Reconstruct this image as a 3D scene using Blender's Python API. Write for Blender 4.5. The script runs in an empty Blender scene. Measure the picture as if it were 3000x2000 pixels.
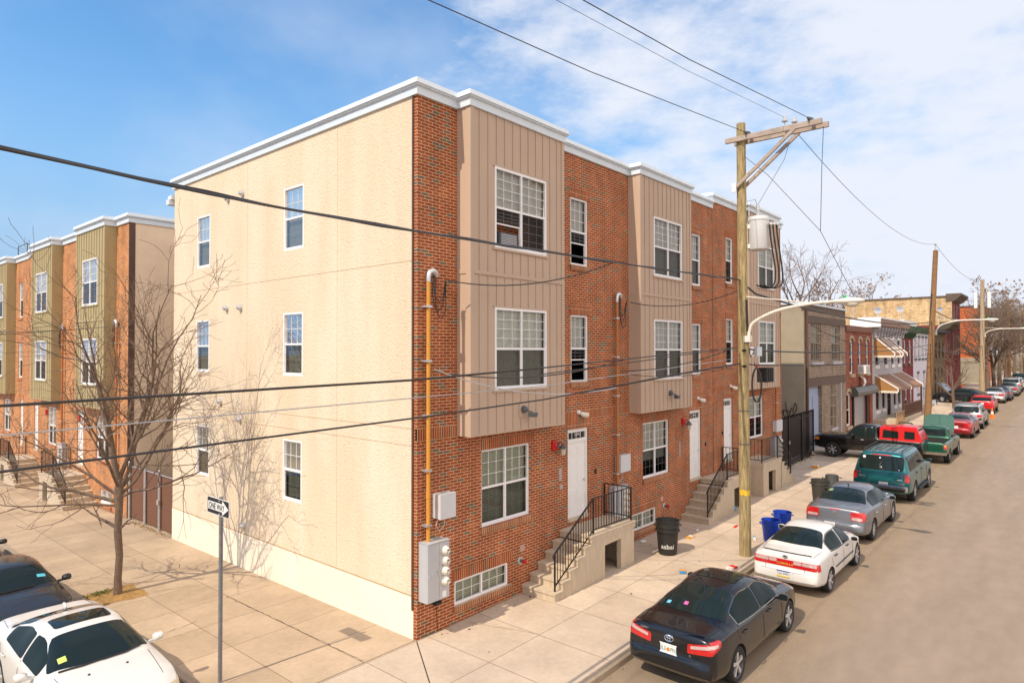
import bpy, bmesh, math, random
from math import sin, cos, pi, radians, sqrt, atan2
from mathutils import Vector, Matrix
from mathutils.bvhtree import BVHTree
S = bpy.context.scene
COL = S.collection
# ---------------- camera ----------------
cam = bpy.data.objects.new('camera', bpy.data.cameras.new('camera')); COL.objects.link(cam); S.camera = cam
cam.data.sensor_width = 36; cam.data.lens = 1919.9/3000*36; cam.data.clip_end = 3000; cam.data.clip_start = 0.1
YAW, PIT, ROL = radians(40.982), radians(0.959), radians(-0.062)
fw = Vector((cos(YAW)*cos(PIT), sin(YAW)*cos(PIT), sin(PIT))); rt0 = Vector((sin(YAW), -cos(YAW), 0)); up0 = rt0.cross(fw)
rt = rt0*cos(ROL)+up0*sin(ROL); up = up0*cos(ROL)-rt0*sin(ROL)
cam.matrix_world = Matrix(((rt.x, up.x, -fw.x, -9.083), (rt.y, up.y, -fw.y, -10.532), (rt.z, up.z, -fw.z, 6.0), (0, 0, 0, 1)))
# ---------------- light ----------------
SUN = Vector((-.9, .065, 1.0)).normalized()
sun = bpy.data.objects.new('sun', bpy.data.lights.new('sun', 'SUN')); COL.objects.link(sun)
sun.data.energy = 2.75; sun.data.angle = radians(.5); sun.data.color = (1, .87, .68)
sun.rotation_euler = SUN.to_track_quat('Z', 'Y').to_euler()
S.view_settings.view_transform = 'Standard'; S.view_settings.look = 'None'; S.view_settings.gamma = 1; S.view_settings.exposure = 0.6
W = bpy.data.worlds.new('World'); S.world = W; W.use_nodes = True
def world():
    n = W.node_tree.nodes; l = W.node_tree.links; n.clear()
    out = n.new('ShaderNodeOutputWorld'); bg = n.new('ShaderNodeBackground'); l.new(bg.outputs[0], out.inputs[0])
    sky = n.new('ShaderNodeTexSky'); sky.sky_type = 'NISHITA'; sky.sun_disc = False
    sky.sun_elevation = math.asin(SUN.z); sky.sun_rotation = atan2(SUN.x, SUN.y); sky.air_density = 1.3; sky.dust_density = .3; sky.ozone_density = 3
    tc = n.new('ShaderNodeTexCoord'); gen = tc.outputs['Generated']
    hs = n.new('ShaderNodeHueSaturation'); hs.inputs['Saturation'].default_value = 1.25; hs.inputs['Value'].default_value = 1.0
    l.new(sky.outputs[0], hs.inputs['Color'])
    def noise(scale, det, rough, st, off):
        mp = n.new('ShaderNodeMapping'); mp.inputs['Scale'].default_value = st; mp.inputs['Location'].default_value = off
        l.new(gen, mp.inputs[0]); t = n.new('ShaderNodeTexNoise'); t.inputs['Scale'].default_value = scale; t.inputs['Detail'].default_value = det; t.inputs['Roughness'].default_value = rough
        l.new(mp.outputs[0], t.inputs['Vector']); return t.outputs['Fac']
    def M(op, a, b=None, c=None):
        m = n.new('ShaderNodeMath'); m.operation = op
        for i, v in enumerate((a, b, c)):
            if v is None: continue
            if isinstance(v, (int, float)): m.inputs[i].default_value = v
            else: l.new(v, m.inputs[i])
        return m.outputs[0]
    def dot(d):
        v = n.new('ShaderNodeVectorMath'); v.operation = 'DOT_PRODUCT'; l.new(gen, v.inputs[0]); v.inputs[1].default_value = Vector(d).normalized(); return v.outputs['Value']
    # a bank of thin bright cloud lies over the street's far end, clear blue to the north
    c1 = noise(2.2, 7, .6, (1, 1, 2.2), (3.1, .4, 0)); c2 = noise(6, 8, .62, (1, 1, 2.6), (0, 1.7, 2))
    bank = dot((1, -.12, .42)); clear = dot((.25, .95, .35))
    f = M('MULTIPLY_ADD', c1, 4.2, -1.98); f = M('ADD', f, M('MULTIPLY_ADD', c2, 1.5, -.78))
    b = M('MULTIPLY_ADD', bank, 2.6, -1.85); back = M('MULTIPLY_ADD', dot((-.25, -1, .25)), 1.6, -.2); f = M('ADD', f, M('MAXIMUM', b, back)); f = M('SUBTRACT', f, M('MAXIMUM', M('MULTIPLY_ADD', clear, .95, -.72), 0))  # back: unseen cloud cover behind the camera, added as neutral fill
    sep = n.new('ShaderNodeSeparateXYZ'); l.new(gen, sep.inputs[0])
    hz = M('MULTIPLY_ADD', sep.outputs['Z'], -1.0, .36); f = M('ADD', f, hz)
    mr = n.new('ShaderNodeMapRange'); mr.interpolation_type = 'SMOOTHSTEP'; mr.inputs['From Min'].default_value = -.25; mr.inputs['From Max'].default_value = .95; l.new(f, mr.inputs['Value'])
    mx0 = n.new('ShaderNodeMix'); mx0.data_type = 'RGBA'; low = n.new('ShaderNodeMapRange'); low.interpolation_type = 'SMOOTHSTEP'; low.inputs['From Min'].default_value = .42; low.inputs['From Max'].default_value = -.02; l.new(sep.outputs['Z'], low.inputs['Value']); l.new(low.outputs[0], mx0.inputs['Factor']); mx0.inputs['B'].default_value = (1.4, 2.4, 4.0, 1)
    mix = n.new('ShaderNodeMix'); mix.data_type = 'RGBA'; l.new(M('MULTIPLY', mr.outputs[0], .96), mix.inputs['Factor']); l.new(hs.outputs[0], mx0.inputs['A']); l.new(mx0.outputs['Result'], mix.inputs['A'])
    mix.inputs['B'].default_value = (4.35, 4.55, 5.05, 1)
    veil = noise(2.6, 5, .5, (1, 1, 1.6), (5, 2, 1)); vm = n.new('ShaderNodeMapRange'); vm.interpolation_type = 'SMOOTHSTEP'; vm.inputs['From Min'].default_value = .38; vm.inputs['From Max'].default_value = .72; vm.inputs['To Max'].default_value = .42; l.new(veil, vm.inputs['Value'])
    l.new(M('MAXIMUM', M('MULTIPLY', mr.outputs[0], .96), vm.outputs[0]), mix.inputs['Factor'])
    # added fill: unseen sky behind the camera brightened and warmed to lift shaded fronts
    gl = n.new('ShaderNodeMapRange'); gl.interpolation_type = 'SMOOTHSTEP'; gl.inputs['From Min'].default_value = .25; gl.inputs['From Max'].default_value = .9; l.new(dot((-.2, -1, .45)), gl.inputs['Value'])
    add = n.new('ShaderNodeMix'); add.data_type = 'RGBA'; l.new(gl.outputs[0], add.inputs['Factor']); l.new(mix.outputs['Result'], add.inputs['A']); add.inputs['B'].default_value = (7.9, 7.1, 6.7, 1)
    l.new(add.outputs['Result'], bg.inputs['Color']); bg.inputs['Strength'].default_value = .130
world()
# ---------------- terrain ----------------
def gz(x, y=0):
    return .017*max(x, 0) - .011*min(max(y, 0), 60)*(1 if x < 2 else 0)
KD = .13
# ---------------- mesh helper ----------------
def smoothpts(P, k=4):
    P = [Vector(p) for p in P]; out = []
    for i in range(len(P)-1):
        p0, p1, p2, p3 = P[max(i-1, 0)], P[i], P[i+1], P[min(i+2, len(P)-1)]
        for j in range(k): u = j/k; out.append(.5*((2*p1)+(p2-p0)*u+(2*p0-5*p1+4*p2-p3)*u*u+(3*p1-p0-3*p2+p3)*u**3))
    return out+[P[-1]]
class MB:
    def __init__(s): s.v = []; s.f = []; s.m = []; s.mi = 0
    def add(s, vs, fs):
        b = len(s.v); s.v += [tuple(v) for v in vs]; s.f += [tuple(b+i for i in f) for f in fs]; s.m += [s.mi]*len(fs); return s
    def box(s, x0, x1, y0, y1, z0, z1):
        if x0 > x1: x0, x1 = x1, x0
        if y0 > y1: y0, y1 = y1, y0
        if z0 > z1: z0, z1 = z1, z0
        return s.add([(x0,y0,z0),(x1,y0,z0),(x1,y1,z0),(x0,y1,z0),(x0,y0,z1),(x1,y0,z1),(x1,y1,z1),(x0,y1,z1)],
                     [(0,3,2,1),(4,5,6,7),(0,1,5,4),(1,2,6,5),(2,3,7,6),(3,0,4,7)])
    def bar(s, p, q, w, h=None, up=(0,0,1)):
        p = Vector(p); q = Vector(q); h = h or w; d = (q-p).normalized(); u = Vector(up)
        if abs(d.dot(u)) > .98: u = Vector((0,1,0)) if abs(d.y) < .9 else Vector((1,0,0))
        a = d.cross(u).normalized(); b = a.cross(d); vs = []
        for o in (p, q):
            for i, j in ((-1,-1),(1,-1),(1,1),(-1,1)): vs.append(o+a*(i*w/2)+b*(j*h/2))
        return s.add(vs, [(0,3,2,1),(4,5,6,7),(0,1,5,4),(1,2,6,5),(2,3,7,6),(3,0,4,7)])
    def tube(s, pts, r, n=8, cap=True):
        pts = [Vector(p) for p in pts]; k = len(pts); rs = r if isinstance(r, (list, tuple)) else [r]*k
        vs = []; a = None
        for i, p in enumerate(pts):
            d = (pts[min(i+1, k-1)]-pts[max(i-1, 0)]).normalized()
            if a is None:
                a = d.orthogonal().normalized()
            else:
                a = (a-d*a.dot(d)); a = a.normalized() if a.length > 1e-6 else d.orthogonal().normalized()
            b = d.cross(a)
            for j in range(n): t = 2*pi*j/n; vs.append(p+(a*cos(t)+b*sin(t))*rs[i])
        fs = [(i*n+j, i*n+(j+1)%n, (i+1)*n+(j+1)%n, (i+1)*n+j) for i in range(k-1) for j in range(n)]
        if cap: fs += [tuple(reversed(range(n))), tuple((k-1)*n+j for j in range(n))]
        return s.add(vs, fs)
    def cyl(s, p, q, r, n=16, r2=None): return s.tube([p, q], [r, r if r2 is None else r2], n)
    def lathe(s, prof, n=24, c=(0,0,0), axis='z'):
        vs = []
        for r, h in prof:
            for j in range(n):
                t = 2*pi*j/n; x, y = r*cos(t), r*sin(t)
                v = (x, y, h) if axis == 'z' else ((x, h, y) if axis == 'y' else (h, x, y))
                vs.append((v[0]+c[0], v[1]+c[1], v[2]+c[2]))
        k = len(prof); fs = [(i*n+j, i*n+(j+1)%n, (i+1)*n+(j+1)%n, (i+1)*n+j) for i in range(k-1) for j in range(n)]
        return s.add(vs, fs)
    def prism(s, poly, h0, h1, ax='z'):
        def p3(a, b, h): return {'z': (a,b,h), 'y': (a,h,b), 'x': (h,a,b)}[ax]
        n = len(poly); vs = [p3(a,b,h0) for a,b in poly]+[p3(a,b,h1) for a,b in poly]
        return s.add(vs, [tuple(reversed(range(n))), tuple(range(n,2*n))]+[(i,(i+1)%n,(i+1)%n+n,i+n) for i in range(n)])
    def ball(s, c, r, n=12, m=8, sc=(1,1,1)):
        prof = [(max(r*sin(pi*i/m), 1e-4), -r*cos(pi*i/m)) for i in range(m+1)]
        t = MB().lathe(prof, n); return s.add([(x*sc[0]+c[0], y*sc[1]+c[1], z*sc[2]+c[2]) for x,y,z in t.v], t.f)
    def xf(s, mat):
        s.v = [tuple(mat @ Vector(v)) for v in s.v]; return s
    def build(s, name, mat, parent=None, local=False, smooth=0, norm=True):
        me = bpy.data.meshes.new(name); o = bpy.data.objects.new(name, me); COL.objects.link(o)
        vs = s.v
        if parent:
            o.parent = parent
            if not local:
                w = Vector((0,0,0)); q = parent
                while q: w += q.location; q = q.parent
                vs = [(v[0]-w.x, v[1]-w.y, v[2]-w.z) for v in vs]
        me.from_pydata(vs, [], s.f)
        for m in (mat if isinstance(mat, (list, tuple)) else [mat]): me.materials.append(m)
        if any(s.m): me.polygons.foreach_set('material_index', s.m)
        if norm:
            bm = bmesh.new(); bm.from_mesh(me); bmesh.ops.recalc_face_normals(bm, faces=bm.faces); bm.to_mesh(me); bm.free()
        if smooth:
            me.polygons.foreach_set('use_smooth', [True]*len(me.polygons))
            if smooth != 180: me.set_sharp_from_angle(angle=radians(smooth))
        me.update(); return o
def thing(name, label, cat, loc=(0,0,0), rz=0, group=None):
    o = bpy.data.objects.new(name, None); COL.objects.link(o); o.location = loc; o.rotation_euler = (0,0,rz); o.empty_display_size = .2
    tag(o, label, cat, group); return o
def tag(o, label=None, cat=None, group=None, kind=None):
    if label: o['label'] = label
    if cat: o['category'] = cat
    if group: o['group'] = group
    if kind: o['kind'] = kind
    return o
def dup(root, loc, rz=None, label=None, group=None, scale=None):
    r = root.copy(); COL.objects.link(r); r.location = loc
    if rz is not None: r.rotation_euler = (0,0,rz)
    if scale: r.scale = (scale,)*3
    if label: r['label'] = label
    if group: r['group'] = group
    for ch in root.children:
        c = ch.copy(); COL.objects.link(c); c.parent = r
        for g in ch.children:
            d = g.copy(); COL.objects.link(d); d.parent = c
    return r
# ---------------- materials ----------------
def newmat(name):
    m = bpy.data.materials.new(name); m.use_nodes = True; n = m.node_tree.nodes; return m, n, m.node_tree.links, n['Principled BSDF']
def rgba(c): return (c[0], c[1], c[2], 1)
def scl(c, k): return (c[0]*k, c[1]*k, c[2]*k, 1)
def mat(name, col, rough=.6, metal=0, var=.12, scale=6, bump=0, bscale=60, coat=0, spec=.5, obj=True, stretch=(1,1,1)):
    m, n, l, p = newmat(name); p.inputs['Roughness'].default_value = rough; p.inputs['Metallic'].default_value = metal; p.inputs['Specular IOR Level'].default_value = spec
    if coat: p.inputs['Coat Weight'].default_value = coat; p.inputs['Coat Roughness'].default_value = .03
    tc = n.new('ShaderNodeTexCoord'); mp = n.new('ShaderNodeMapping'); mp.inputs['Scale'].default_value = stretch
    if obj: l.new(tc.outputs['Object'], mp.inputs[0])
    else: g = n.new('ShaderNodeNewGeometry'); l.new(g.outputs['Position'], mp.inputs[0])
    t = n.new('ShaderNodeTexNoise'); t.inputs['Scale'].default_value = scale; t.inputs['Detail'].default_value = 6; t.inputs['Roughness'].default_value = .65; l.new(mp.outputs[0], t.inputs['Vector'])
    r = n.new('ShaderNodeValToRGB'); r.color_ramp.elements[0].position = .3; r.color_ramp.elements[1].position = .7
    r.color_ramp.elements[0].color = scl(col, 1-var); r.color_ramp.elements[1].color = scl(col, 1+var); l.new(t.outputs['Fac'], r.inputs['Fac']); l.new(r.outputs[0], p.inputs['Base Color'])
    if bump:
        b = n.new('ShaderNodeBump'); b.inputs['Strength'].default_value = bump; b.inputs['Distance'].default_value = .02
        t2 = n.new('ShaderNodeTexNoise'); t2.inputs['Scale'].default_value = bscale; t2.inputs['Detail'].default_value = 4; l.new(mp.outputs[0], t2.inputs['Vector']); l.new(t2.outputs['Fac'], b.inputs['Height']); l.new(b.outputs[0], p.inputs['Normal'])
    return m
def brickmat(name, stops, mortar, bw=.213, bh=.0677, ms=.013, soldier=False, dirt=.25, offset=.5):
    m, n, l, p = newmat(name); p.inputs['Roughness'].default_value = .85; p.inputs['Specular IOR Level'].default_value = .2
    g = n.new('ShaderNodeNewGeometry'); s = n.new('ShaderNodeSeparateXYZ'); l.new(g.outputs['Position'], s.inputs[0])
    a = n.new('ShaderNodeMath'); a.operation = 'ADD'; l.new(s.outputs[0], a.inputs[0]); l.new(s.outputs[1], a.inputs[1])
    c = n.new('ShaderNodeCombineXYZ')
    if soldier: l.new(a.outputs[0], c.inputs[1]); l.new(s.outputs[2], c.inputs[0])
    else: l.new(a.outputs[0], c.inputs[0]); l.new(s.outputs[2], c.inputs[1])
    b = n.new('ShaderNodeTexBrick'); l.new(c.outputs[0], b.inputs['Vector']); b.inputs['Scale'].default_value = 1; b.inputs['Mortar Size'].default_value = ms/2; b.inputs['Mortar Smooth'].default_value = .1
    b.inputs['Brick Width'].default_value = bw if not soldier else .4; b.inputs['Row Height'].default_value = bh; b.offset = 0 if soldier else offset
    b.inputs['Color1'].default_value = (0,0,0,1); b.inputs['Color2'].default_value = (1,1,1,1); b.inputs['Mortar'].default_value = (.5,.5,.5,1)
    r = n.new('ShaderNodeValToRGB'); r.color_ramp.interpolation = 'LINEAR'
    while len(r.color_ramp.elements) < len(stops): r.color_ramp.elements.new(.5)
    for e, (pos, col) in zip(r.color_ramp.elements, stops): e.position = pos; e.color = rgba(col)
    l.new(b.outputs['Color'], r.inputs['Fac'])
    t = n.new('ShaderNodeTexNoise'); t.inputs['Scale'].default_value = 1.3; t.inputs['Detail'].default_value = 8; t.inputs['Roughness'].default_value = .7; l.new(g.outputs['Position'], t.inputs['Vector'])
    mr = n.new('ShaderNodeMapRange'); mr.inputs['From Min'].default_value = .3; mr.inputs['From Max'].default_value = .7; mr.inputs['To Min'].default_value = 1-dirt; mr.inputs['To Max'].default_value = 1+dirt; l.new(t.outputs['Fac'], mr.inputs['Value'])
    mx = n.new('ShaderNodeMix'); mx.data_type = 'RGBA'; l.new(b.outputs['Fac'], mx.inputs['Factor']); l.new(r.outputs[0], mx.inputs['A']); mx.inputs['B'].default_value = rgba(mortar)
    sm = n.new('ShaderNodeMapping'); sm.inputs['Scale'].default_value = (3, 3, .3); l.new(g.outputs['Position'], sm.inputs[0]); st = n.new('ShaderNodeTexNoise'); st.inputs['Scale'].default_value = 1.1; st.inputs['Detail'].default_value = 6; l.new(sm.outputs[0], st.inputs['Vector'])
    sr = n.new('ShaderNodeMapRange'); sr.inputs['From Min'].default_value = .3; sr.inputs['From Max'].default_value = .7; sr.inputs['To Min'].default_value = .86; sr.inputs['To Max'].default_value = 1.1; l.new(st.outputs['Fac'], sr.inputs['Value']); pm = n.new('ShaderNodeMath'); pm.operation = 'MULTIPLY'; l.new(mr.outputs[0], pm.inputs[0]); l.new(sr.outputs[0], pm.inputs[1])
    mu = n.new('ShaderNodeMix'); mu.data_type = 'RGBA'; mu.blend_type = 'MULTIPLY'; mu.inputs['Factor'].default_value = 1; l.new(mx.outputs['Result'], mu.inputs['A']); l.new(pm.outputs[0], mu.inputs['B'])
    l.new(mu.outputs['Result'], p.inputs['Base Color'])
    bp = n.new('ShaderNodeBump'); bp.invert = True; bp.inputs['Strength'].default_value = .5; bp.inputs['Distance'].default_value = .01; l.new(b.outputs['Fac'], bp.inputs['Height']); l.new(bp.outputs[0], p.inputs['Normal'])
    return m
RED = [(0, (.17,.125,.085)), (.085, (.16,.115,.075)), (.10, (.255,.058,.018)), (.5, (.345,.08,.024)), (.8, (.285,.062,.018)), (1, (.40,.115,.037))]
B_MAIN = brickmat('red_brick', RED, (.60,.44,.29))
B_SOLD = brickmat('red_soldier_brick', RED, (.58,.40,.25), soldier=True)
B_SILL = brickmat('sill_brick', [(0, (.28,.10,.04)), (1, (.38,.15,.06))], (.5,.40,.3), soldier=True)
B_LEFT = brickmat('orange_brick', [(0, (.28,.16,.10)), (.06, (.28,.15,.09)), (.08, (.42,.145,.036)), (1, (.54,.205,.055))], (.62,.50,.38))
B_BROWN = brickmat('brown_brick', [(0, (.05,.03,.025)), (.5, (.11,.06,.045)), (1, (.17,.10,.07))], (.42,.34,.26), bw=.26, bh=.105, ms=.05)
B_RED2 = brickmat('old_red_brick', [(0, (.20,.05,.03)), (1, (.33,.085,.05))], (.30,.15,.10), bw=.22, bh=.09, ms=.02)
B_YEL = brickmat('yellow_brick', [(0, (.40,.24,.11)), (.55, (.60,.40,.20)), (.82, (.64,.45,.24)), (1, (.38,.12,.06))], (.6,.46,.28), ms=.02, dirt=.35)
B_MAR = brickmat('maroon_brick', [(0, (.16,.03,.035)), (1, (.24,.05,.05))], (.2,.06,.06), ms=.01)
B_BASE = brickmat('tan_brick', [(0, (.42,.22,.09)), (1, (.58,.36,.16))], (.6,.42,.25), bw=.3, bh=.12, ms=.04)
def stucco():
    m, n, l, p = newmat('cream_stucco'); p.inputs['Roughness'].default_value = .9; p.inputs['Specular IOR Level'].default_value = .1
    g = n.new('ShaderNodeNewGeometry'); mp = n.new('ShaderNodeMapping'); mp.inputs['Scale'].default_value = (1, .8, 1.15); l.new(g.outputs['Position'], mp.inputs[0])
    t = n.new('ShaderNodeTexNoise'); t.inputs['Scale'].default_value = 17; t.inputs['Detail'].default_value = 6; t.inputs['Roughness'].default_value = .7; t.inputs['Distortion'].default_value = .6; l.new(mp.outputs[0], t.inputs['Vector'])
    b = n.new('ShaderNodeBump'); b.inputs['Strength'].default_value = .85; b.inputs['Distance'].default_value = .03; l.new(t.outputs['Fac'], b.inputs['Height']); l.new(b.outputs[0], p.inputs['Normal'])
    m2 = n.new('ShaderNodeMapping'); m2.inputs['Scale'].default_value = (1, 1.2, .25); l.new(g.outputs['Position'], m2.inputs[0])
    t2 = n.new('ShaderNodeTexNoise'); t2.inputs['Scale'].default_value = .9; t2.inputs['Detail'].default_value = 7; l.new(m2.outputs[0], t2.inputs['Vector'])
    r = n.new('ShaderNodeValToRGB'); r.color_ramp.elements[0].position = .3; r.color_ramp.elements[1].position = .75; r.color_ramp.elements[0].color = (.72,.58,.42,1); r.color_ramp.elements[1].color = (.82,.69,.535,1)
    fl = n.new('ShaderNodeMapRange'); fl.inputs['From Min'].default_value = .30; fl.inputs['From Max'].default_value = .46; fl.inputs['To Min'].default_value = .80; fl.inputs['To Max'].default_value = 1.0; l.new(t.outputs['Fac'], fl.inputs['Value'])   # grime sits in the pits of the trowelled coat
    mu = n.new('ShaderNodeMix'); mu.data_type = 'RGBA'; mu.blend_type = 'MULTIPLY'; mu.inputs['Factor'].default_value = 1; l.new(t2.outputs['Fac'], r.inputs['Fac']); l.new(r.outputs[0], mu.inputs['A']); l.new(fl.outputs[0], mu.inputs['B']); l.new(mu.outputs['Result'], p.inputs['Base Color']); return m
M_STUC = stucco()
def slabmat(name, c1, c2, bw, bh, ox, oy, joint):
    m, n, l, p = newmat(name); p.inputs['Roughness'].default_value = .9; p.inputs['Specular IOR Level'].default_value = .2
    g = n.new('ShaderNodeNewGeometry'); mp = n.new('ShaderNodeMapping'); mp.inputs['Location'].default_value = (ox, oy, 0); l.new(g.outputs['Position'], mp.inputs[0])
    b = n.new('ShaderNodeTexBrick'); b.offset = 0; b.inputs['Scale'].default_value = 1; b.inputs['Brick Width'].default_value = bw; b.inputs['Row Height'].default_value = bh; b.inputs['Mortar Size'].default_value = .008; b.inputs['Mortar Smooth'].default_value = .3
    b.inputs['Color1'].default_value = (0,0,0,1); b.inputs['Color2'].default_value = (1,1,1,1); l.new(mp.outputs[0], b.inputs['Vector'])
    r = n.new('ShaderNodeValToRGB'); r.color_ramp.elements[0].color = rgba(c1); r.color_ramp.elements[1].color = rgba(c2); l.new(b.outputs['Color'], r.inputs['Fac'])
    cur = r.outputs[0]
    for sc, lo, hi, det, st in ((.7, .81, 1.12, 9, (1,1,1)), (9, .93, 1.06, 6, (1,1,1)), (160, .9, 1.08, 2, (1,1,1))):
        t = n.new('ShaderNodeTexNoise'); t.inputs['Scale'].default_value = sc; t.inputs['Detail'].default_value = det; t.inputs['Roughness'].default_value = .65; l.new(g.outputs['Position'], t.inputs['Vector'])
        mr = n.new('ShaderNodeMapRange'); mr.inputs['From Min'].default_value = .3; mr.inputs['From Max'].default_value = .7; mr.inputs['To Min'].default_value = lo; mr.inputs['To Max'].default_value = hi; l.new(t.outputs['Fac'], mr.inputs['Value'])
        mu = n.new('ShaderNodeMix'); mu.data_type = 'RGBA'; mu.blend_type = 'MULTIPLY'; mu.inputs['Factor'].default_value = 1; l.new(cur, mu.inputs['A']); l.new(mr.outputs[0], mu.inputs['B']); cur = mu.outputs['Result']
    v = n.new('ShaderNodeTexVoronoi'); v.inputs['Scale'].default_value = 1.9; v.inputs['Randomness'].default_value = 1; l.new(g.outputs['Position'], v.inputs['Vector'])
    lt = n.new('ShaderNodeMath'); lt.operation = 'LESS_THAN'; lt.inputs[1].default_value = .035; l.new(v.outputs['Distance'], lt.inputs[0])
    m5 = n.new('ShaderNodeMath'); m5.operation = 'MULTIPLY'; m5.inputs[1].default_value = .55; l.new(lt.outputs[0], m5.inputs[0])
    sp = n.new('ShaderNodeMix'); sp.data_type = 'RGBA'; l.new(m5.outputs[0], sp.inputs['Factor']); l.new(cur, sp.inputs['A']); sp.inputs['B'].default_value = (.1,.08,.06,1)
    mx = n.new('ShaderNodeMix'); mx.data_type = 'RGBA'; l.new(b.outputs['Fac'], mx.inputs['Factor']); l.new(sp.outputs['Result'], mx.inputs['A']); mx.inputs['B'].default_value = rgba(joint); l.new(mx.outputs['Result'], p.inputs['Base Color'])
    return m
M_WALK = slabmat('sidewalk_concrete', (.52,.415,.315), (.58,.47,.365), 1.55, 1.78, -.28+1.55*4, 1.79*4-.02, (.16,.11,.075))
M_WALK2 = slabmat('side_walk_concrete', (.42,.315,.215), (.50,.38,.265), 1.31, 1.42, 2.62+1.31*2, .1+1.42*4, (.15,.11,.075))
M_ROAD = mat('asphalt', (.325,.255,.198), .92, var=.06, scale=.45, bump=.25, bscale=140, obj=False, spec=.15, stretch=(.35,1,1))
def road_lane():   # the parking lane is an older, coarser strip of paving
    n = M_ROAD.node_tree.nodes; l = M_ROAD.node_tree.links; p = n['Principled BSDF']; src = p.inputs['Base Color'].links[0].from_socket
    g = n.new('ShaderNodeNewGeometry'); s = n.new('ShaderNodeSeparateXYZ'); l.new(g.outputs['Position'], s.inputs[0]); t = n.new('ShaderNodeTexNoise'); t.inputs['Scale'].default_value = 1.1; t.inputs['Detail'].default_value = 7; l.new(g.outputs['Position'], t.inputs['Vector'])
    a = n.new('ShaderNodeMath'); a.operation = 'MULTIPLY_ADD'; a.inputs[1].default_value = .9; l.new(t.outputs['Fac'], a.inputs[0]); l.new(s.outputs[1], a.inputs[2]); r = n.new('ShaderNodeMapRange'); r.interpolation_type = 'SMOOTHSTEP'; r.inputs['From Min'].default_value = -6.6; r.inputs['From Max'].default_value = -5.6; l.new(a.outputs[0], r.inputs['Value'])
    t2 = n.new('ShaderNodeTexNoise'); t2.inputs['Scale'].default_value = 80; t2.inputs['Detail'].default_value = 3; l.new(g.outputs['Position'], t2.inputs['Vector']); c = n.new('ShaderNodeValToRGB'); c.color_ramp.elements[0].position = .32; c.color_ramp.elements[1].position = .68; c.color_ramp.elements[0].color = (.24,.18,.122,1); c.color_ramp.elements[1].color = (.365,.28,.20,1); l.new(t2.outputs['Fac'], c.inputs['Fac'])
    m = n.new('ShaderNodeMix'); m.data_type = 'RGBA'; l.new(r.outputs[0], m.inputs['Factor']); l.new(src, m.inputs['A']); l.new(c.outputs[0], m.inputs['B'])
    cur = m.outputs['Result']
    for sc, lo, hi, st in ((95, .86, 1.10, (1, 1, 1)), (.9, .93, 1.05, (.25, 1.6, 1)), (3.2, .90, 1.02, (.5, 1, 1))):
        mp = n.new('ShaderNodeMapping'); mp.inputs['Scale'].default_value = st; l.new(g.outputs['Position'], mp.inputs[0]); t = n.new('ShaderNodeTexNoise'); t.inputs['Scale'].default_value = sc; t.inputs['Detail'].default_value = 5; l.new(mp.outputs[0], t.inputs['Vector']); q = n.new('ShaderNodeMapRange'); q.inputs['From Min'].default_value = .3; q.inputs['From Max'].default_value = .68; q.inputs['To Min'].default_value = lo; q.inputs['To Max'].default_value = hi; l.new(t.outputs['Fac'], q.inputs['Value'])
        mu = n.new('ShaderNodeMix'); mu.data_type = 'RGBA'; mu.blend_type = 'MULTIPLY'; mu.inputs['Factor'].default_value = 1; l.new(cur, mu.inputs['A']); l.new(q.outputs[0], mu.inputs['B']); cur = mu.outputs['Result']
    l.new(cur, p.inputs['Base Color'])
road_lane()
M_KERB = mat('kerb_concrete', (.36,.28,.20), .9, var=.15, scale=5, obj=False)
M_CONC = mat('stair_concrete', (.52,.43,.32), .9, var=.14, scale=3, obj=False, bump=.1, stretch=(3,3,.6))
M_GROUND = mat('bare_ground', (.2,.16,.11), .95, var=.2, scale=.2, obj=False)
M_WHITE = mat('white_trim', (.80,.79,.78), .45, var=.03); M_WHITEP = mat('white_vinyl', (.82,.81,.82), .35, var=.02)
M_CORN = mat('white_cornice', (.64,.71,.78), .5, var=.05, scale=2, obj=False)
M_BASEW = mat('smooth_cream_base', (.84,.755,.61), .85, var=.05, scale=1, obj=False)
M_TAN = mat('tan_siding', (.49,.365,.275), .65, var=.04, scale=1, obj=False); M_OLIVE = mat('olive_siding', (.41,.335,.18), .65, var=.05, scale=1, obj=False)
M_BROWNT = mat('brown_trim', (.10,.055,.04), .6); M_DARK = mat('dark_interior', (.015,.015,.015), .9); M_ROOF = mat('pale_roofing', (.45,.45,.45), .9)
M_SHADEST = mat('tan_stucco', (.80,.63,.46), .9, var=.08, scale=1.2, obj=False, bump=.25, bscale=25)
M_GREYST = mat('grey_stucco', (.34,.295,.22), .9, var=.12, scale=.8, obj=False)
M_GREYP = mat('grey_paint', (.42,.41,.43), .7, var=.06, obj=False, scale=1)
M_ALU = mat('bare_aluminium', (.62,.62,.63), .35, .7, var=.06); M_GALV = mat('galvanised_steel', (.5,.5,.52), .45, .6, var=.15, scale=20)
M_CAB = mat('grey_cabinet', (.47,.48,.50), .45, .1, var=.05, scale=3); M_CAB2 = mat('pale_grey_cabinet', (.62,.63,.66), .4, .1, var=.03)
M_COND = mat('orange_conduit', (.60,.27,.04), .45, var=.06); M_COND2 = mat('rust_conduit', (.42,.15,.04), .5, var=.08)
M_BLACK = mat('black_iron', (.012,.012,.014), .4, var=.2); M_RUB = mat('black_rubber', (.018,.018,.018), .75, var=.2); M_WIRE = mat('black_cable', (.04,.037,.036), .55)
M_WIREG = mat('bare_cable', (.5,.5,.5), .4, .6)
M_REDP = mat('red_plastic', (.55,.02,.02), .4); M_LAMP = mat('dark_grey_lamp', (.09,.10,.11), .5)
M_LGLASS = mat('frosted_glass', (.6,.55,.45), .15)
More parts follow.
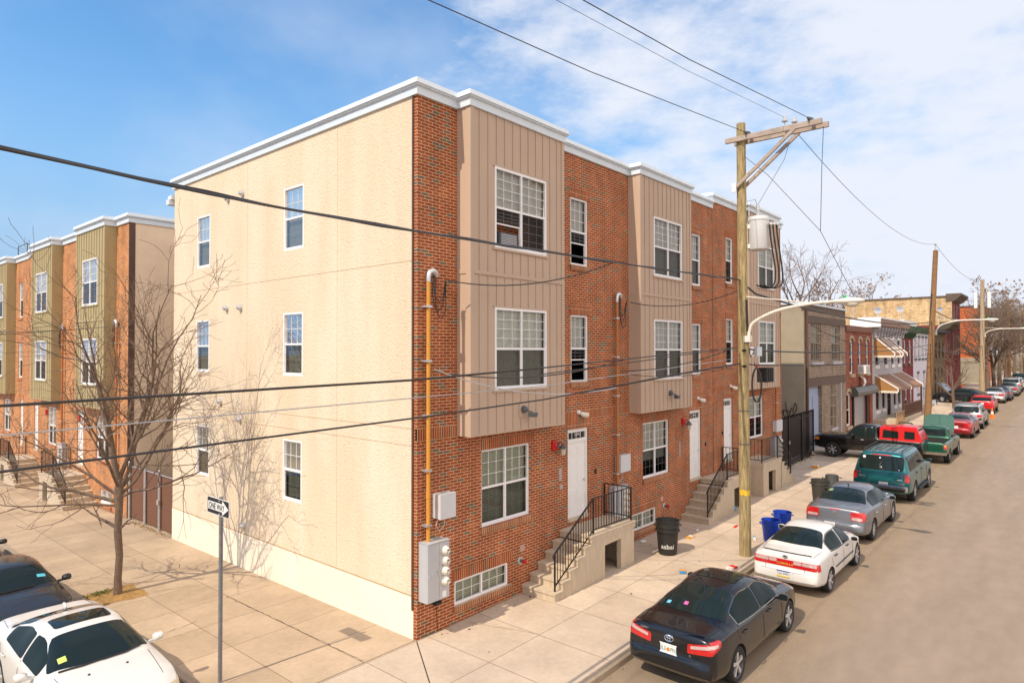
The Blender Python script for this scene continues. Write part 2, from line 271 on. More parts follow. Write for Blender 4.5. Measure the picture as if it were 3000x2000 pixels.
M_POLEW = mat('greenish_pole_wood', (.33,.255,.125), .9, var=.55, scale=14, obj=False, bump=.8, bscale=30, stretch=(1.7,1.7,.2))
M_POLEB = mat('brown_pole_wood', (.21,.11,.045), .9, var=.3, scale=9, obj=False, stretch=(1.5,1.5,.2)); M_POLET = mat('tan_pole_wood', (.36,.265,.16), .9, var=.2, scale=9, obj=False, stretch=(1.5,1.5,.2))
M_ARM = mat('weathered_timber', (.40,.325,.27), .85, var=.25, scale=8, stretch=(2,.4,2)); M_CREAM = mat('cream_painted_metal', (.74,.69,.60), .45, var=.05)
M_PORC = mat('grey_porcelain', (.5,.5,.5), .2); M_TRANSF = mat('transformer_grey', (.62,.62,.62), .4, .1, var=.05)
M_BARK = mat('grey_brown_bark', (.155,.105,.075), .9, var=.35, scale=14, bump=.6, bscale=50, stretch=(1,1,.5)); M_TWIG = mat('twig_bark', (.165,.11,.078), .85, var=.25, scale=5)
M_TWIGF = mat('far_twig_bark', (.165,.115,.08), .9, var=.25, scale=3)
def glass(name, tint=.72, ior=1.55, gain=1.0):
    m = bpy.data.materials.new(name); m.use_nodes = True; n = m.node_tree.nodes; l = m.node_tree.links; n.clear()
    o = n.new('ShaderNodeOutputMaterial'); mx = n.new('ShaderNodeMixShader'); gl = n.new('ShaderNodeBsdfGlossy'); gl.inputs['Roughness'].default_value = .02; tr = n.new('ShaderNodeBsdfTransparent'); tr.inputs[0].default_value = (tint, tint*1.01, tint*.99, 1)
    fr = n.new('ShaderNodeFresnel'); fr.inputs[0].default_value = ior
    a = n.new('ShaderNodeMath'); a.operation = 'MULTIPLY_ADD'; a.inputs[1].default_value = gain; a.inputs[2].default_value = .015*gain; l.new(fr.outputs[0], a.inputs[0]); l.new(a.outputs[0], mx.inputs[0]); l.new(tr.outputs[0], mx.inputs[1]); l.new(gl.outputs[0], mx.inputs[2]); l.new(mx.outputs[0], o.inputs[0]); return m
M_GLASS = glass('window_glass', .84, gain=.85); M_SCREEN = glass('screened_glass', .42, gain=.28); M_GRILLE = mat('glass_grille', (.70,.71,.70), .5)
def blindmat(name, c, pitch=.055):
    m, n, l, p = newmat(name); p.inputs['Roughness'].default_value = .6
    g = n.new('ShaderNodeNewGeometry'); w = n.new('ShaderNodeTexWave'); w.bands_direction = 'Z'; w.wave_profile = 'SAW'; w.inputs['Scale'].default_value = .314/pitch; l.new(g.outputs['Position'], w.inputs['Vector'])
    r = n.new('ShaderNodeValToRGB'); r.color_ramp.elements[0].position = .0; r.color_ramp.elements[0].color = scl(c, .35); r.color_ramp.elements[1].position = .3; r.color_ramp.elements[1].color = rgba(c); l.new(w.outputs['Fac'], r.inputs['Fac']); l.new(r.outputs[0], p.inputs['Base Color'])
    return m
M_BLIND = blindmat('pale_slat_blind', (.78,.76,.70)); M_BLIND2 = blindmat('sage_slat_blind', (.60,.63,.50)); M_CURT = mat('pale_curtain', (.78,.78,.70), .8)
# ---------------- architecture helpers ----------------
def uvw(ax, plane, u, d, z): return (u, plane+d, z) if ax == 'y' else (plane+d, u, z)
def ubox(mb, ax, plane, u0, u1, d0, d1, z0, z1):
    a = uvw(ax, plane, u0, d0, z0); b = uvw(ax, plane, u1, d1, z1); return mb.box(a[0], b[0], a[1], b[1], a[2], b[2])
def wall(mb, ax, plane, u0, u1, z0, z1, holes=(), rev=.1):
    us = sorted({u0, u1, *[h[0] for h in holes], *[h[1] for h in holes]}); zs = sorted({z0, z1, *[h[2] for h in holes], *[h[3] for h in holes]})
    for i in range(len(us)-1):
        for j in range(len(zs)-1):
            a, b, c, d = us[i], us[i+1], zs[j], zs[j+1]
            if any(h[0]-1e-6 <= a and b <= h[1]+1e-6 and h[2]-1e-6 <= c and d <= h[3]+1e-6 for h in holes): continue
            mb.add([uvw(ax, plane, p, 0, q) for p, q in ((a,c),(b,c),(b,d),(a,d))], [(0,1,2,3)])
    for a, b, c, d in [h[:4] for h in holes]:
        q = [(a,c),(b,c),(b,d),(a,d)]
        mb.add([uvw(ax, plane, p, 0, z) for p, z in q]+[uvw(ax, plane, p, rev, z) for p, z in q], [(0,1,5,4),(1,2,6,5),(2,3,7,6),(3,0,4,7)])
    return mb
def window(par, ax, plane, u0, u1, z0, z1, cols=1, kind='double', blind=(0,1), bmat=None, gr=(3,3), fr=.05, mat_f=None, opened=0, dz=None):
    """double-hung window set at depth: frame, panes, grilles, blind; opened lifts the lower sash"""
    mat_f = mat_f or M_WHITEP; f = MB(); P = lambda *a: ubox(f, ax, plane, *a)
    P(u0, u1, -.02, .05, z0, z0+fr*1.1); P(u0, u1, -.02, .05, z1-fr, z1); P(u0, u0+fr, -.021, .05, z0+fr*1.1, z1-fr); P(u1-fr, u1, -.021, .05, z0+fr*1.1, z1-fr)
    cw = (u1-u0-fr*2)/cols; zm = (z0+z1)/2
    panes = MB(); lower = MB(); g = MB(); t = .014
    for k in range(cols):
        a = u0+fr+cw*k+(.02 if k else 0); b = u0+fr+cw*(k+1)-(.02 if k < cols-1 else 0)
        if k: P(a-.045, a, -.018, .05, z0+fr, z1-fr)
        if kind == 'double':
            P(a, b, -.012, .05, zm-.025, zm+.025)
            rows = [(zm+.025, z1-fr, .0, panes)]; lo = (z0+fr, zm-.025)
            op = opened[k] if isinstance(opened, (list, tuple)) else opened
            lo = (lo[0]+op, lo[1])
            P(a, a+.028, .004, .05, z0+fr, zm); P(b-.028, b, .004, .05, z0+fr, zm); P(a+.028, b-.028, .004, .05, lo[0], lo[0]+.03)
            if op:
                pass
            rows.append((lo[0]+.03, lo[1], -.018, lower))
        else: rows = [(z0+fr, z1-fr, 0, panes)]
        for q0, q1, dd, tgt in rows:
            gd = .022 if tgt is lower else 0
            tgt.add([uvw(ax, plane, *p) for p in ((a,.028+dd,q0),(b,.028+dd,q0),(b,.028+dd,q1),(a,.028+dd,q1))], [(0,1,2,3)])
            nc, nr = gr
            for i in range(1, nc): uu = a+(b-a)*i/nc; ubox(g, ax, plane, uu-t/2, uu+t/2, .020+dd+gd, .0275+dd+gd, q0, q1)
            for i in range(1, nr): zz = q0+(q1-q0)*i/nr; ubox(g, ax, plane, a, b, .0205+dd+gd, .0277+dd+gd, zz-t/2, zz+t/2)
    w = f.build('window', mat_f, par); panes.build('pane', M_GLASS, w, norm=False)
    if lower.f: lower.build('lower_pane', M_SCREEN, w, norm=False)
    if g.f: g.build('grille', M_GRILLE, w)
    if blind:
        bb = MB(); h = z1-z0; bb.add([uvw(ax, plane, *p) for p in ((u0+.03,.11,z0+h*blind[0]),(u1-.03,.11,z0+h*blind[0]),(u1-.03,.11,z0+h*blind[1]),(u0+.03,.11,z0+h*blind[1]))], [(0,1,2,3)])
        bb.build('blind', bmat or M_BLIND, w, norm=False)
    return w
def sweep(mb, path, prof, closed=False):
    """profile (out, z) swept along a 2-D path with mitred corners; out is to the right of travel"""
    n = len(path); offs = []
    for i in range(n):
        p = Vector(path[i]); d0 = (p-Vector(path[i-1])).normalized() if i or closed else None; d1 = (Vector(path[(i+1) % n])-p).normalized() if i < n-1 or closed else None
        d0 = d0 or d1; d1 = d1 or d0; n0 = Vector((d0.y, -d0.x)); n1 = Vector((d1.y, -d1.x)); m = (n0+n1); m = m/max(m.length_squared/2, .2) if m.length > 1e-6 else n0
        offs.append(m)
    k = len(prof); vs = [(path[i][0]+offs[i].x*o, path[i][1]+offs[i].y*o, z) for i in range(n) for o, z in prof]
    fs = [(i*k+j, i*k+(j+1) % k, (i+1)*k+(j+1) % k, (i+1)*k+j) for i in range(n-1) for j in range(k)]
    if not closed: fs += [tuple(range(k)), tuple(reversed(range((n-1)*k, n*k)))]
    return mb.add(vs, fs)
def cornice_prof(z0, z1): h = z1-z0; return [(-.1, z0), (.05, z0), (.05, z0+h*.5), (.10, z0+h*.54), (.10, z0+h*.62), (.13, z0+h*.64), (.10, z1), (-.1, z1)]
# ---------------- ground, road, pavements ----------------
def strip(name, m, xs, y0, y1, zf, ny=1):
    b = MB(); ys = [y0+(y1-y0)*j/ny for j in range(ny+1)]
    b.add([(x, y, zf(x, y)) for x in xs for y in ys], [(i*(ny+1)+j, (i+1)*(ny+1)+j, (i+1)*(ny+1)+j+1, i*(ny+1)+j+1) for i in range(len(xs)-1) for j in range(ny)])
    return tag(b.build(name, m), kind='structure')
GX = lambda x: .017*min(max(x, 0), 115)
strip('ground', M_GROUND, [-1500, 0, 115, 1600], -1500, 1500, lambda x, y: GX(x)-.75-(0 if y < 0 else .2))
XS = [-3.7, 0, 115, 420]
strip('main_street_road', M_ROAD, [-90, -3.7, 0, 115, 420], -13, -3.66, lambda x, y: GX(x)-KD)
strip('far_pavement', M_KERB, [-90, 0, 115, 420], -18, -13, lambda x, y: GX(x)+.0)
SY = lambda y: -.011*min(max(y, 0), 60)
b = MB(); ys = [-3.66, 0, 60, 200]
b.add([(x, y, SY(y)-KD+.003) for y in ys for x in (-11.5, -3.8)], [(0,1,3,2),(2,3,5,4),(4,5,7,6)]); tag(b.build('side_street_road', M_ROAD), kind='structure')
strip('main_pavement', M_WALK, [0, 22.2, 115, 420], -3.56, 0.02, lambda x, y: GX(x))
strip('forecourt', M_WALK, [22.12, 45, 115], .02, 1.0, lambda x, y: GX(x))
arc = [(-3.72, 0)]+[(-1.32-2.4*cos(t), -1.16-2.4*sin(t)) for t in [i*pi/16 for i in range(9)]]+[(0, -3.56), (0, 0)]
b = MB(); b.add([(x, y, 0) for x, y in arc], [tuple(range(len(arc)))]); tag(b.build('corner_pavement', M_WALK), kind='structure')
b = MB(); b.add([(x, y, SY(y)) for y in (0, 12.25, 60, 200) for x in (-3.72, 0)]+[(x, y, SY(y)) for y in (12.25, 16.5) for x in (0, .35)], [(0,1,3,2),(2,3,5,4),(4,5,7,6),(8,9,11,10)]); tag(b.build('side_pavement', M_WALK2), kind='structure')
b = MB()   # kerbs: a real step
kp = [(-3.72, 200), (-3.72, 60), (-3.72, 0)]+arc[1:-2]+[(0, -3.56), (115, -3.56), (420, -3.56)]
zz = [SY(y) if x < -3 and y > 0 else GX(x) for x, y in kp]; vs = []
for i, (x, y) in enumerate(kp):
    d = Vector(kp[min(i+1, len(kp)-1)])-Vector(kp[max(i-1, 0)]); d.normalize(); nx, ny = d.y, -d.x
    if abs(nx) + abs(ny) == 0: nx = -1
    for o, h in ((-.001, .0), (.0, .004), (.13, .002), (.15, -.02), (.16, -KD-.1)): vs.append((x+nx*o, y+ny*o, zz[i]+h))
b.add(vs, [(i*5+j, i*5+j+1, (i+1)*5+j+1, (i+1)*5+j) for i in range(len(kp)-1) for j in range(4)]); tag(b.build('kerb', M_KERB, smooth=30), kind='structure')
b = MB(); J = mat('joint_dark', (.05,.035,.025), .95)
def jl(p, q, w):
    p = Vector(p); q = Vector(q); d = (q-p).normalized(); n_ = Vector((d.y, -d.x))*w/2
    b.add([(p.x+n_.x, p.y+n_.y, .004), (q.x+n_.x, q.y+n_.y, .004), (q.x-n_.x, q.y-n_.y, .004), (p.x-n_.x, p.y-n_.y, .004)], [(0,1,2,3)])
jl((-.02, -.02), (-2.1, -3.2), .022); jl((-.02, .03), (-3.7, .03), .012)
def crack(p, q, n, jit, w, seed):   # jagged cracks in the slabs
    r = random.Random(seed); pts = [(p[0]+(q[0]-p[0])*i/n+r.gauss(0, jit), p[1]+(q[1]-p[1])*i/n+r.gauss(0, jit)) for i in range(n+1)]
    for a, c in zip(pts, pts[1:]):
        d = Vector((c[0]-a[0], c[1]-a[1])).normalized(); k = Vector((d.y, -d.x))*w/2*r.uniform(.5, 1.3); z = lambda P: (SY(P[1]) if P[1] > 0 and P[0] < 0 else GX(P[0]))+.0042
        b.add([(a[0]+k.x, a[1]+k.y, z(a)), (c[0]+k.x, c[1]+k.y, z(c)), (c[0]-k.x, c[1]-k.y, z(c)), (a[0]-k.x, a[1]-k.y, z(a))], [(0,1,2,3)])
crack((-2.4, 8.9), (-1.2, 8.85), 14, .02, .022, 1); crack((-1.2, 8.85), (-1.0, 9.2), 5, .02, .012, 2); crack((-2.4, 7.35), (-1.5, 7.1), 12, .02, .012, 3); crack((-1.35, 5.6), (-1.3, 2.9), 26, .012, .016, 4); crack((-1.3, 2.9), (-1.28, .1), 26, .01, .014, 5); crack((1.3, -.1), (1.85, -1.75), 16, .02, .007, 6); crack((6.4, -1.8), (6.3, -3.5), 18, .015, .012, 7); crack((-2.5, 4.6), (-3.7, 4.4), 14, .02, .01, 8)
tag(b.build('pavement_joint', J), kind='structure')
def patch(name, m, pts, dz, n=5, jit=.06, seed=1):
    r = random.Random(seed); o = []
    for i, p in enumerate(pts):
        q = pts[(i+1) % len(pts)]
        for k in range(n): t = k/n; o.append((p[0]+(q[0]-p[0])*t+r.uniform(-jit, jit), p[1]+(q[1]-p[1])*t+r.uniform(-jit, jit)))
    bb = MB(); bb.add([(x, y, (SY(y) if x < 0 else GX(x))+dz) for x, y in o], [tuple(range(len(o)))]); return tag(bb.build(name, m), kind='structure')
M_SOIL = mat('ochre_soil', (.33,.19,.06), .95, var=.35, scale=9, bump=.6, bscale=30, obj=False)
patch('tree_pit_soil', M_SOIL, [(-2.5, 7.3), (-2.52, 8.5), (-3.68, 8.45), (-3.66, 7.3)], .005, seed=3)
def tufts(name, m, n, f, h, seed):
    r = random.Random(seed); bb = MB()
    for _ in range(n):
        x, y = f(r); z = SY(y) if x < 1 else GX(x); a = r.uniform(0, 6.3); l_ = h*r.uniform(.4, 1); w = l_*.22
        bb.add([(x-cos(a)*w, y-sin(a)*w, z), (x+cos(a)*w, y+sin(a)*w, z), (x+r.uniform(-1, 1)*l_, y+r.uniform(-1, 1)*l_, z+l_*.8)], [(0,1,2)])
    return tag(bb.build(name, m, norm=False), kind='stuff')
tufts('grass', mat('weed_green', (.09,.12,.02), .9), 160, lambda r: (r.gauss(-3.3, .18), r.gauss(8.3, .1)), .09, 1)
tufts('dry_leaves', mat('dry_leaf', (.26,.15,.05), .9, var=.4, scale=30), 420, lambda r: (r.gauss(0.02, .1)-.02, r.uniform(12.3, 15.6)), .06, 2)
tufts('gate_weeds', mat('gate_weed_green', (.12,.15,.03), .9), 200, lambda r: (r.uniform(22.6, 27.4), r.gauss(.35, .08)), .12, 4)
# ---------------- the two brick apartment buildings ----------------
WZ = dict(w3=(8.41, 10.28), w2=(5.14, 7.03), n2=(5.18, 7.03), w1=(1.94, 3.73), bs=(.40, .94), dr=(1.40, 3.90))
class Holes(list): pass
def brick_extras(par, ax, plane, items, sold=B_SOLD, sill=B_SILL):
    for u0, u1, z0, z1, kind in items:
        if 'l' in kind: a = MB(); ubox(a, ax, plane, u0-.06, u1+.14, -.012, .05, z1+.002, z1+.25); a.build('lintel', sold, par)
        if 's' in kind: a = MB(); ubox(a, ax, plane, u0-.03, u1+.10, -.045, .06, z0-.14, z0-.002); a.build('window_sill', sill, par)
        if 'b' in kind: a = MB(); ubox(a, ax, plane, u0, u1, -.010, .05, z0, z1); a.build('soldier_course', sold, par)
def bay(par, ax, plane, u0, u1, z0, z1, holes, m, dep=.40, belt=7.75, name='bay', back=None):
    b = MB(); wall(b, ax, plane-dep, u0, u1, z0, z1, holes, .08)
    b.add([uvw(ax, plane, *p) for p in ((u0,-dep,z0),(u0,.0,z0),(u0,.0,z1),(u0,-dep,z1),(u1,-dep,z0),(u1,0,z0),(u1,0,z1),(u1,-dep,z1))], [(0,1,2,3),(4,5,6,7),(0,4,5,1)])
    n = int((u1-u0)/.285); P = lambda *q: ubox(b, ax, plane, *q)
    for i in range(1, n):
        uu = u0+(u1-u0)*i/n; cuts = [(z0+.04, z1)]
        for h in holes:
            if h[0]-.07 < uu < h[1]+.07: cuts = [c for a_, b_ in cuts for c in ((a_, min(b_, h[2]-.06)), (max(a_, h[3]+.05), b_)) if c[1]-c[0] > .02]
        for c0, c1 in cuts:
            for d0, d1 in ((c0, min(c1, belt)), (max(c0, belt+.09), c1)):
                if d1-d0 > .02: P(uu-.011, uu+.011, -dep-.022, -dep+.01, d0, d1)
    for uu, s in ((u0, -1), (u1, 1)):   # corner boards
        P(uu-.012 if s < 0 else uu-.10, uu+.10 if s < 0 else uu+.012, -dep-.024, -dep+.0, z0, z1)
        P(uu-.012 if s < 0 else uu, uu if s < 0 else uu+.012, -dep, -dep+.12, z0, z1); P(uu-.011 if s < 0 else uu, uu if s < 0 else uu+.011, -.06, 0, z0, z1)
        P(uu-.016 if s < 0 else uu, uu if s < 0 else uu+.016, -dep+.12, -.06, belt, belt+.085)
    P(u0+.10, u1-.10, -dep-.026, -dep, belt, belt+.085)
    for h in holes:   # casing
        P(h[0]-.05, h[1]+.05, -dep-.02, -dep+.02, h[3], h[3]+.045); P(h[0]-.07, h[1]+.07, -dep-.04, -dep+.02, h[2]-.05, h[2])
    return b.build(name, m, par)
def door(par, ax, plane, u0, u1, z0, z1, number=None, tr=.42):
    f = MB(); P = lambda m_, *q: ubox(m_, ax, plane, *q); zt = z0+.10+2.03
    P(f, u0, u0+.085, .02, .1, z0+.08, z1); P(f, u1-.085, u1, .02, .1, z0+.08, z1); P(f, u0+.085, u1-.085, .021, .1, z1-.10, z1); P(f, u0+.085, u1-.085, .022, .1, zt, zt+.09)
    fr = f.build('door_frame', M_WHITE, par)
    s = MB(); P(s, u0, u1, -.04, .1, z0, z0+.08); s.build('threshold', M_CONC, fr)
    d = MB(); a, b_ = u0+.085, u1-.085; P(d, a, b_, .055, .1, z0+.081, zt)
    w = (b_-a); hs = zt-z0-.08; h0 = z0+.08   # raised panels: six
    for r0, r1 in ((.06, .36), (.42, .76), (.83, .94)):
        for c0 in (.13, .56): P(d, a+w*c0, a+w*(c0+.31), .045, .06, h0+hs*r0, h0+hs*r1)
    dr = d.build('door', M_WHITE, par)
    k = MB(); p = uvw(ax, plane, b_-.07 if ax == 'y' else a+.07, .02, z0+1.05); k.ball(p, .035); k.build('door_knob', M_ALU, dr)
    t = MB(); t.add([uvw(ax, plane, *q) for q in ((a,.06,zt+.09),(b_,.06,zt+.09),(b_,.06,z1-.1),(a,.06,z1-.1))], [(0,1,2,3)]); t.build('transom_pane', M_GLASS, fr, norm=False)
    g = MB()
    for i in (1, 2, 3): uu = a+w*i/4; P(g, uu-.009, uu+.009, .05, .057, zt+.09, z1-.1)
    g.build('transom_grille', M_WHITE, fr)
    if number: lettering(number, .13, uvw(ax, plane, a+w*.36, .044, zt+.16), (pi/2, 0, 0 if ax == 'y' else -pi/2), M_WHITE, 'house_number', fr)
    return fr
def lettering(txt, size, loc, rot, m, name, parent=None, ext=.002, sx=1, align='LEFT', local=False, bold=0):
    c = bpy.data.curves.new(name, 'FONT'); c.body = txt; c.size = size; c.extrude = ext; c.align_x = align; c.resolution_u = 3; c.offset = bold
    tmp = bpy.data.objects.new(name, c); COL.objects.link(tmp); dg = bpy.context.evaluated_depsgraph_get(); dg.update()
    me = bpy.data.meshes.new_from_object(tmp.evaluated_get(dg)); bpy.data.objects.remove(tmp); bpy.data.curves.remove(c)
    from mathutils import Euler
    mw = Matrix.Translation(loc) @ Euler(rot).to_matrix().to_4x4() @ Matrix.Diagonal((sx, 1, 1, 1)); me.transform(mw)
    o = bpy.data.objects.new(name, me); COL.objects.link(o); me.materials.clear(); me.materials.append(m)
    if parent:
        o.parent = parent
        if not local:
            w = Vector((0,0,0)); q = parent
            while q: w += q.location; q = q.parent
            me.transform(Matrix.Translation(-w))
    return o
BA = thing('apartment_building', 'three-storey corner apartment building with cream stucco side and red brick front', 'building', (0, 0, 0))
X1 = 14.62; D = 12.28; TOP = 11.46
by1, by2 = (1.18, 4.62), (8.54, 11.97)
n1 = (5.49, 6.31); n2 = (12.9, 13.6); a1 = (1.96, 3.72); a2 = (9.36, 11.1); bs1 = (1.09, 2.88); bs2 = (8.59, 10.17); d1 = (5.34, 6.32); d2 = (12.65, 13.57)
holes = [(*a1, *WZ['w1']), (*a2, 1.97, 3.75), (*bs1, *WZ['bs']), (*bs2, .45, .98), (*d1, *WZ['dr']), (*d2, 1.40, 3.92), (*n1, *WZ['w3']), (*n1, *WZ['n2']), (*n2, *WZ['w3']), (*n2, *WZ['n2'])]
b = MB(); wall(b, 'y', 0, 0, X1, -.5, TOP, holes, .11)
b.add([(0,0,-.5),(0,.10,-.5),(0,.10,TOP),(0,0,TOP)], [(0,1,2,3)]); b.build('brick_front', B_MAIN, BA, norm=False)
brick_extras(BA, 'y', 0, [(*h, 'ls') for h in holes if h[0] not in (d1[0], d2[0])]+[(*d1, *WZ['dr'], 'l'), (*d2, 1.40, 3.92, 'l'), (*d1, 1.26, 1.398, 'b'), (*d2, 1.26, 1.398, 'b'), (0.0, by1[0], 4.14, 4.40, 'b'), (by1[1], by2[0], 4.14, 4.40, 'b'), (by2[1], X1, 4.14, 4.40, 'b')])
sh = [(4.38, 5.34, 8.67, 10.32), (4.40, 5.35, 5.40, 7.04), (4.43, 5.34, 2.17, 3.75), (9.64, 10.54, 8.65, 10.27), (9.66, 10.57, 5.41, 7.01), (9.62, 10.50, 2.22, 3.76)]
b = MB(); wall(b, 'x', 0, .145, D, .89, TOP, sh, .09); b.add([(0,.145,.89),(.1,.145,.89),(.1,.145,TOP),(0,.145,TOP)], [(0,1,2,3)]); b.build('stucco_side', M_STUC, BA, norm=False)
b = MB(); b.box(-.012, .2, .10, D, -.6, .888); b.build('smooth_base', M_BASEW, BA)
b = MB(); b.box(-.028, .05, .10, .145, .6, TOP); b.build('corner_trim', M_BROWNT, BA)
b = MB()
for z in (4.03, 4.39, 7.95): b.box(-.004, .01, .15, D, z-.004, z+.004)
for y in (2.9, 7.3): b.box(-.002, .01, y-.003, y+.003, .95, TOP-.02)
b.box(-.02, .01, .15, D, .885, .90); b.build('control_joint', mat('stucco_joint', (.42,.27,.14), .9), BA)
b = MB(); b.add([(0,D,-.6),(X1,D,-.6),(X1,D,TOP),(0,D,TOP),(X1,0,-.6),(X1,0,TOP)], [(0,1,2,3),(4,1,2,5)]); b.build('rear_wall', M_STUC, BA, norm=False)
b = MB(); b.box(.05, X1-.05, .05, D-.05, TOP-.02, TOP+.12); b.build('roof', M_ROOF, BA)
b = MB(); b.box(.7, X1-.7, .7, D-.7, -.3, TOP-.1); b.build('interior', M_DARK, BA)
path = [(0, D+.1), (0, 0), (by1[0], 0), (by1[0], -.4), (by1[1], -.4), (by1[1], 0), (by2[0], 0), (by2[0], -.4), (by2[1], -.4), (by2[1], 0), (X1-.02, 0)]
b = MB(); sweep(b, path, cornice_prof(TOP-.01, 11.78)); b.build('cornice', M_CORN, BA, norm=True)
b = MB(); b.box(-.14, .25, D+.1, D+.35, 10.95, 11.12); b.box(-.1, .1, D+.02, D+.3, 11.12, 11.25); b.build('gutter_end', M_CORN, BA)
for u, zs in ((by1, ((1.97, 3.88),)), (by2, ((9.38, 11.28),))):
    hl = [(*zs[0], *WZ['w3']), (*zs[0], *WZ['w2'])]; bay(BA, 'y', 0, *u, 4.14, TOP, hl, M_TAN)
    for i, h in enumerate(hl):
        first = u is by1
        window(BA, 'y', -.4, *h[:2], h[2], h[3], 2, blind=((0, 1) if i or not first else (.5, 1)), bmat=(M_BLIND if i == 0 else (M_CURT if first else M_BLIND)), opened=((.5, 0) if (first and i == 0) else 0), gr=(3, 4))
for u, zz_, o in ((n1, WZ['w3'], .55), (n1, WZ['n2'], .55), (n2, WZ['w3'], 0), (n2, WZ['n2'], 0)):
    window(BA, 'y', .04, *u, *zz_, 1, opened=o, blind=(.48 if o else 0, 1), gr=(3, 3))
for u, zz_, bm_ in ((a1, WZ['w1'], M_BLIND2), (a2, (1.97, 3.75), M_BLIND)): window(BA, 'y', .06, *u, *zz_, 2, bmat=bm_, blind=(0, 1) if bm_ is M_BLIND2 else (.3, 1), gr=(3, 3))
for u, zz_ in ((bs1, WZ['bs']), (bs2, (.45, .98))): window(BA, 'y', .04, *u, *zz_, 2, kind='fixed', bmat=M_BLIND2, gr=(3, 2))
for h in sh: window(BA, 'x', .02, *h, 1, bmat=M_BLIND2 if h[2] < 6 else M_BLIND, blind=(.05, 1), gr=(3, 2))
door(BA, 'y', .02, *d1, *WZ['dr'], number='1414'); door(BA, 'y', .02, *d2, 1.40, 3.92, number='1416')
for y, z in ((8.5, 7.31), (7.66, 7.29), (8.46, 10.54), (7.58, 10.56), (8.85, 4.55), (7.66, 4.10), (7.42, 1.11)):
    v = MB(); v.lathe([(.001,-.13),(.05,-.12),(.075,-.08),(.08,-.02),(.08,.0)], 12, (0, y, z), 'x'); v.box(-.012, 0, y-.09, y+.09, z-.09, z+.09); v.build('vent_cap', M_ALU, BA, smooth=40)
v = MB(); v.box(4.92, 5.02, -.025, 0, 2.59, 2.92); v.build('intercom_panel', M_GALV, BA)
v = MB(); v.box(4.93, 5.05, -.04, 0, 2.36, 2.48); v.build('mail_slot', M_ALU, BA)
v = MB(); v.box(6.62, 6.69, -.03, 0, 2.54, 2.68); v.build('doorbell', M_BLACK, BA)
v = MB(); v.box(11.82, 11.9, -.02, 0, 2.4, 2.9); v.build('intercom_panel', M_GALV, BA)
v = MB(); v.box(13.9, 13.96, -.03, 0, 2.54, 2.68); v.build('doorbell', M_BLACK, BA)
v = MB(); v.box(X1-.01, X1+.01, -.006, .0, .3, TOP-.02); v.build('expansion_joint', M_DARK, BA)
for x0 in (3.33, 10.5):
    v = MB(); v.box(x0, x0+.17, -.008, 0, 1.09, 1.24); v.build('date_stone', mat('pink_stone', (.5,.3,.25), .8), BA)
# -------- second building, a step higher up the street --------
BB = thing('apartment_building', 'brick apartment building with raised parapet adjoining the corner one', 'building', (X1, 0, .25))
X2 = 22.1; T2 = 11.73; by3 = (17.13, 20.66); z0_ = .3
n3 = (15.87, 16.53); a3 = (18.18, 19.77); d3 = (15.6, 16.43); bs3 = (17.3, 18.9)
holes = [(*n3, 8.72, 10.54), (*n3, 5.51, 7.32), (*a3, 2.36, 4.12), (*d3, 1.68, 4.19), (*bs3, .62, 1.2)]
b = MB(); wall(b, 'y', 0, X1, X2, -.3, T2, holes, .11); b.add([(X2,0,-.3),(X2,12,-.3),(X2,12,T2),(X2,0,T2),(X1,0,11.4),(X1,12,11.4),(X1,12,T2),(X1,0,T2)], [(0,1,2,3),(4,5,6,7)]); b.build('brick_front', B_MAIN, BB, norm=False)
brick_extras(BB, 'y', 0, [(*h, 'ls') for h in holes if h[0] != d3[0]]+[(*d3, 1.68, 4.19, 'l'), (*d3, 1.54, 1.678, 'b'), (X1+.1, by3[0], 4.48, 4.72, 'b'), (by3[1], X2, 4.48, 4.72, 'b')])
b = MB(); b.add([(X1,12,-.3),(X2,12,-.3),(X2,12,T2),(X1,12,T2)], [(0,1,2,3)]); b.build('rear_wall', M_STUC, BB, norm=False)
b = MB(); b.box(X1+.05, X2-.05, .05, 11.95, T2-.02, T2+.12); b.build('roof', M_ROOF, BB)
b = MB(); b.box(X1+.7, X2-.7, .7, 11.3, -.1, T2-.1); b.build('interior', M_DARK, BB)
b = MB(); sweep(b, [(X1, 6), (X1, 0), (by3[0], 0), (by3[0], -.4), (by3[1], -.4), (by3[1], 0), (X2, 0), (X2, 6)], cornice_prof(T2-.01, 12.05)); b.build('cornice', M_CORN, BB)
hl = [(18.22, 20.06, 8.70, 10.5), (18.22, 20.06, 5.48, 7.3)]; bay(BB, 'y', 0, *by3, 4.48, T2, hl, M_TAN, belt=8.0)
for h in hl: window(BB, 'y', -.4, *h, 2, bmat=M_BLIND2, gr=(3, 3))
window(BB, 'y', .04, *n3, 8.72, 10.54, 1, bmat=M_CURT, blind=(.5, 1)); window(BB, 'y', .04, *n3, 5.51, 7.32, 1, bmat=M_CURT, blind=(.5, 1)); window(BB, 'y', .06, *a3, 2.36, 4.12, 2, bmat=M_BLIND2, blind=(.5, 1)); window(BB, 'y', .04, *bs3, .62, 1.2, 2, kind='fixed', gr=(3, 2))
door(BB, 'y', .02, *d3, 1.68, 4.19)
v = MB(); v.box(15.4, 15.46, -.03, 0, 2.8, 2.95); v.build('doorbell', M_BLACK, BB)
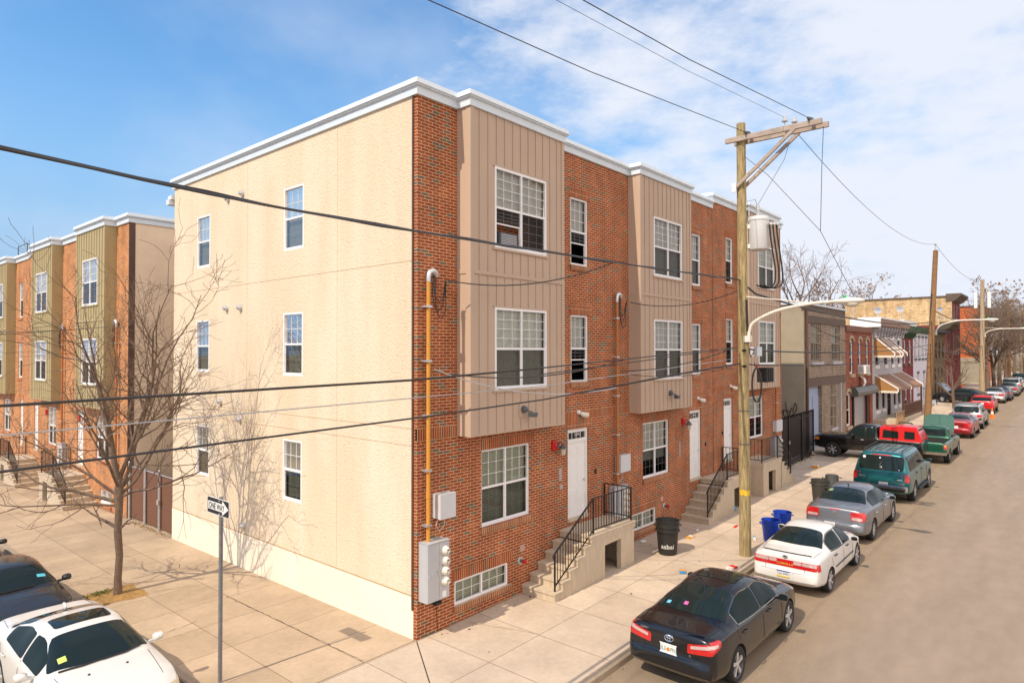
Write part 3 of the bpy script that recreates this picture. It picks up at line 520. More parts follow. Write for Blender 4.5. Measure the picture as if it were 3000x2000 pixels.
# -------- stoops --------
def stoop(x0, L, gzv, flip, lab, steps=6, dep=1.02, ht=1.24, op=(2.2, 3.0, .86)):
    """x0 = foot of the steps; runs along +x (or -x when flip)"""
    s = -1 if flip else 1; t = thing('stoop', lab, 'stoop', (x0, 0, gzv), 0, 'concrete entry stoops'); X = lambda u: x0+s*u; tr = .31; rs = ht/steps; zb = gzv
    b = MB(); yf = -dep
    for i in range(steps):
        top = zb+rs*(i+1); e = tr*(i+1) if i < steps-1 else L
        b.box(X(tr*i), X(e), yf, -.005, zb-.4 if i < steps-1 else top-.18, top-.05)
        b.box(X(tr*i-.028), X(e), yf-.02, -.004, top-.05, top)
    b.build('steps', M_CONC, t)
    w = MB(); l0 = tr*(steps-1)+.03; a, c, oh = op     # side wall of the landing with its opening
    w.prism([(X(l0), zb-.4), (X(a), zb-.4), (X(a), zb+oh), (X(c), zb+oh+.02), (X(c), zb-.4), (X(L-.04), zb-.4), (X(L-.04), zb+ht-.05), (X(l0), zb+ht-.05)], yf+.025, yf+.16, 'y')
    w.box(X(L-.17), X(L-.035), yf+.03, -.01, zb-.4, zb+ht-.06); w.box(X(l0), X(L-.03), yf+.03, -.01, zb+ht-.19, zb+ht-.055)
    w.build('side_wall', M_CONC, t)
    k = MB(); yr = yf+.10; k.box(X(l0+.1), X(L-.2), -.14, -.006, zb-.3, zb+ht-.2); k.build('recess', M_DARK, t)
    r = MB(); p0 = (X(.12), yr, zb+rs*1); top = zb+ht; r1 = X(tr*(steps-1)+.22); r2 = X(L-.07)
    h = .92; A = Vector((X(.12), yr, zb+rs+h-.02)); B_ = Vector((r1, yr, top+h)); C_ = Vector((r2, yr, top+h)); D_ = Vector((r2, -.05, top+h))
    for a_, b_ in ((A, B_), (B_, C_), (C_, D_)): r.bar(a_, b_, .045, .022)
    lo = Vector((0,0,h-.1)); lo1 = Vector((0,0,h-.14))
    r.bar(A-lo1, B_-lo, .025); r.bar(B_-lo, C_-lo, .025); r.bar(C_-lo, D_-lo, .025)
    for q, z in ((A, zb+rs), (B_, top), (C_, top), (D_, top)): r.bar((q.x, q.y, z), q, .035)
    r.tube([A+Vector((s*.01,0,0)), A+Vector((-s*.05,0,-.02)), A+Vector((-s*.07,0,-.08)), A+Vector((-s*.03,0,-.12))], .018, 6)
    for a_, b_, l0_, l1_ in ((A, B_, lo1, lo), (B_, C_, lo, lo), (C_, D_, lo, lo)):
        n = max(2, int((b_-a_).length/.125))
        for i in range(1, n):
            q = a_+(b_-a_)*i/n; ll = l0_+(l1_-l0_)*i/n; r.bar(q-ll, q, .014)
    r.build('railing', M_BLACK, t); return t
stoop(3.42, 3.72, .055, False, 'concrete entry stoop nearest the corner with open recess and black railing')
stoop(11.95, 3.45, .2, False, 'concrete entry stoop in the middle, behind the utility pole')
stoop(20.6, 3.6, .33, True, 'farthest concrete entry stoop with steps going down beside the iron gate', ht=1.28)
# -------- fixtures on the walls --------
def lantern(x, z, lab):
    t = thing('wall_lantern', lab, 'wall lamp', (x, 0, z), 0, 'entry wall lanterns'); y = -.2
    b = MB(); b.box(x-.05, x+.05, -.03, 0, z+.02, z+.16); b.tube([(x, 0, z+.1), (x, -.1, z+.18), (x, y, z+.14)], .014, 6); b.build('bracket', M_LAMP, t)
    b = MB(); b.lathe([(.015, z+.16), (.03, z+.13), (.11, z+.04), (.11, z+.02), (.001, z+.02)], 6, (x, y, 0)); b.build('shade', M_LAMP, t)
    b = MB(); b.lathe([(.08, z+.02), (.05, z-.14), (.001, z-.15)], 6, (x, y, 0)); b.build('lamp_glass', M_LGLASS, t)
lantern(4.86, 3.45, 'grey wall lantern beside the door nearest the corner'); lantern(12.19, 3.46, 'grey wall lantern beside the middle door')
def alarm(x, z, lab):
    b = MB(); b.box(x-.09, x+.09, -.07, 0, z-.12, z+.12); b.lathe([(.001,-.11),(.05,-.10),(.055,-.07)], 12, (x, 0, z), 'y'); tag(b.build('fire_alarm', M_REDP, smooth=30), lab, 'fire alarm', 'red fire alarms beside the doors')
alarm(4.69, 3.56, 'red fire alarm strobe next to the lantern nearest the corner'); alarm(12.1, 3.59, 'red fire alarm strobe next to the middle door lantern')
def flood(x, z, lab, y=-.4):
    t = thing('flood_light', lab, 'flood light', (x, y, z), 0, 'flood lights under the bay windows')
    b = MB(); b.box(x-.12, x+.1, y-.025, y, z-.16, z+.16); b.build('back_plate', M_TAN, t)
    b = MB(); b.lathe([(.001, y-.14), (.07, y-.12), (.09, y-.03)], 14, (x+.02, 0, z+.02), 'y'); b.build('sensor', M_LAMP, t, smooth=40)
    b = MB(); b.tube([(x+.05, y-.1, z), (x+.12, y-.16, z-.03), (x+.17, y-.2, z-.05)], .02, 8); b.prism([(x+.07, z-.06), (x+.27, z-.06), (x+.24, z-.16), (x+.10, z-.16)], y-.28, y-.14, 'y'); b.build('lamp_head', M_LAMP, t)
flood(2.94, 4.62, 'dark flood light under the bay nearest the corner'); flood(10.34, 4.66, 'dark flood light under the middle tan bay'); flood(18.9, 4.95, 'dark flood light under the farthest tan bay behind the pole')
def pir(x, z, lab):
    t = thing('security_light', lab, 'security light', (x, 0, z), 0, 'white security lights above the doors')
    b = MB(); b.lathe([(.001,-.07),(.05,-.06),(.065,0)], 14, (x-.05, 0, z+.02), 'y'); b.build('mount', M_WHITE, t, smooth=40)
    b = MB(); b.tube([(x, -.06, z), (x+.08, -.09, z-.05), (x+.22, -.14, z-.07)], [.045, .07, .075], 12); b.build('lamp_head', M_CREAM, t, smooth=50)
pir(5.86, 4.33, 'white security light above the door nearest the corner'); pir(13.35, 4.31, 'white security light above the middle door'); pir(16.28, 4.64, 'white security light above the farthest door')
def cabinet(x0, x1, z0, z1, dep, lab, n=4):
    t = thing('meter_cabinet', lab, 'electric meter cabinet', ((x0+x1)/2, 0, z0), 0, 'electric meter cabinets'); sx = x0+(x1-x0)*.52
    b = MB(); b.box(x0, x1, -dep+.03, 0, z0, z1); b.box(x0+.004, sx-.004, -dep, -dep+.03, z0+.01, z1-.01); b.box(sx+.004, x1-.004, -dep-.002, -dep+.03, z0+.01, z1-.01); b.box(x0-.008, x1+.008, -dep-.02, 0, z1, z1+.012); b.build('cabinet_body', M_CAB, t)
    mx = sx+(x1-sx)*.5; h = (z1-z0)
    for i in range(n):
        z = z1-h*(.16+i*.175); q = MB(); q.lathe([(.001,-dep-.13),(.06,-dep-.125),(.082,-dep-.09),(.082,-dep-.04),(.1,-dep-.03),(.1,-dep)], 18, (mx, 0, z), 'y')
        mm = q.build('meter', M_LGLASS if False else mat_meter, t, smooth=40); q = MB(); q.box(mx-.03, mx+.035, -dep-.134, -dep-.128, z+.012, z+.03); q.box(mx-.04, mx-.02, -dep-.1335, -dep-.128, z-.04, z-.028); q.build('display', M_BLACK, mm)
    q = MB(); q.box(mx-.06, mx+.05, -dep-.008, -dep, z0+.04, z0+.17); q.build('notice', M_WHITE, t)
    q = MB(); q.box(x0+.1, x0+.12, -dep-.04, -dep, z0+h*.42, z0+h*.5); q.box(sx-.05, sx-.03, -dep-.04, -dep, z0+h*.45, z0+h*.53); q.build('handle', M_ALU, t)
    q = MB(); q.box(mx-.02, mx+.02, -.1, -.02, z0-.1, z0); q.box(mx-.11, mx+.07, -.14, -.01, z0-.16, z0-.10); q.tube([(mx, -.03, z0-.16), (mx+.03, -.02, z0-.4), (mx+.06, -.02, z0-.75)], .006, 5); q.build('ground_wire', M_RUB, t)
mat_meter = mat('meter_cream', (.70,.66,.58), .25)
cabinet(.05, .66, .80, 2.02, .29, 'grey meter cabinet with four round meters beside the corner basement window'); cabinet(7.37, 8.12, .98, 2.04, .2, 'grey meter cabinet behind the railing nearest the corner'); cabinet(20.6, 21.45, 1.0, 2.2, .2, 'grey meter cabinet beside the iron gate')
def ubx(x0, x1, z0, z1, dep, lab):
    b = MB(); b.box(x0, x1, -dep, 0, z0, z1); b.box(x0-.01, x1+.01, -dep-.012, -dep+.05, z0-.006, z1+.012); b.tube([(x0+.1, -.08, z0), (x0+.05, -.06, z0-.18), (x0+.15, -.07, z0-.3), (x0+.28, -.08, z0-.2), (x0+.3, -.08, z0)], .008, 5)
    tag(b.build('utility_box', M_CAB2), lab, 'utility box', 'grey utility boxes on the brick')
ubx(.43, .86, 2.47, 2.98, .26, 'pale grey utility box above the four meters by the corner'); ubx(7.72, 8.25, 2.44, 2.93, .2, 'pale grey utility box below the conduit in the middle'); ubx(20.95, 21.7, 2.42, 2.92, .16, 'pale grey utility box right of the farthest ground floor window')
def conduit(x, z0, z1, lab, m=M_COND, y=-.12, ax='y', r=.045, drop=True, group='conduit risers on the brick fronts'):
    o = Vector((x, 0, z0)) if ax == 'y' else Vector((-.0+x_left, x, z0)); T = (lambda u, d, z: (u, d, z)) if ax == 'y' else (lambda u, d, z: (x_left+d, u, z))
    t = thing('conduit_riser', lab, 'conduit', o, 0, group); b = MB(); b.cyl(T(x, y, z0), T(x, y, z1), r, 12); b.cyl(T(x, y, z0+(z1-z0)*.17), T(x, y, z0+(z1-z0)*.19), r+.006, 12); b.build('pipe', m, t, smooth=40)
    zz_ = z0+.35
    while zz_ < z1-.2: MB().box(*[c for k in range(3) for c in (T(x-.09, y-r-.008, zz_)[k], T(x+.06, 0, zz_+.045)[k])]).build('strap', M_ALU, t); zz_ += 1.15
    h = MB(); a = Vector(T(x, y, z1)); fx = Vector(T(1, 0, 0))-Vector(T(0, 0, 0))
    h.tube([a, a+Vector((0,0,.10)), a+fx*.03+Vector((0,0,.2)), a+fx*.11+Vector((0,0,.24)), a+fx*.2+Vector((0,0,.2)), a+fx*.24+Vector((0,0,.12))], [r+.004, r+.006, .055, .07, .065, .04], 12); h.build('weather_head', M_ALU, t, smooth=60)
    w = MB()
    for k, (dx, l_) in enumerate(((.14, .75), (.18, .55), (.22, .9))): 
        w.tube(smoothpts([a+fx*dx+Vector((0,0,.15)), a+fx*(dx-.02)+Vector((0,0,.15-l_*.6)), a+fx*(dx+.10)+Vector((0,0,.15-l_)), a+fx*(dx+.27)+Vector((0,0,.15-l_*.85)), a+fx*(.44+.03*k)+Vector((0,0,-.2)), a+fx*(.40+.01*k)+Vector((0,-.1,.05))]), .011, 5)
    if drop: w.build('drip_loop', M_WIRE, t)
    return a
x_left = 0
conduit(.21, 2.0, 7.5, 'orange conduit riser with weather head at the building corner'); conduit(7.66, 2.04, 7.5, 'rust coloured conduit riser left of the middle bay', M_COND2); conduit(21.05, 2.2, 7.7, 'rust coloured conduit riser at the far end of the brick front', M_COND2)
def hose(x, z, lab):
    t = thing('standpipe_connection', lab, 'standpipe', (x, 0, z), 0, 'red capped standpipe connections'); b = MB(); b.lathe([(.001,-.02),(.09,-.02),(.1,0)], 16, (x, 0, z), 'y'); b.build('plate', M_ALU, t)
    b = MB(); b.cyl((x, -.02, z), (x, -.1, z), .045, 12); b.build('nozzle', M_LAMP, t); b = MB(); b.cyl((x, -.1, z), (x, -.18, z), .05, 12); b.build('cap', M_REDP, t)
hose(3.35, .86, 'red capped standpipe outlet beside the nearest stoop steps'); hose(10.77, .9, 'red capped standpipe outlet beside the middle stoop steps')
t = thing('window_air_conditioner', 'dark air conditioner in the open third floor bay window', 'air conditioner', (2.42, -.5, 8.5)); b = MB(); b.box(2.12, 2.72, -.45, -.1, 8.475, 8.78); b.build('case', M_LAMP, t); b = MB()
for i in range(7): b.box(2.15, 2.69, -.456, -.45, 8.5+i*.038, 8.515+i*.038)
b.build('louvre', M_CAB, t)
# ---------------- olive-bayed row up the side street, and the alley fence ----------------
XL = .06; x_left = XL
def left_block(y0, y1, bays, narrows, doors, firsts, lab, top=10.93, near=False):
    t = thing('apartment_building', lab, 'building', (XL, y0, SY(y0)))
    hs = []; ex = []
    for n in narrows: hs += [(*n, 7.87, 9.74), (*n, 4.70, 6.57)]
    for f in firsts: hs += [(*f, 1.68, 3.45)]
    for d in doors: hs += [(*d, 1.12, 3.56)]
    bsm = [(f[0]-.28, f[0]+1.0, -.0, .53) for f in firsts]; hs += bsm
    b = MB(); wall(b, 'x', XL, y0, y1, -.9, top, hs, .12); b.build('brick_front', B_LEFT, t, norm=False)
    brick_extras(t, 'x', XL, [(*h, 'l' if h[:2] in doors else 'ls') for h in hs], B_LEFTS, B_LEFTS)
    for u0, u1 in bays:
        mid = u0+.80; hl = [(mid, mid+1.84, 7.91, 9.77), (mid, mid+1.84, 4.72, 6.57)]
        bay(t, 'x', XL, u0, u1, 3.80, top, hl, M_OLIVE, belt=7.25)
        for h in hl: window(t, 'x', XL-.4, *h, 2, bmat=M_CURT, blind=(.5, 1), gr=(2, 3))
    for n in narrows:
        for z0, z1 in ((7.87, 9.74), (4.70, 6.57)): window(t, 'x', XL+.05, *n, z0, z1, 1, bmat=M_BLIND2, blind=(.5, 1), gr=(2, 3))
    for f in firsts: window(t, 'x', XL+.07, *f, 1.68, 3.45, 2, bmat=M_BLIND2, blind=(.5, 1), gr=(2, 3))
    for q in bsm: window(t, 'x', XL+.05, *q, 2, kind='fixed', gr=(2, 2), blind=None)
    for d in doors: door(t, 'x', XL+.03, *d, 1.12, 3.56, tr=.3)
    p = [(XL, y1)]
    for u0, u1 in sorted(bays, reverse=True): p += [(XL, u1), (XL-.4, u1), (XL-.4, u0), (XL, u0)]
    p += [(XL, y0)]+([(XL+12, y0)] if near else [])
    b = MB(); sweep(b, p, cornice_prof(top-.01, top+.34)); b.build('cornice', M_CORN, t)
    b = MB(); b.box(XL+.05, XL+12, y0+.05, y1-.02, top-.02, top+.12); b.build('roof', M_ROOF, t)
    b = MB(); b.box(XL+.7, XL+11, y0+.7, y1-.5, -.8, top-.1); b.build('interior', M_DARK, t)
    if near:
        b = MB(); wall(b, 'y', y0, XL+.14, XL+12, -.9, top, (), .1); b.build('stucco_end_wall', M_SHADEST, t, norm=False)
        b = MB(); b.box(XL, XL+.20, y0-.02, y0+.05, -.8, top); b.build('corner_trim', M_BROWNT, t)
    return t
B_LEFTS = brickmat('orange_soldier_brick', [(0, (.36,.11,.035)), (1, (.5,.17,.06))], (.6,.48,.36), soldier=True)
left_block(16.5, 30.25, [(17.85, 21.25), (24.72, 28.05)], [(21.55, 22.3), (28.45, 29.15)], [(21.63, 22.45), (28.5, 29.2)], [(18.45, 20.02), (25.54, 26.87)], 'brick apartment building with olive bays across the alley, its tan end wall in shade', near=True)
left_block(30.27, 44, [(33.0, 36.4), (40.2, 43.4)], [(31.55, 32.3)], [(31.3, 31.95)], [(33.9, 35.4)], 'olive-bayed brick building farther up the side street, cut off by the left edge', top=10.86)
for y, lab, op, fl in ((19.75, 'concrete stoop with low steps behind the street tree', (2.3, 2.95, .8), True), (27.05, 'concrete stoop farther up the side street, left of the street tree', (2.3, 2.95, .8), True)):
    t = stoop(0, 3.5, 0, True, lab, dep=1.2, ht=1.1, op=op); t.rotation_euler = (0, 0, -pi/2); t.location = (XL, y, SY(y))
conduit(17.42, 1.4, 7.0, 'orange conduit riser on the olive-bayed building by the alley', M_COND2, ax='x'); conduit(24.2, 1.4, 7.0, 'orange conduit riser between the two olive bays', M_COND2, ax='x')
def cab_left(y, lab):
    t = thing('meter_cabinet', lab, 'electric meter cabinet', (XL, y, .9), 0, 'electric meter cabinets'); b = MB(); b.box(XL-.2, XL, y-.35, y+.35, .9, 1.95); b.build('cabinet_body', M_CAB, t)
    for i in range(3): q = MB(); q.lathe([(.001,-.12),(.08,-.1),(.085,0)], 12, (XL-.2, y-.15, 1.2+.25*i), 'x'); q.build('meter', mat_meter, t)
cab_left(24.15, 'grey meter cabinet on the olive-bayed building, behind the tree branches')
for y, nm in ((23.0, 'red fire alarm strobe on the orange brick by the alley end'), (27.9, 'red fire alarm strobe on the orange brick up the side street')):
    b = MB(); b.box(XL-.07, XL, y-1.05, y-.87, 3.05, 3.3); b.lathe([(.001,-.1),(.05,-.07)], 10, (XL, y-.96, 3.17), 'x'); tag(b.build('fire_alarm', M_REDP), nm, 'fire alarm', 'red fire alarms beside the doors')
t = thing('roof_rail', 'dark steel hatch rail standing on the flat roof', 'railing', (1.5, 38.3, 10.9)); b = MB(); b.tube([(1.5, 39.4, 10.9), (1.5, 39.4, 12.6), (1.5, 37.3, 12.6), (1.5, 37.3, 10.9)], .03, 6); b.build('hoop', M_LAMP, t); b = MB(); b.cyl((1.5, 39.4, 12.05), (1.5, 37.3, 12.05), .025, 6); b.build('mid_rail', M_LAMP, t)
# alley fence
def slatmesh():
    m, n, l, p = newmat('brown_slat_mesh'); p.inputs['Roughness'].default_value = .7
    g = n.new('ShaderNodeNewGeometry'); s = n.new('ShaderNodeSeparateXYZ'); l.new(g.outputs['Position'], s.inputs[0]); outs = []
    for sg in (1, -1):
        a = n.new('ShaderNodeMath'); a.operation = 'MULTIPLY_ADD'; a.inputs[1].default_value = sg; l.new(s.outputs[2], a.inputs[0]); l.new(s.outputs[1], a.inputs[2])
        q = n.new('ShaderNodeMath'); q.operation = 'PINGPONG'; q.inputs[1].default_value = .035; l.new(a.outputs[0], q.inputs[0]); c = n.new('ShaderNodeMath'); c.operation = 'LESS_THAN'; c.inputs[1].default_value = .005; l.new(q.outputs[0], c.inputs[0]); outs.append(c.outputs[0])
    mx = n.new('ShaderNodeMath'); mx.operation = 'MAXIMUM'; l.new(outs[0], mx.inputs[0]); l.new(outs[1], mx.inputs[1])
    r = n.new('ShaderNodeMix'); r.data_type = 'RGBA'; l.new(mx.outputs[0], r.inputs['Factor']); r.inputs['A'].default_value = (.13,.05,.025,1); r.inputs['B'].default_value = (.25,.13,.08,1); l.new(r.outputs['Result'], p.inputs['Base Color']); return m
t = thing('alley_fence', 'brown slatted chain-link fence closing the alley beside the cream wall', 'fence', (.15, 14.4, -.15)); b = MB(); b.box(.16, .19, 12.3, 16.48, -.1, 1.74); b.build('slat_mesh', slatmesh(), t)
for y in (16.42, 14.93, 13.64): b = MB(); b.cyl((.11, y, -.2), (.11, y, 1.88), .05, 10); b.ball((.11, y, 1.9), .055); b.build('post', M_GALV, t, smooth=40)
b = MB(); b.cyl((.15, 12.3, 1.76), (.15, 16.48, 1.76), .022, 8); b.build('top_rail', M_GALV, t)
b = MB(); b.box(.03, .08, 13.55, 13.7, .75, .92); b.build('latch', M_ALU, t)
# ---------------- the terrace of old houses down the main street ----------------
YR = .85
def shell(t, x0, x1, z1, holes, m, y=YR, depth=8, rev=.15, side=None, low=-.5, roofm=None):
    b = MB(); wall(b, 'y', y, x0, x1, GX(x0)+low, z1, holes, rev); b.build('front_wall', m, t, norm=False)
    b = MB(); z0 = GX(x0)+low
    b.add([(x0,y,z0),(x0,y+depth,z0),(x0,y+depth,z1),(x0,y,z1),(x1,y,z0),(x1,y+depth,z0),(x1,y+depth,z1),(x1,y,z1)], [(0,1,2,3),(4,5,6,7),(1,5,6,2)]); b.build('side_wall', side or m, t, norm=False)
    b = MB(); b.box(x0+.03, x1-.03, y+.12, y+depth-.05, z1-.3, z1-.12); b.build('roof', roofm or M_ROOF, t)
    b = MB(); b.box(x0+.4, x1-.4, y+.6, y+depth-.4, z0, z1-.4); b.build('interior', M_DARK, t)
def simplewin(t, x0, x1, z0, z1, y=YR, arched=False, fm=None, gr=(1,1), bars=0, blind=(.5,1), rec=.08, split=True):
    w = window(t, 'y', y+rec, x0, x1, z0, z1, 1, kind='double' if split else 'fixed', fr=.09, mat_f=fm, gr=gr, blind=blind)
    if bars:
        b = MB()
        for i in range(1, bars): xx = x0+(x1-x0)*i/bars; b.box(xx-.025, xx+.025, y-.02, y+.02, z0, z1)
        for k in range(1, 4): zz = z0+(z1-z0)*k/4; b.box(x0, x1, y-.022, y+.018, zz-.02, zz+.02)
        b.build('security_bars', mat_bar, w)
    return w
mat_bar = mat('tan_window_bar', (.34,.28,.21), .6); M_STONE = mat('tan_stone', (.40,.31,.21), .85, var=.15, obj=False, scale=4)
M_DSTONE = mat('brown_stone', (.12,.085,.065), .85, var=.15, obj=False, scale=3); M_BLUED = mat('pale_blue_door', (.30,.36,.50), .55, var=.08, obj=False, scale=2)
def lint(t, x0, x1, z0, z1, m, y=YR, d=.05, name='lintel'): b = MB(); b.box(x0, x1, y-d, y+.1, z0, z1); b.build(name, m, t)
# warehouse
t = thing('brick_warehouse', 'two-storey dark brown brick warehouse with blue door and grey side wall', 'building', (32.4, YR, .5))
ws = [(29.45, 31.35, 5.45, 7.6), (33.47, 35.2, 5.45, 7.6)]; hs = ws+[(28.75, 31.4, .35, 4.05), (33.1, 34.15, 1.45, 4.07)]
shell(t, 28.2, 36.5, 8.62, hs, B_BROWN, side=M_GREYST, rev=.25)
for w in ws: simplewin(t, *w, fm=mat_bar, bars=5, blind=(0, 1), rec=.12)
simplewin(t, 33.1, 34.15, 1.45, 4.07, fm=mat_bar, bars=4, rec=.12)
lint(t, 28.66, 36.45, 7.62, 8.05, M_DSTONE); lint(t, 28.66, 36.45, 4.1, 4.55, M_DSTONE); lint(t, 28.15, 36.45, 8.3, 8.61, M_DSTONE, d=.03, name='parapet_band')
for w in ws: lint(t, w[0]-.1, w[1]+.15, 5.27, 5.44, M_GREYP, d=.12, name='window_sill')
lint(t, 33.0, 34.3, 1.28, 1.44, M_GREYP, d=.12, name='window_sill')
b = MB(); b.box(28.12, 36.55, YR-.1, YR+.3, 8.62, 8.72); b.box(28.12, 28.5, YR+.3, YR+13, 8.62, 8.72); b.build('coping', M_CORN, t)
b = MB(); b.box(28.75, 31.4, YR+.2, YR+.25, .35, 4.05)
for k in range(4): b.box(28.85, 30.1, YR+.17, YR+.2, .5+k*.75, 1.16+k*.75)
b.box(30.2, 31.3, YR+.16, YR+.2, .4, 3.5); b.build('garage_door', M_BLUED, t)
b = MB(); b.box(34.95, 35.08, YR-.12, YR, .5, 4.1); b.build('pale_downpipe', M_GREYP, t); b = MB(); b.cyl((28.5, YR-.08, .5), (28.5, YR-.08, 8.3), .07, 8); b.build('downpipe', M_BROWNT, t)
b = MB(); b.box(29.0, 29.5, YR+.155, YR+.165, 2.1, 2.9); b.build('door_notice', M_WHITE, t)
# painted scrawl low on the grey side wall
r = random.Random(9); b = MB()
for k in range(9):
    y0 = YR+.5+k*.36; pts = [(28.17, y0+r.uniform(-.1,.35), 2.35+r.uniform(0,1.0)) for _ in range(5)]; b.tube(smoothpts(pts), .02, 4)
b.build('graffiti', M_BLACK, t)
# iron gate between
g = thing('iron_gate', 'black iron picket gate between the brick front and the grey wall', 'gate', (25, .35, .42))
b = MB(); x = 22.25
while x < 27.9: z = GX(x); b.bar((x, .35, z+.05), (x, .35, z+2.35), .022); b.bar((x, .35, z+2.35), (x, .25, z+2.5), .02); x += .125
b.build('pickets', M_BLACK, g)
for x in (22.25, 24.1, 26.1, 28.0): b = MB(); b.box(x-.04, x+.04, .31, .39, GX(x)-.1, GX(x)+2.45); b.build('post', M_BLACK, g)
for h in (.2, 2.2): b = MB(); b.bar((22.2, .37, GX(22)+h), (28.05, .37, GX(28)+h), .05); b.build('rail', M_BLACK, g)
b = MB(); b.box(24.02, 24.16, .28, .31, 1.5, 1.65); b.build('lock', M_ALU, g)
# red brick house with the roller shutter
t = thing('brick_rowhouse', 'red brick row house with roller shutter and arched windows', 'house', (40, YR, .6))
ws = [(37.5, 38.32, 4.58, 6.75), (39.7, 40.46, 4.58, 6.75), (41.7, 42.5, 4.58, 6.75)]; hs = ws+[(36.62, 37.6, 1.24, 3.3), (38.1, 41.5, .5, 3.15), (41.95, 42.8, .6, 3.2)]
shell(t, 36.5, 43.58, 7.72, hs, B_RED2)
for w in ws+[(36.62, 37.6, 1.24, 3.3)]:
    simplewin(t, *w, blind=None); x0, x1, z0, z1 = w; c = (x0+x1)/2; rr = (x1-x0)/2
    a = [(c+(rr+.16)*cos(q), z1-.05+(.42)*sin(q)) for q in [pi*i/10 for i in range(11)]]+[(c-(rr-.0)*cos(q), z1-.05+.22*sin(q)) for q in [pi*i/10 for i in range(11)]]
    b = MB(); b.prism(a, YR-.07, YR-.005, 'y'); b.build('arch_hood', M_STONE, t); lint(t, x0-.12, x1+.12, z0-.22, z0-.01, M_STONE, d=.12, name='window_sill')
lint(t, 36.46, 43.5, 7.35, 7.73, mat('red_cornice', (.20,.09,.06), .8), d=.1, name='cornice')
s = MB(); n = 30
for k in range(n): z = .45+2.7*k/n; s.box(38.1, 41.5, YR+.06-.02*(k % 2), YR+.12, z, z+2.7/n-.004)
s.build('roller_shutter', mat('shutter_steel', (.45,.45,.48), .35, .5, var=.08), t)
b = MB(); b.prism([(YR, 3.1), (YR-.42, 3.1), (YR-.5, 3.22), (YR-.5, 3.38), (YR-.3, 3.68), (YR, 3.72)], 37.6, 43.3, 'x'); b.build('shutter_housing', mat('shutter_box', (.12,.115,.11), .4, .4), t)
b = MB(); b.box(37.9, 38.1, YR-.12, YR+.0, .5, 3.1); b.build('shutter_rail', M_BLACK, t); b = MB(); b.box(41.5, 41.75, YR-.12, YR, .5, 3.1); b.build('shutter_rail', M_BLACK, t)
b = MB(); b.box(41.95, 42.8, YR+.1, YR+.14, .6, 3.2); b.build('wooden_door', mat('orange_brown_door', (.22,.09,.03), .5), t)
a = thing('window_air_conditioner', 'white air conditioner in the middle arched window of the red brick house', 'air conditioner', (40.1, YR, 4.6)); b = MB(); b.box(39.5, 40.6, YR-.5, YR+.1, 4.55, 5.12); b.build('case', M_WHITE, a); b = MB(); b.box(39.48, 39.5, YR-.4, YR-.05, 4.62, 5.05); b.box(39.6, 40.5, YR-.51, YR-.5, 4.6, 5.05); b.build('louvre', M_CAB, a)
bn = thing('wall_banner', 'curved white banner hanging below the air conditioner', 'banner', (40.1, YR-.1, 3.9)); b = MB(); pts = [(YR-.05, 4.35), (YR-.28, 4.2), (YR-.34, 3.95), (YR-.2, 3.65), (YR-.12, 3.5)]
b.prism(pts+[(y+.02, z) for y, z in reversed(pts)], 39.85, 40.35, 'x'); b.build('cloth', M_WHITE, bn)
# grey house with awnings
t = thing('painted_rowhouse', 'grey painted row house with bracketed cornice and brown awnings', 'house', (48.8, YR, .8))
ws = [(44.55, 45.5, 5.05, 6.95), (47.4, 48.3, 5.05, 6.95), (49.85, 50.7, 5.05, 6.95), (52.2, 53.1, 5.05, 6.95)]; g1 = [(44.6, 45.6, 1.75, 3.5), (46.6, 47.5, 1.75, 3.5), (48.3, 49.6, 1.0, 3.6), (50.6, 51.4, 1.75, 3.5), (52.3, 53.1, 1.75, 3.5)]
shell(t, 43.6, 54.1, 7.9, ws+g1, M_GREYP)
M_BRW = mat('brown_window', (.10,.05,.035), .5)
for w in ws+g1: simplewin(t, *w, fm=M_BRW, blind=None); lint(t, w[0]-.1, w[1]+.1, w[2]-.28, w[2]-.01, M_WHITE, d=.08, name='window_sill')
for w in ws: lint(t, w[0]-.1, w[1]+.1, w[3]+.01, w[3]+.28, M_WHITE, d=.05)
b = MB(); b.prism([(YR, 7.85), (YR-.55, 7.9), (YR-.62, 8.25), (YR-.55, 8.38), (YR+.4, 8.38), (YR+.4, 7.85)], 43.50, 54.04, 'x'); b.build('cornice', mat('brown_cornice', (.30,.19,.14), .6), t)
b = MB(); b.box(43.4, 54.1, YR-.66, YR+.9, 8.385, 8.5); b.box(43.4, 43.54, YR-.6, YR+1.4, 7.8, 8.385); b.build('coping', M_WHITE, t)
for i in range(11): x = 44+i*.98; b = MB(); b.prism([(YR-.02, 7.84), (YR-.5, 7.84), (YR-.42, 7.6), (YR-.2, 7.45), (YR-.16, 7.15), (YR-.02, 7.1)], x-.13, x+.13, 'x'); b.build('bracket', M_GREYP, t)
M_AWN = mat('brown_awning', (.27,.15,.10), .8, var=.06, obj=False); M_AWS = mat('tan_awning_side', (.34,.17,.06), .8, var=.05)
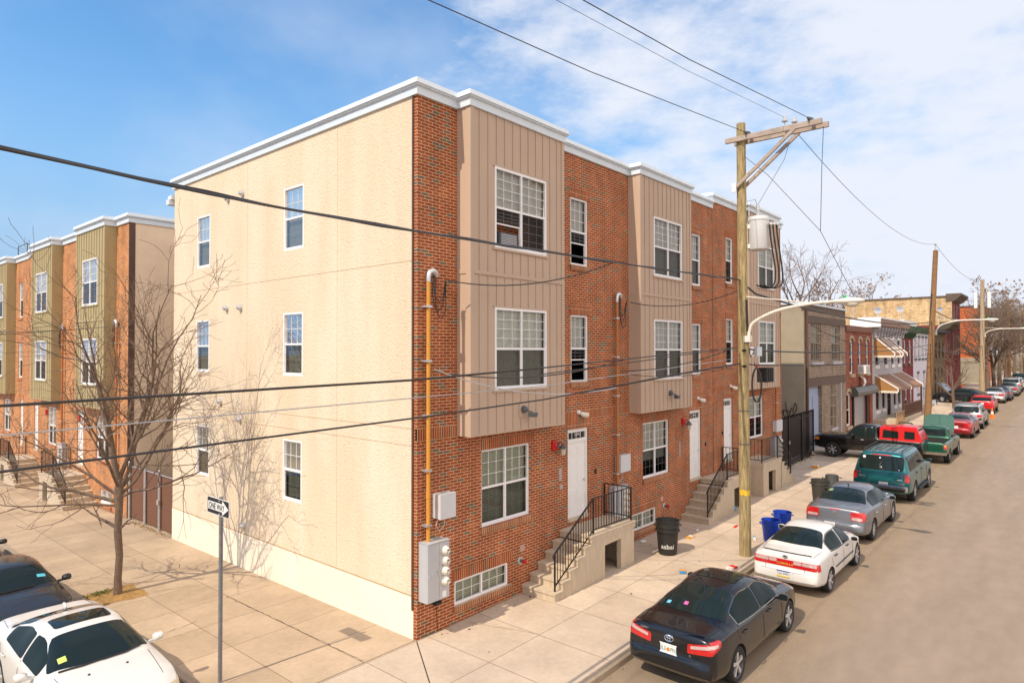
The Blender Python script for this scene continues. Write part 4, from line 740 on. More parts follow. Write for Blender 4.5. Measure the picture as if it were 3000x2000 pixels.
def awning(x0, x1, z0, z1, d, lab):
    a = thing('window_awning', lab, 'awning', ((x0+x1)/2, YR, z1), 0, 'brown awnings on the grey house'); b = MB(); b.prism([(YR, z1), (YR-d, z0+.15), (YR-d, z0), (YR-d+.03, z0), (YR-d+.03, z0+.13), (YR, z1-.03)], x0, x1, 'x'); b.build('canopy', M_AWN, a)
    b = MB(); b.add([(x0-.01,YR,z1),(x0-.01,YR-d,z0+.15),(x0-.01,YR-d,z0),(x0-.01,YR,z0)], [(0,1,2,3)]); b.build('side_panel', M_AWS, a)
    for x in ([x0, (x0+x1)/2, x1] if x1-x0 > 3 else [x0, x1]):
        b = MB(); b.tube([(x, YR-.01, z1+.02), (x, YR-d-.01, z0+.17), (x, YR-d-.01, z0-.05)], .05, 6); b.build('white_piping', M_WHITE, a)
    b = MB(); n = 16; b.prism([(YR-d*i/n, z0-.0) for i in range(n+1)]+[(YR-d*i/n, z0-.12-.05*(i % 2)) for i in range(n, -1, -1)], x0-.03, x0-.012, 'x'); b.build('valance', M_CREAM, a)
awning(44.2, 46.0, 5.75, 7.1, 1.3, 'small brown awning over the first upper window of the grey house'); awning(47.1, 48.6, 5.75, 7.1, 1.3, 'small brown awning over the second upper window of the grey house'); awning(44.4, 54.0, 3.2, 4.3, 1.45, 'large brown porch awning with white piping on the grey house')
p = thing('front_porch', 'concrete porch with tan brick base and brown railings under the large awning', 'porch', (47, -.2, .75)); b = MB(); b.box(43.9, 54, -.55, YR-.01, .4, 1.12); b.build('porch_slab', M_CONC, p); b = MB(); b.box(43.6, 46.2, -.62, -.56, .4, 1.3); b.build('brick_base', B_BASE, p)
M_BRR = mat('brown_railing', (.17,.09,.06), .6)
b = MB()
for i in range(40): x = 46.6+i*.19; b.bar((x, -.5, 1.12), (x, -.5, 2.05), .03)
b.bar((46.5, -.5, 2.07), (54, -.5, 2.07), .06); b.bar((46.5, -.5, 1.25), (54, -.5, 1.25), .05); b.build('railing', M_BRR, p)
b = MB()
for i in range(14): x = 43.6+i*.2; b.bar((x, -.66, .75), (x, -.66, 1.75), .025)
b.bar((43.6, -.66, 1.72), (46.3, -.66, 1.72), .04); b.build('low_fence', mat('tan_railing', (.42,.28,.17), .6), p)
for x in (46.6, 53.9): b = MB(); b.box(x-.06, x+.06, -.58, -.46, .5, 3.2); b.build('post', M_BRR, p)
# maroon, white, brown, maroon, tall yellow, orange
t = thing('maroon_rowhouse', 'narrow maroon row house with dark green cornice', 'house', (56.4, YR, .9)); ws = [(54.65, 55.6, 5.05, 7.0), (56.9, 57.9, 5.05, 7.0), (55, 56, 1.9, 3.6), (57.2, 58.1, 1.2, 3.6)]; shell(t, 54.12, 58.78, 7.6, ws, B_MAR)
for w in ws: simplewin(t, *w, blind=(0, 1)); lint(t, w[0]-.1, w[1]+.1, w[2]-.25, w[2]-.01, M_DSTONE, d=.08, name='window_sill')
M_GCOR = mat('green_cornice', (.015,.075,.02), .5, var=.3)
b = MB(); b.prism([(YR, 7.45), (YR-.3, 7.6), (YR-.5, 7.75), (YR-.6, 8.2), (YR+.3, 8.25), (YR+.3, 7.45)], 54.07, 58.72, 'x'); b.build('cornice', M_GCOR, t)
for i in range(9): x = 54.4+i*.5; b = MB(); b.prism([(YR-.02, 7.6), (YR-.42, 7.72), (YR-.12, 7.2), (YR-.02, 7.2)], x-.08, x+.08, 'x'); b.build('bracket', M_GCOR, t)
t = thing('white_rowhouse', 'pale lavender-white row house with dark lintels and green cornice', 'house', (62.7, YR, 1)); ws = [(59.4+i*1.85, 60.3+i*1.85, 5.45, 7.3) for i in range(4)]+[(60.6, 61.4, 2.2, 4.0), (63.6, 64.5, 1.5, 4.0)]; shell(t, 58.8, 66.7, 7.9, ws, mat('lavender_white_paint', (.62,.60,.68), .7, obj=False, var=.05))
for w in ws: simplewin(t, *w, blind=(0, 1)); lint(t, w[0]-.08, w[1]+.08, w[3]+.01, w[3]+.22, M_LAMP, d=.06); lint(t, w[0]-.08, w[1]+.08, w[2]-.22, w[2]-.01, M_LAMP, d=.08, name='window_sill')
b = MB(); b.prism([(YR, 7.7), (YR-.45, 7.9), (YR-.6, 8.25), (YR+.3, 8.3), (YR+.3, 7.7)], 58.75, 66.64, 'x'); b.build('cornice', M_GCOR, t)
b = MB(); b.box(60.5, 66.7, YR+1, YR+3.4, 8.2, 9.0); b.build('roof_hut', M_WHITE, t)
s = MB()
for i in range(3): s.box(63.3-.25*i, 64.8+.25*i, YR-.5-.3*i, YR-.01, 1.0, 1.6-.2*i)
s.build('front_steps', M_WHITE, t); b = MB(); b.tube([(63.1, -.3, 1.05), (63.1, -.3, 2.2), (63.1, .8, 2.6)], .03, 6); b.build('handrail', M_BLACK, t)
t = thing('brown_rowhouse', 'dark brown timber-fronted row house behind the leaning pole', 'house', (72, YR, 1.1)); ws = [(68+i*2.1, 68.9+i*2.1, 1.2, 4.4) for i in range(4)]+[(68.4+i*2.2, 69.4+i*2.2, 5.3, 7.0) for i in range(4)]; shell(t, 66.72, 77.2, 8.0, ws, mat('dark_brown_front', (.11,.075,.035), .8, var=.25, obj=False, scale=2, stretch=(2,2,.3)))
for w in ws: simplewin(t, *w, fm=M_BRW, blind=None)
b = MB(); b.box(66.67, 77.1, YR-.55, YR+.3, 8.0, 8.35); b.build('cornice', M_BLACK, t)
t = thing('maroon_corner_house', 'maroon house with tall pale windows beside the yellow brick wall', 'house', (80, YR, 1.2)); ws = [(77.8+i*1.25, 78.35+i*1.25, 5.8, 8.2) for i in range(4)]+[(78.2, 78.9, 2.4, 4.5), (80.5, 81.2, 2.4, 4.5)]; shell(t, 77.22, 82.6, 9.0, ws, B_MAR)
for w in ws: simplewin(t, *w, blind=(0, 1))
b = MB(); b.prism([(YR, 8.5), (YR-.3, 8.6), (YR-.8, 9.1), (YR-.8, 9.35), (YR+.5, 9.35), (YR+.5, 8.5)], 77.17, 82.54, 'x'); b.build('cornice', mat('dark_olive_cornice', (.07,.05,.025), .6), t)
t = thing('yellow_brick_building', 'tall building with weathered yellow brick side wall and maroon front', 'building', (85.5, YR, 1.3)); ws = [(83.4+i*1.3, 84.1+i*1.3, 9.4, 11.7) for i in range(4)]+[(83.4+i*1.3, 84.1+i*1.3, 5.6, 8.2) for i in range(4)]; shell(t, 82.62, 89.2, 12.5, ws, B_MAR, side=B_YEL, depth=11.5)
for w in ws: simplewin(t, *w, blind=(0, 1))
b = MB(); b.prism([(YR, 11.9), (YR-.25, 12.0), (YR-.9, 12.6), (YR-.9, 12.85), (YR+.6, 12.85), (YR+.6, 11.9)], 82.57, 89.14, 'x'); b.build('cornice', M_DSTONE, t)
b = MB(); b.box(82.45, 82.9, YR+.6, YR+11.6, 12.5, 12.62); b.build('coping', M_DSTONE, t)
t = thing('orange_building', 'bright orange painted wall beyond the yellow brick building', 'building', (104, 2, 1.7)); b = MB(); b.box(101, 112, -.3, 8, 1.2, 12.2); b.build('wall', mat('orange_paint', (.58,.13,.03), .7, obj=False, var=.12, scale=.6), t); b = MB(); b.box(100.9, 112.1, -.4, 8.1, 12.2, 12.4); b.build('roof_edge', M_DSTONE, t)
b = MB(); b.box(100.9, 101, .0, 5, 1.5, 5.2); b.build('grey_shed_front', M_GREYST, t)
# rooftop things
def dish(x, y, z, lab):
    d = thing('satellite_dish', lab, 'satellite dish', (x, y, z-1.2), 0, 'satellite dishes on the terrace roofs'); b = MB(); b.lathe([(.001, 0), (.17, -.02), (.30, -.09)], 16, (0, 0, 0), 'x'); b.xf(Matrix.Translation((x, y, z)) @ Matrix.Rotation(-.5, 4, 'Y')); b.build('reflector', M_CAB2, d, smooth=60); b = MB(); b.cyl((x+.05, y, z), (x+.2, y, z-1.2), .04, 6); b.build('mast', M_CAB, d)
dish(52, 2.2, 9.5, 'grey satellite dish in front of the yellow brick wall'); dish(62, 2.4, 10.1, 'tilted pale satellite dish on the white house roof'); dish(81, 1.8, 11.0, 'satellite dish on the maroon house roof next to the pole')
a = thing('roof_aerial', 'thin television aerial above the grey house roof', 'aerial', (47.5, 3, 8.2)); b = MB(); b.cyl((47.5, 3, 8), (47.5, 3, 11), .03, 6); b.build('mast', M_CAB, a); b = MB(); b.bar((46.9, 3, 10.9), (48.4, 3, 10.9), .04); b.bar((47, 2.6, 10.9), (47, 3.4, 10.9), .03); b.bar((48.2, 2.6, 10.9), (48.2, 3.4, 10.9), .03); b.build('antenna', M_CAB, a)
a = thing('roof_box', 'orange box on the roof behind the red brick house', 'box', (41, 6, 7.6)); b = MB(); b.box(39.6, 42.4, 6, 8, 7.4, 8.3); b.build('box_body', mat('orange_box', (.6,.15,.04), .6), a); b = MB(); b.box(39.5, 42.5, 5.9, 8.1, 8.3, 8.36); b.build('lid', M_DSTONE, a)
# ---------------- poles, lamps and wires ----------------
def street_lamp_on(par_lab, x, pts, head, brace, lab, grp='street lamps on the utility poles'):
    t = thing('street_lamp', lab, 'street lamp', (x, pts[0][0], pts[0][1]), 0, grp)
    b = MB(); P = [Vector((x, y, z)) for y, z in pts]; out = []
    for i in range(len(P)-1):   # Catmull-Rom smoothing
        p0, p1, p2, p3 = P[max(i-1, 0)], P[i], P[i+1], P[min(i+2, len(P)-1)]
        for k in range(4): u = k/4; out.append(.5*((2*p1)+(p2-p0)*u+(2*p0-5*p1+4*p2-p3)*u*u+(3*p1-p0-3*p2+p3)*u**3))
    b.tube(out+[P[-1]], .045, 10); b.build('arm', M_CREAM, t, smooth=60)
    b = MB(); b.tube([(x, brace[0][0], brace[0][1]), (x, brace[1][0], brace[1][1])], .016, 6); b.build('brace', M_CREAM, t)
    b = MB(); y, z = pts[0]; b.box(x-.09, x+.09, y-.06, y+.13, z-.16, z+.02); b.build('bracket', M_CREAM, t)
    y0, z0, L = head; prof = [(.001, 0), (.055, .0), (.06, .1), (.10, .22), (.14, .40), (.135, .58), (.09, .72), (.03, .78), (.001, .785)]
    h = MB(); h.lathe(prof, 18, (0, 0, 0), 'y'); h.xf(Matrix.Translation((x, y0, z0)) @ Matrix.Diagonal((1, -L/.785, .62, 1))); h.build('lamp_housing', M_CREAM, t, smooth=60)
    h = MB(); h.ball((x, y0-L*.66, z0-.07), .13, sc=(.85, 1.35, .75)); h.build('lens', M_LGLASS, t, smooth=180)
    h = MB(); h.cyl((x, y0-L*.45, z0+.06), (x, y0-L*.45, z0+.15), .04, 10); h.build('photocell', mat('green_photocell', (.02,.45,.14), .4), t)
    return t
def pole(name, lab, base, top, r0, r1, m, grp='wooden utility poles'):
    t = thing(name, lab, 'utility pole', base, 0, grp); b = MB(); n = 12; B0 = Vector(base); T0 = Vector(top)
    b.tube([B0+(T0-B0)*(i/n)+Vector((0,0,-.3 if i == 0 else 0)) for i in range(n+1)], [r0+(r1-r0)*i/n for i in range(n+1)], 24); b.build('shaft', m, t, smooth=50); return t
PX, PY = 9.62, -3.17
p = pole('utility_pole', 'big weathered wooden utility pole with timber arm and transformer', (PX, PY, .1), (9.5, -3.17, 12.6), .165, .125, M_POLEW)
for dx, y0, y1 in ((-.19, -2.78, -5.42), (.19, -2.9, -5.48)):
    b = MB(); b.box(9.52+dx-.045, 9.52+dx+.045, y1, y0, 12.05, 12.19); b.build('cross_arm', M_ARM, p)
for dx in (-.2, .2):
    b = MB(); b.bar((9.54+dx, -3.05, 10.72), (9.52+dx*1.02, -4.72, 12.07), .07, .09); b.build('arm_brace', M_ARM, p)
b = MB(); b.box(9.28, 9.33, -3.1, -2.98, 10.6, 10.85); b.build('brace_shoe', M_WHITE, p)
for y in (-3.4, -5.1):   # strain insulators along the arm
    b = MB(); b.tube([(9.2, y, 12.24), (9.45, y, 12.25), (9.62, y-.02, 12.24)], [.03, .075, .03], 10); b.build('insulator', M_LAMP, p, smooth=50)
for y, x in ((-4.42, 9.45), (-4.6, 9.7)):
    b = MB(); b.cyl((x, y, 12.19), (x, y, 12.36), .012, 6); b.lathe([(.001,12.36),(.08,12.36),(.085,12.39),(.05,12.42),(.045,12.5),(.001,12.52)], 12, (x, y, 0)); b.build('pin_insulator', M_PORC, p, smooth=40)
b = MB(); b.cyl((9.45, PY+.0, 6.05), (9.4, PY-.14, 6.05), .03, 8); b.cyl((9.45, PY, 5.6), (9.4, PY-.14, 5.6), .03, 8); b.tube([(9.47, PY-.14, 7.5), (9.47, PY-.155, 6.9), (9.49, PY-.165, 6.6)], .035, 8); b.build('cable_guard', M_RUB, p)
b = MB(); aa = [atan2(-7.36, -18.7)+k for k in (-.9, -.6, -.3, 0, .3, .6, .85)]; zt_ = [2.07, 2.05, 2.08, 2.06, 2.04, 2.07, 2.06]; b.add([(PX-.01+.172*cos(a_), PY+.172*sin(a_), z_) for a_, q_ in zip(aa, zt_) for z_ in (1.9+(q_-2.05), q_)], [(2*i, 2*i+2, 2*i+3, 2*i+1) for i in range(6)]); b.build('yellow_tag', mat('yellow_tag', (.75,.45,.03), .5, var=.25, scale=25), p)
for z in (3.35, 4.3, 6.25): b = MB(); b.lathe([(.158, z), (.163, z), (.163, z+.03), (.158, z+.03)], 24, (PX-.03, PY, 0)); b.build('band', M_LAMP, p)
R_ = Vector((.656, -.755, 0))
c = Vector((9.55, PY, 0))+R_*.47
t = thing('pole_transformer', 'pale grey can transformer hung on the big wooden pole', 'transformer', (c.x, c.y, 8.95))
b = MB(); b.lathe([(.001, 8.95), (.27, 8.95), (.285, 8.98), (.285, 9.78), (.30, 9.79), (.30, 9.85), (.27, 9.90), (.001, 9.92)], 28, (c.x, c.y, 0)); b.build('tank', M_TRANSF, t, smooth=35)
for q, z in ((R_*.02+Vector((-.1, 0, 0)), 9.88), ): b = MB(); b.lathe([(.001, z-.01)]+[(r_, z+h_) for k in range(4) for r_, h_ in ((.045, .06*k), (.06, .06*k+.03))]+[(.05, z+.25), (.055, z+.34), (.001, z+.36)], 12, (c.x+q.x, c.y+q.y, 0)); b.build('bushing', M_PORC, t, smooth=30)
b = MB()
for z in (9.05, 9.62): b.bar((9.55, PY, z), (c.x-R_.x*.2, c.y-R_.y*.2, z), .12)
b.build('hanger', M_WHITE, t)
b = MB()
for k in range(3): q = c+R_*(.22+.09*k)+Vector((-.15, -.15, 0)); b.cyl((q.x, q.y, 9.66), (q.x-.08, q.y-.08, 9.66), .045, 8)
b.build('terminal', M_ALU, t)
b = MB(); 
for k in range(3):
    q = c+R_*(.2+.1*k)+Vector((-.18, -.18, 0)); b.tube(smoothpts([(q.x, q.y, 9.62), (q.x+.02, q.y-.02, 9.3), (q.x+.07, q.y-.07, 8.8), (q.x+.12, q.y-.11, 8.35), (q.x+.1+.03*k, q.y-.1, 8.0), (q.x+.02, q.y-.03, 7.86), (q.x-.15, q.y+.1, 7.82), (q.x-.35, q.y+.25, 7.9)]), .022, 6)
b.build('secondary_lead', M_RUB, t, smooth=60)
b = MB(); b.tube([(c.x-.08, c.y, 10.22), (c.x-.1, c.y+.05, 10.4), (9.6, PY-.14, 10.35), (9.6, PY-.15, 9.9)], .008, 5); b.tube([(c.x-.08, c.y, 10.22), (9.75, -4.3, 11.4), (9.74, -4.5, 12.0)], .006, 5); b.build('riser_wire', M_WIRE, t)
b = MB(); q = Vector((9.55, PY, 0))+R_*.17; b.lathe([(.001, 9.75)]+[(r_, 9.75+h_) for k in range(4) for r_, h_ in ((.035, .06*k), (.05, .06*k+.03))]+[(.04, 10.02), (.04, 10.1), (.001, 10.11)], 10, (q.x, q.y, 0)); b.build('arrester', M_PORC, t, smooth=30)
street_lamp_on('', 9.5, [(-3.36, 6.45), (-3.38, 6.62), (-3.52, 6.86), (-4.15, 7.15), (-5.0, 7.30), (-5.62, 7.33)], (-5.5, 7.33, .86), ((-3.1, 7.62), (-5.02, 7.33)), 'white cobra-head street lamp on the big pole nearest the camera')
cb = thing('cable_coil', 'black cable coil hanging beside the big wooden pole', 'cable coil', (10.3, -3.3, 5.2)); b = MB()
for k in range(5): b.tube([(10.35+k*.012+.10*cos(a), -3.25+.0*k-.10*cos(a), 5.02+.5*sin(a)) for a in [2*pi*i/24 for i in range(25)]], .02, 5, cap=False)
b.build('coil', M_WIRE, cb, smooth=60); b = MB(); b.tube([(10.35, -3.25, 5.52), (10.33, -3.2, 5.68)], .012, 5); b.build('hanging_tie', M_RUB, cb)
sc = thing('splice_box', 'black cable splice box hanging under the lowest cable right of the pole', 'splice box', (11.3, -3.15, 5.4)); b = MB(); b.box(11.05, 11.75, -3.26, -3.0, 5.12, 5.48)
for k in range(4): b.box(11.1+k*.17, 11.2+k*.17, -3.28, -2.98, 5.08, 5.52)
b.build('case', M_RUB, sc); b = MB(); b.tube([(11.05, -3.12, 5.35), (10.85, -3.12, 5.45), (10.7, -3.12, 5.62)], .02, 6); b.build('red_cable', M_REDP, sc)
jb = thing('junction_box', 'pale junction box on the middle cable right of the pole', 'junction box', (10.75, -3.1, 6.0)); b = MB(); b.box(10.55, 10.95, -3.2, -3.0, 5.88, 6.16); b.build('case', M_CAB2, jb); b = MB(); b.tube([(10.55, -3.1, 6.0), (10.3, -3.1, 5.86), (10.1, -3.12, 6.1), (9.75, -3.15, 6.12)], .014, 5); b.build('jumper', M_WIRE, jb)
# other poles
p2 = pole('utility_pole', 'leaning orange-brown wooden utility pole further down the street', (39.3, -3.1, .6), (43.6, -3.1, 12.9), .21, .15, M_POLEB); b = MB(); b.cyl((43.5, -3.1, 12.9), (43.5, -3.1, 13.3), .03, 6); b.ball((43.5, -3.1, 13.35), .08); b.build('insulator', M_PORC, p2); b = MB(); b.bar((42.4, -3.02, 9.9), (41.3, -3.0, 6.5), .08); b.build('cable_guard', M_RUB, p2)
p3 = pole('utility_pole', 'pale tan wooden utility pole with white equipment, far down the street', (70, -3.1, 1.1), (71.6, -3.1, 13.2), .24, .17, M_POLET); b = MB()
for k in (-1, 1): b.cyl((71.3, -3.1+k*.55, 10.4), (71.3, -3.1+k*.55, 12.0), .16, 8)
b.build('cutout', M_WHITE, p3)
pole('utility_pole', 'thin reddish utility pole above the far trees', (101, -3.2, 1.7), (100.6, -3.2, 13), .2, .14, M_POLEB)
pole('utility_pole', 'grey utility pole at the right edge above the far trees', (124, -3.2, 1.9), (124, -3.2, 13), .2, .14, M_POLET)
street_lamp_on('', 42.6, [(-3.2, 7.3), (-3.25, 7.5), (-3.55, 7.82), (-4.4, 8.05), (-5.2, 8.08), (-5.7, 8.07)], (-5.6, 8.07, 1.0), ((-3.1, 8.17), (-4.6, 8.09)), 'white street lamp on the leaning brown pole')
street_lamp_on('', 71, [(-3.3, 7.65), (-3.35, 7.85), (-3.7, 8.1), (-4.5, 8.26), (-5.4, 8.28), (-6.0, 8.27)], (-5.9, 8.27, 1.0), ((-3.1, 8.44), (-4.9, 8.3)), 'white street lamp on the pale tan pole, farthest of the three')
# wires
def sag(p, q, s, n=14): p = Vector(p); q = Vector(q); return [p+(q-p)*(i/n)-Vector((0,0,4*s*(i/n)*(1-i/n))) for i in range(n+1)]
def wire(lab, pts, r, m=M_WIRE, extra=(), grp='overhead cables'):
    b = MB(); b.tube(pts, r, 6)
    for e in extra: b.tube(e, r*.8, 5)
    return tag(b.build('overhead_cable', m, smooth=60), lab, 'cable', grp)
w1 = [(-40, -3.15, 9.3), (-22, -3.15, 8.35), (-7.65, -3.12, 7.86), (-4.2, -3.12, 7.78), (1.05, -3.12, 7.86), (5, -3.12, 7.95), (9.4, -3.14, 8.08)]
w1 = [tuple(q) for q in smoothpts(w1, 6)]; b = MB(); b.tube(w1, .016, 7); b.tube([(x, y+.035, z+.022+.01*sin(x*3)) for x, y, z in w1], .012, 6); b.tube([(x, y-.03, z-.012+.01*sin(x*2.3)) for x, y, z in w1], .011, 6)
tag(b.build('overhead_cable', M_WIRE, smooth=60), 'thick twisted cable crossing the cream wall from the left edge to the pole', 'cable', 'overhead cables')
wire('middle black cable crossing the lower windows to the pole', [(-40, -3.1, 6.6), (-22, -3.1, 5.75), (-7.63, -3.1, 5.52), (-2.7, -3.1, 5.60), (.37, -3.1, 5.72), (5.9, -3.1, 5.98), (9.3, -3.12, 6.14)], .014, extra=[[(.2, -3.1, 5.6), (2.5, -3.1, 5.72), (5.9, -3.07, 5.93), (9.3, -3.1, 6.1)], [(-7.6, -3.085, 5.515), (-2.7, -3.085, 5.59), (.37, -3.085, 5.71)]])
wire('lowest black cable crossing the ground floor to the pole', [(-40, -3.1, 6.0), (-22, -3.1, 5.2), (-7.63, -3.1, 4.92), (-2.5, -3.1, 5.04), (.37, -3.1, 5.14), (5.9, -3.1, 5.49), (9.45, -3.12, 5.68)], .014, extra=[[(1.5, -3.1, 5.2), (5.9, -3.07, 5.46), (9.45, -3.1, 5.66)]])
wire('thin grey wire between the middle and lowest cables', [(-40, -3.1, 6.2), (-7.63, -3.1, 5.25), (-2.8, -3.1, 5.33), (.37, -3.1, 5.39), (7.9, -3.1, 5.75), (9.4, -3.1, 5.84)], .008, M_WIREG)
wire('bundled cable running on from the pole behind the transformer', [(9.6, -3.15, 8.0), (10.6, -3.15, 7.75), (14, -3.15, 7.6)]+sag((14, -3.15, 7.6), (42.1, -3.1, 8.0), .35)[1:], .03)
wire('middle cable running on down the street past the grey wall', [(9.6, -3.1, 6.12)]+sag((11, -3.1, 6.05), (41.2, -3.1, 6.5), .25), .024)
wire('lowest cable running on down the street past the grey wall', [(9.6, -3.1, 5.68)]+sag((10.5, -3.1, 5.62), (40.9, -3.1, 5.9), .25), .02)
wire('upper cable between the brown and tan poles', sag((42.4, -3.1, 8.8), (71, -3.1, 9.2), .5), .03); wire('lower cable between the brown and tan poles', sag((41.5, -3.1, 6.3), (70.6, -3.1, 6.6), .5), .03)
wire('cable beyond the tan pole over the far trees', sag((71.2, -3.1, 9.4), (100.6, -3.2, 9.4), .5), .03)
wire('high primary wire from the upper left to the inner arm end', [(-40, -3.35, 13.2), (-20, -3.35, 11.6), (-3.3, -3.35, 11.13), (1.5, -3.38, 11.46), (5.9, -3.4, 11.90), (9.2, -3.4, 12.24)], .009)
wire('high primary wire from the top edge to the outer arm end', [(-40, -4.95, 13.2), (-20, -5, 11.7), (-1.6, -5.05, 11.15), (2.3, -5.05, 11.48), (9.2, -5.1, 12.25)], .009)
wire('thin wire just below the outer primary wire', [(-40, -4.4, 13.2), (-20, -4.4, 11.9), (-1, -4.4, 11.5), (3.5, -4.4, 11.86), (9.45, -4.42, 12.48)], .0045)
wire('thin primary wire from the pole to the brown pole top', sag((9.7, -4.7, 12.0), (43.5, -3.1, 13.35), .9), .009); wire('thin primary wire between the brown and tan pole tops', sag((43.5, -3.1, 13.35), (71.6, -3.1, 13.2), .8), .012)
wire('guy wire dropping from the pole head towards the lamp', [(9.55, -3.2, 11.7), (9.6, -3.9, 11.0), (9.6, -5.28, 9.25), (9.55, -6.1, 7.45)], .008); wire('vertical drop wire from the arm end', [(9.6, -5.38, 12.05), (9.6, -5.33, 11.0), (9.6, -5.28, 9.25)], .008)
def drop(lab, p, q, s, m=M_WIRE, r=.013): wire(lab, sag(p, q, s), r, m, grp='service drop wires')
drop('service drop from the thick cable to the corner weather head', (2.6, -3.1, 7.85), (.65, -.25, 7.55), .25); drop('service drop from the pole to the middle weather head', (9.3, -3.1, 7.75), (8.1, -.3, 7.5), .25)
drop('pale service wire from the corner conduit to the lowest cable', (.3, -.2, 5.65), (2.9, -3.1, 5.25), .3, M_WIREG); drop('black service wire from the corner conduit to the middle cable', (.3, -.2, 5.6), (3.2, -3.1, 5.85), .25)
drop('black service wire from the middle conduit to the middle cable', (7.7, -.2, 5.45), (8.6, -3.1, 6.05), .15); drop('thin service wire from the middle conduit to the lowest cable', (7.7, -.2, 5.4), (8.9, -3.1, 5.6), .2, M_WIRE, .009)
for i, (x, z, q, lab) in enumerate(((30, 6.3, (29, .7, 7.5), 'drop wire to the warehouse corner'), (33, 7.3, (38, .7, 7.2), 'drop wire to the red brick house'), (38, 7.6, (45, .5, 7.5), 'drop wire to the grey house cornice'), (41, 7.5, (50, .4, 8.2), 'second drop wire to the grey house cornice'), (41, 6.2, (57, .5, 7.3), 'drop wire to the maroon house'))): drop(lab, (x, -3.1, z), q, .4, r=.016)
drop('drop wire to the olive-bayed building through the branches', (-7, 24, 7.2), (-.3, 17.6, 7.0), .3); drop('second drop wire to the olive-bayed building', (-7, 31, 7.2), (-.3, 24.4, 7.0), .3)
# one-way sign
sx, sy = -3.47, 1.42; t = thing('one_way_sign', 'black and white ONE WAY arrow sign on a punched steel post', 'street sign', (sx, sy, 0))
b = MB(); b.box(sx-.028, sx+.028, sy-.028, sy+.028, -.2, 3.36); b.build('post', mat('dull_sign_post', (.24,.245,.26), .5, .4, var=.2, scale=15), t)
b = MB()
for k in range(110): b.box(sx-.006, sx+.006, sy-.0285, sy-.02, .04+k*.0264, .053+k*.0264)
b.build('post_holes', M_DARK, t)
def rrect(u0, u1, v0, v1, r, n=5):
    o = []
    for cx, cy, a0 in ((u1-r, v1-r, 0), (u0+r, v1-r, pi/2), (u0+r, v0+r, pi), (u1-r, v0+r, 1.5*pi)): o += [(cx+r*cos(a0+pi/2*k/n), cy+r*sin(a0+pi/2*k/n)) for k in range(n+1)]
    return o
Y0, Y1, Z0, Z1 = 1.04, 1.90, 3.02, 3.325; X0 = -3.50
pl = MB(); pl.prism(rrect(Y0, Y1, Z0, Z1, .03), X0-.004, X0, 'x'); pnl = pl.build('sign_panel', M_WHITE, t)
q = MB(); q.prism(rrect(Y0+.01, Y1-.01, Z0+.01, Z1-.01, .025), X0-.006, X0-.0041, 'x'); q.build('black_field', mat('sign_black', (.02,.02,.022), .5), pnl)
f = lambda a, c: (Y1-(Y1-Y0)*a, Z1-(Z1-Z0)*c)
q = MB(); q.prism([f(.05, .26), f(.70, .26), f(.70, .06), f(.97, .5), f(.70, .94), f(.70, .74), f(.05, .74)], X0-.008, X0-.0061, 'x'); q.build('arrow', M_WHITE, pnl)
lettering('ONE WAY', .155, (X0-.0085, Y1-(Y1-Y0)*.085, Z1-(Z1-Z0)*.675), (pi/2, 0, -pi/2), mat('sign_letters', (.02,.02,.022), .5), 'lettering', pnl, ext=.001, sx=.84, bold=.004)
for z in (Z0+.03, Z1-.04): q = MB(); q.ball((X0-.006, sy, z), .014, 8, 6); q.build('bolt', M_ALU, t)
# ---------------- bare trees ----------------
def grow(rng, main, twig, p, d, L, r, lvl, cfg):
    nseg = cfg['seg'][lvl]; pts = [p.copy()]; rs = [r]; dirs = []
    for i in range(nseg):
        d = (d+Vector((rng.gauss(0, 1), rng.gauss(0, 1), rng.gauss(0, 1)))*cfg['wob'][lvl]+Vector((0,0,1))*cfg['up'][lvl]).normalized()
        p = p+d*(L/nseg); pts.append(p.copy()); dirs.append(d.copy()); rs.append(max(r*(1-.8*(i+1)/nseg), cfg['rmin']))
    (main if lvl <= cfg['trunklvl'] else twig).tube(pts, rs, cfg['sides'][lvl], cap=False)
    if lvl+1 >= len(cfg['n']): cfg['tips'].append(pts[-1]); return
    n = cfg['n'][lvl]; n = max(1, int(n*rng.uniform(.75, 1.25)))
    for k in range(n):
        f = rng.uniform(cfg['from'][lvl], 1.0); i = min(int(f*nseg), nseg-1); q = pts[i].lerp(pts[i+1], f*nseg-i); dd = dirs[i]
        o = dd.orthogonal().normalized(); o.rotate(Matrix.Rotation(rng.uniform(0, 2*pi), 3, dd)); a = radians(rng.uniform(*cfg['ang'][lvl]))
        nd = dd*cos(a)+o*sin(a)
        grow(rng, main, twig, q, nd, L*rng.uniform(*cfg['len'][lvl])*(1.15-.45*f), max(rs[i]*.62, cfg['rmin']), lvl+1, cfg)
rng = random.Random(12)
TB = Vector((-3.03, 7.95, -.12)); tr = thing('street_tree', 'bare street tree with spreading twigs in front of the cream wall', 'tree', TB)
main = MB(); tw = MB(); cfg = dict(n=[0, 8, 6, 5, 0], seg=[5, 8, 6, 5, 4], wob=[.03, .13, .2, .24, .28], up=[.05, .05, .05, .03, .01], sides=[10, 8, 5, 4, 3], ang=[(20, 40), (26, 58), (28, 62), (28, 65)], len=[(.5, .7), (.36, .56), (.42, .66), (.45, .75)], rmin=.0045, trunklvl=1, tips=[])
cfg['from'] = [.3, .2, .2, .2]
cfg['n'] = [0, 8, 6, 5, 0][:5]; cfg['n'] = [0, 8, 6, 5]; cfg['n'].append(0); cfg['n'] = [0, 11, 7, 4]
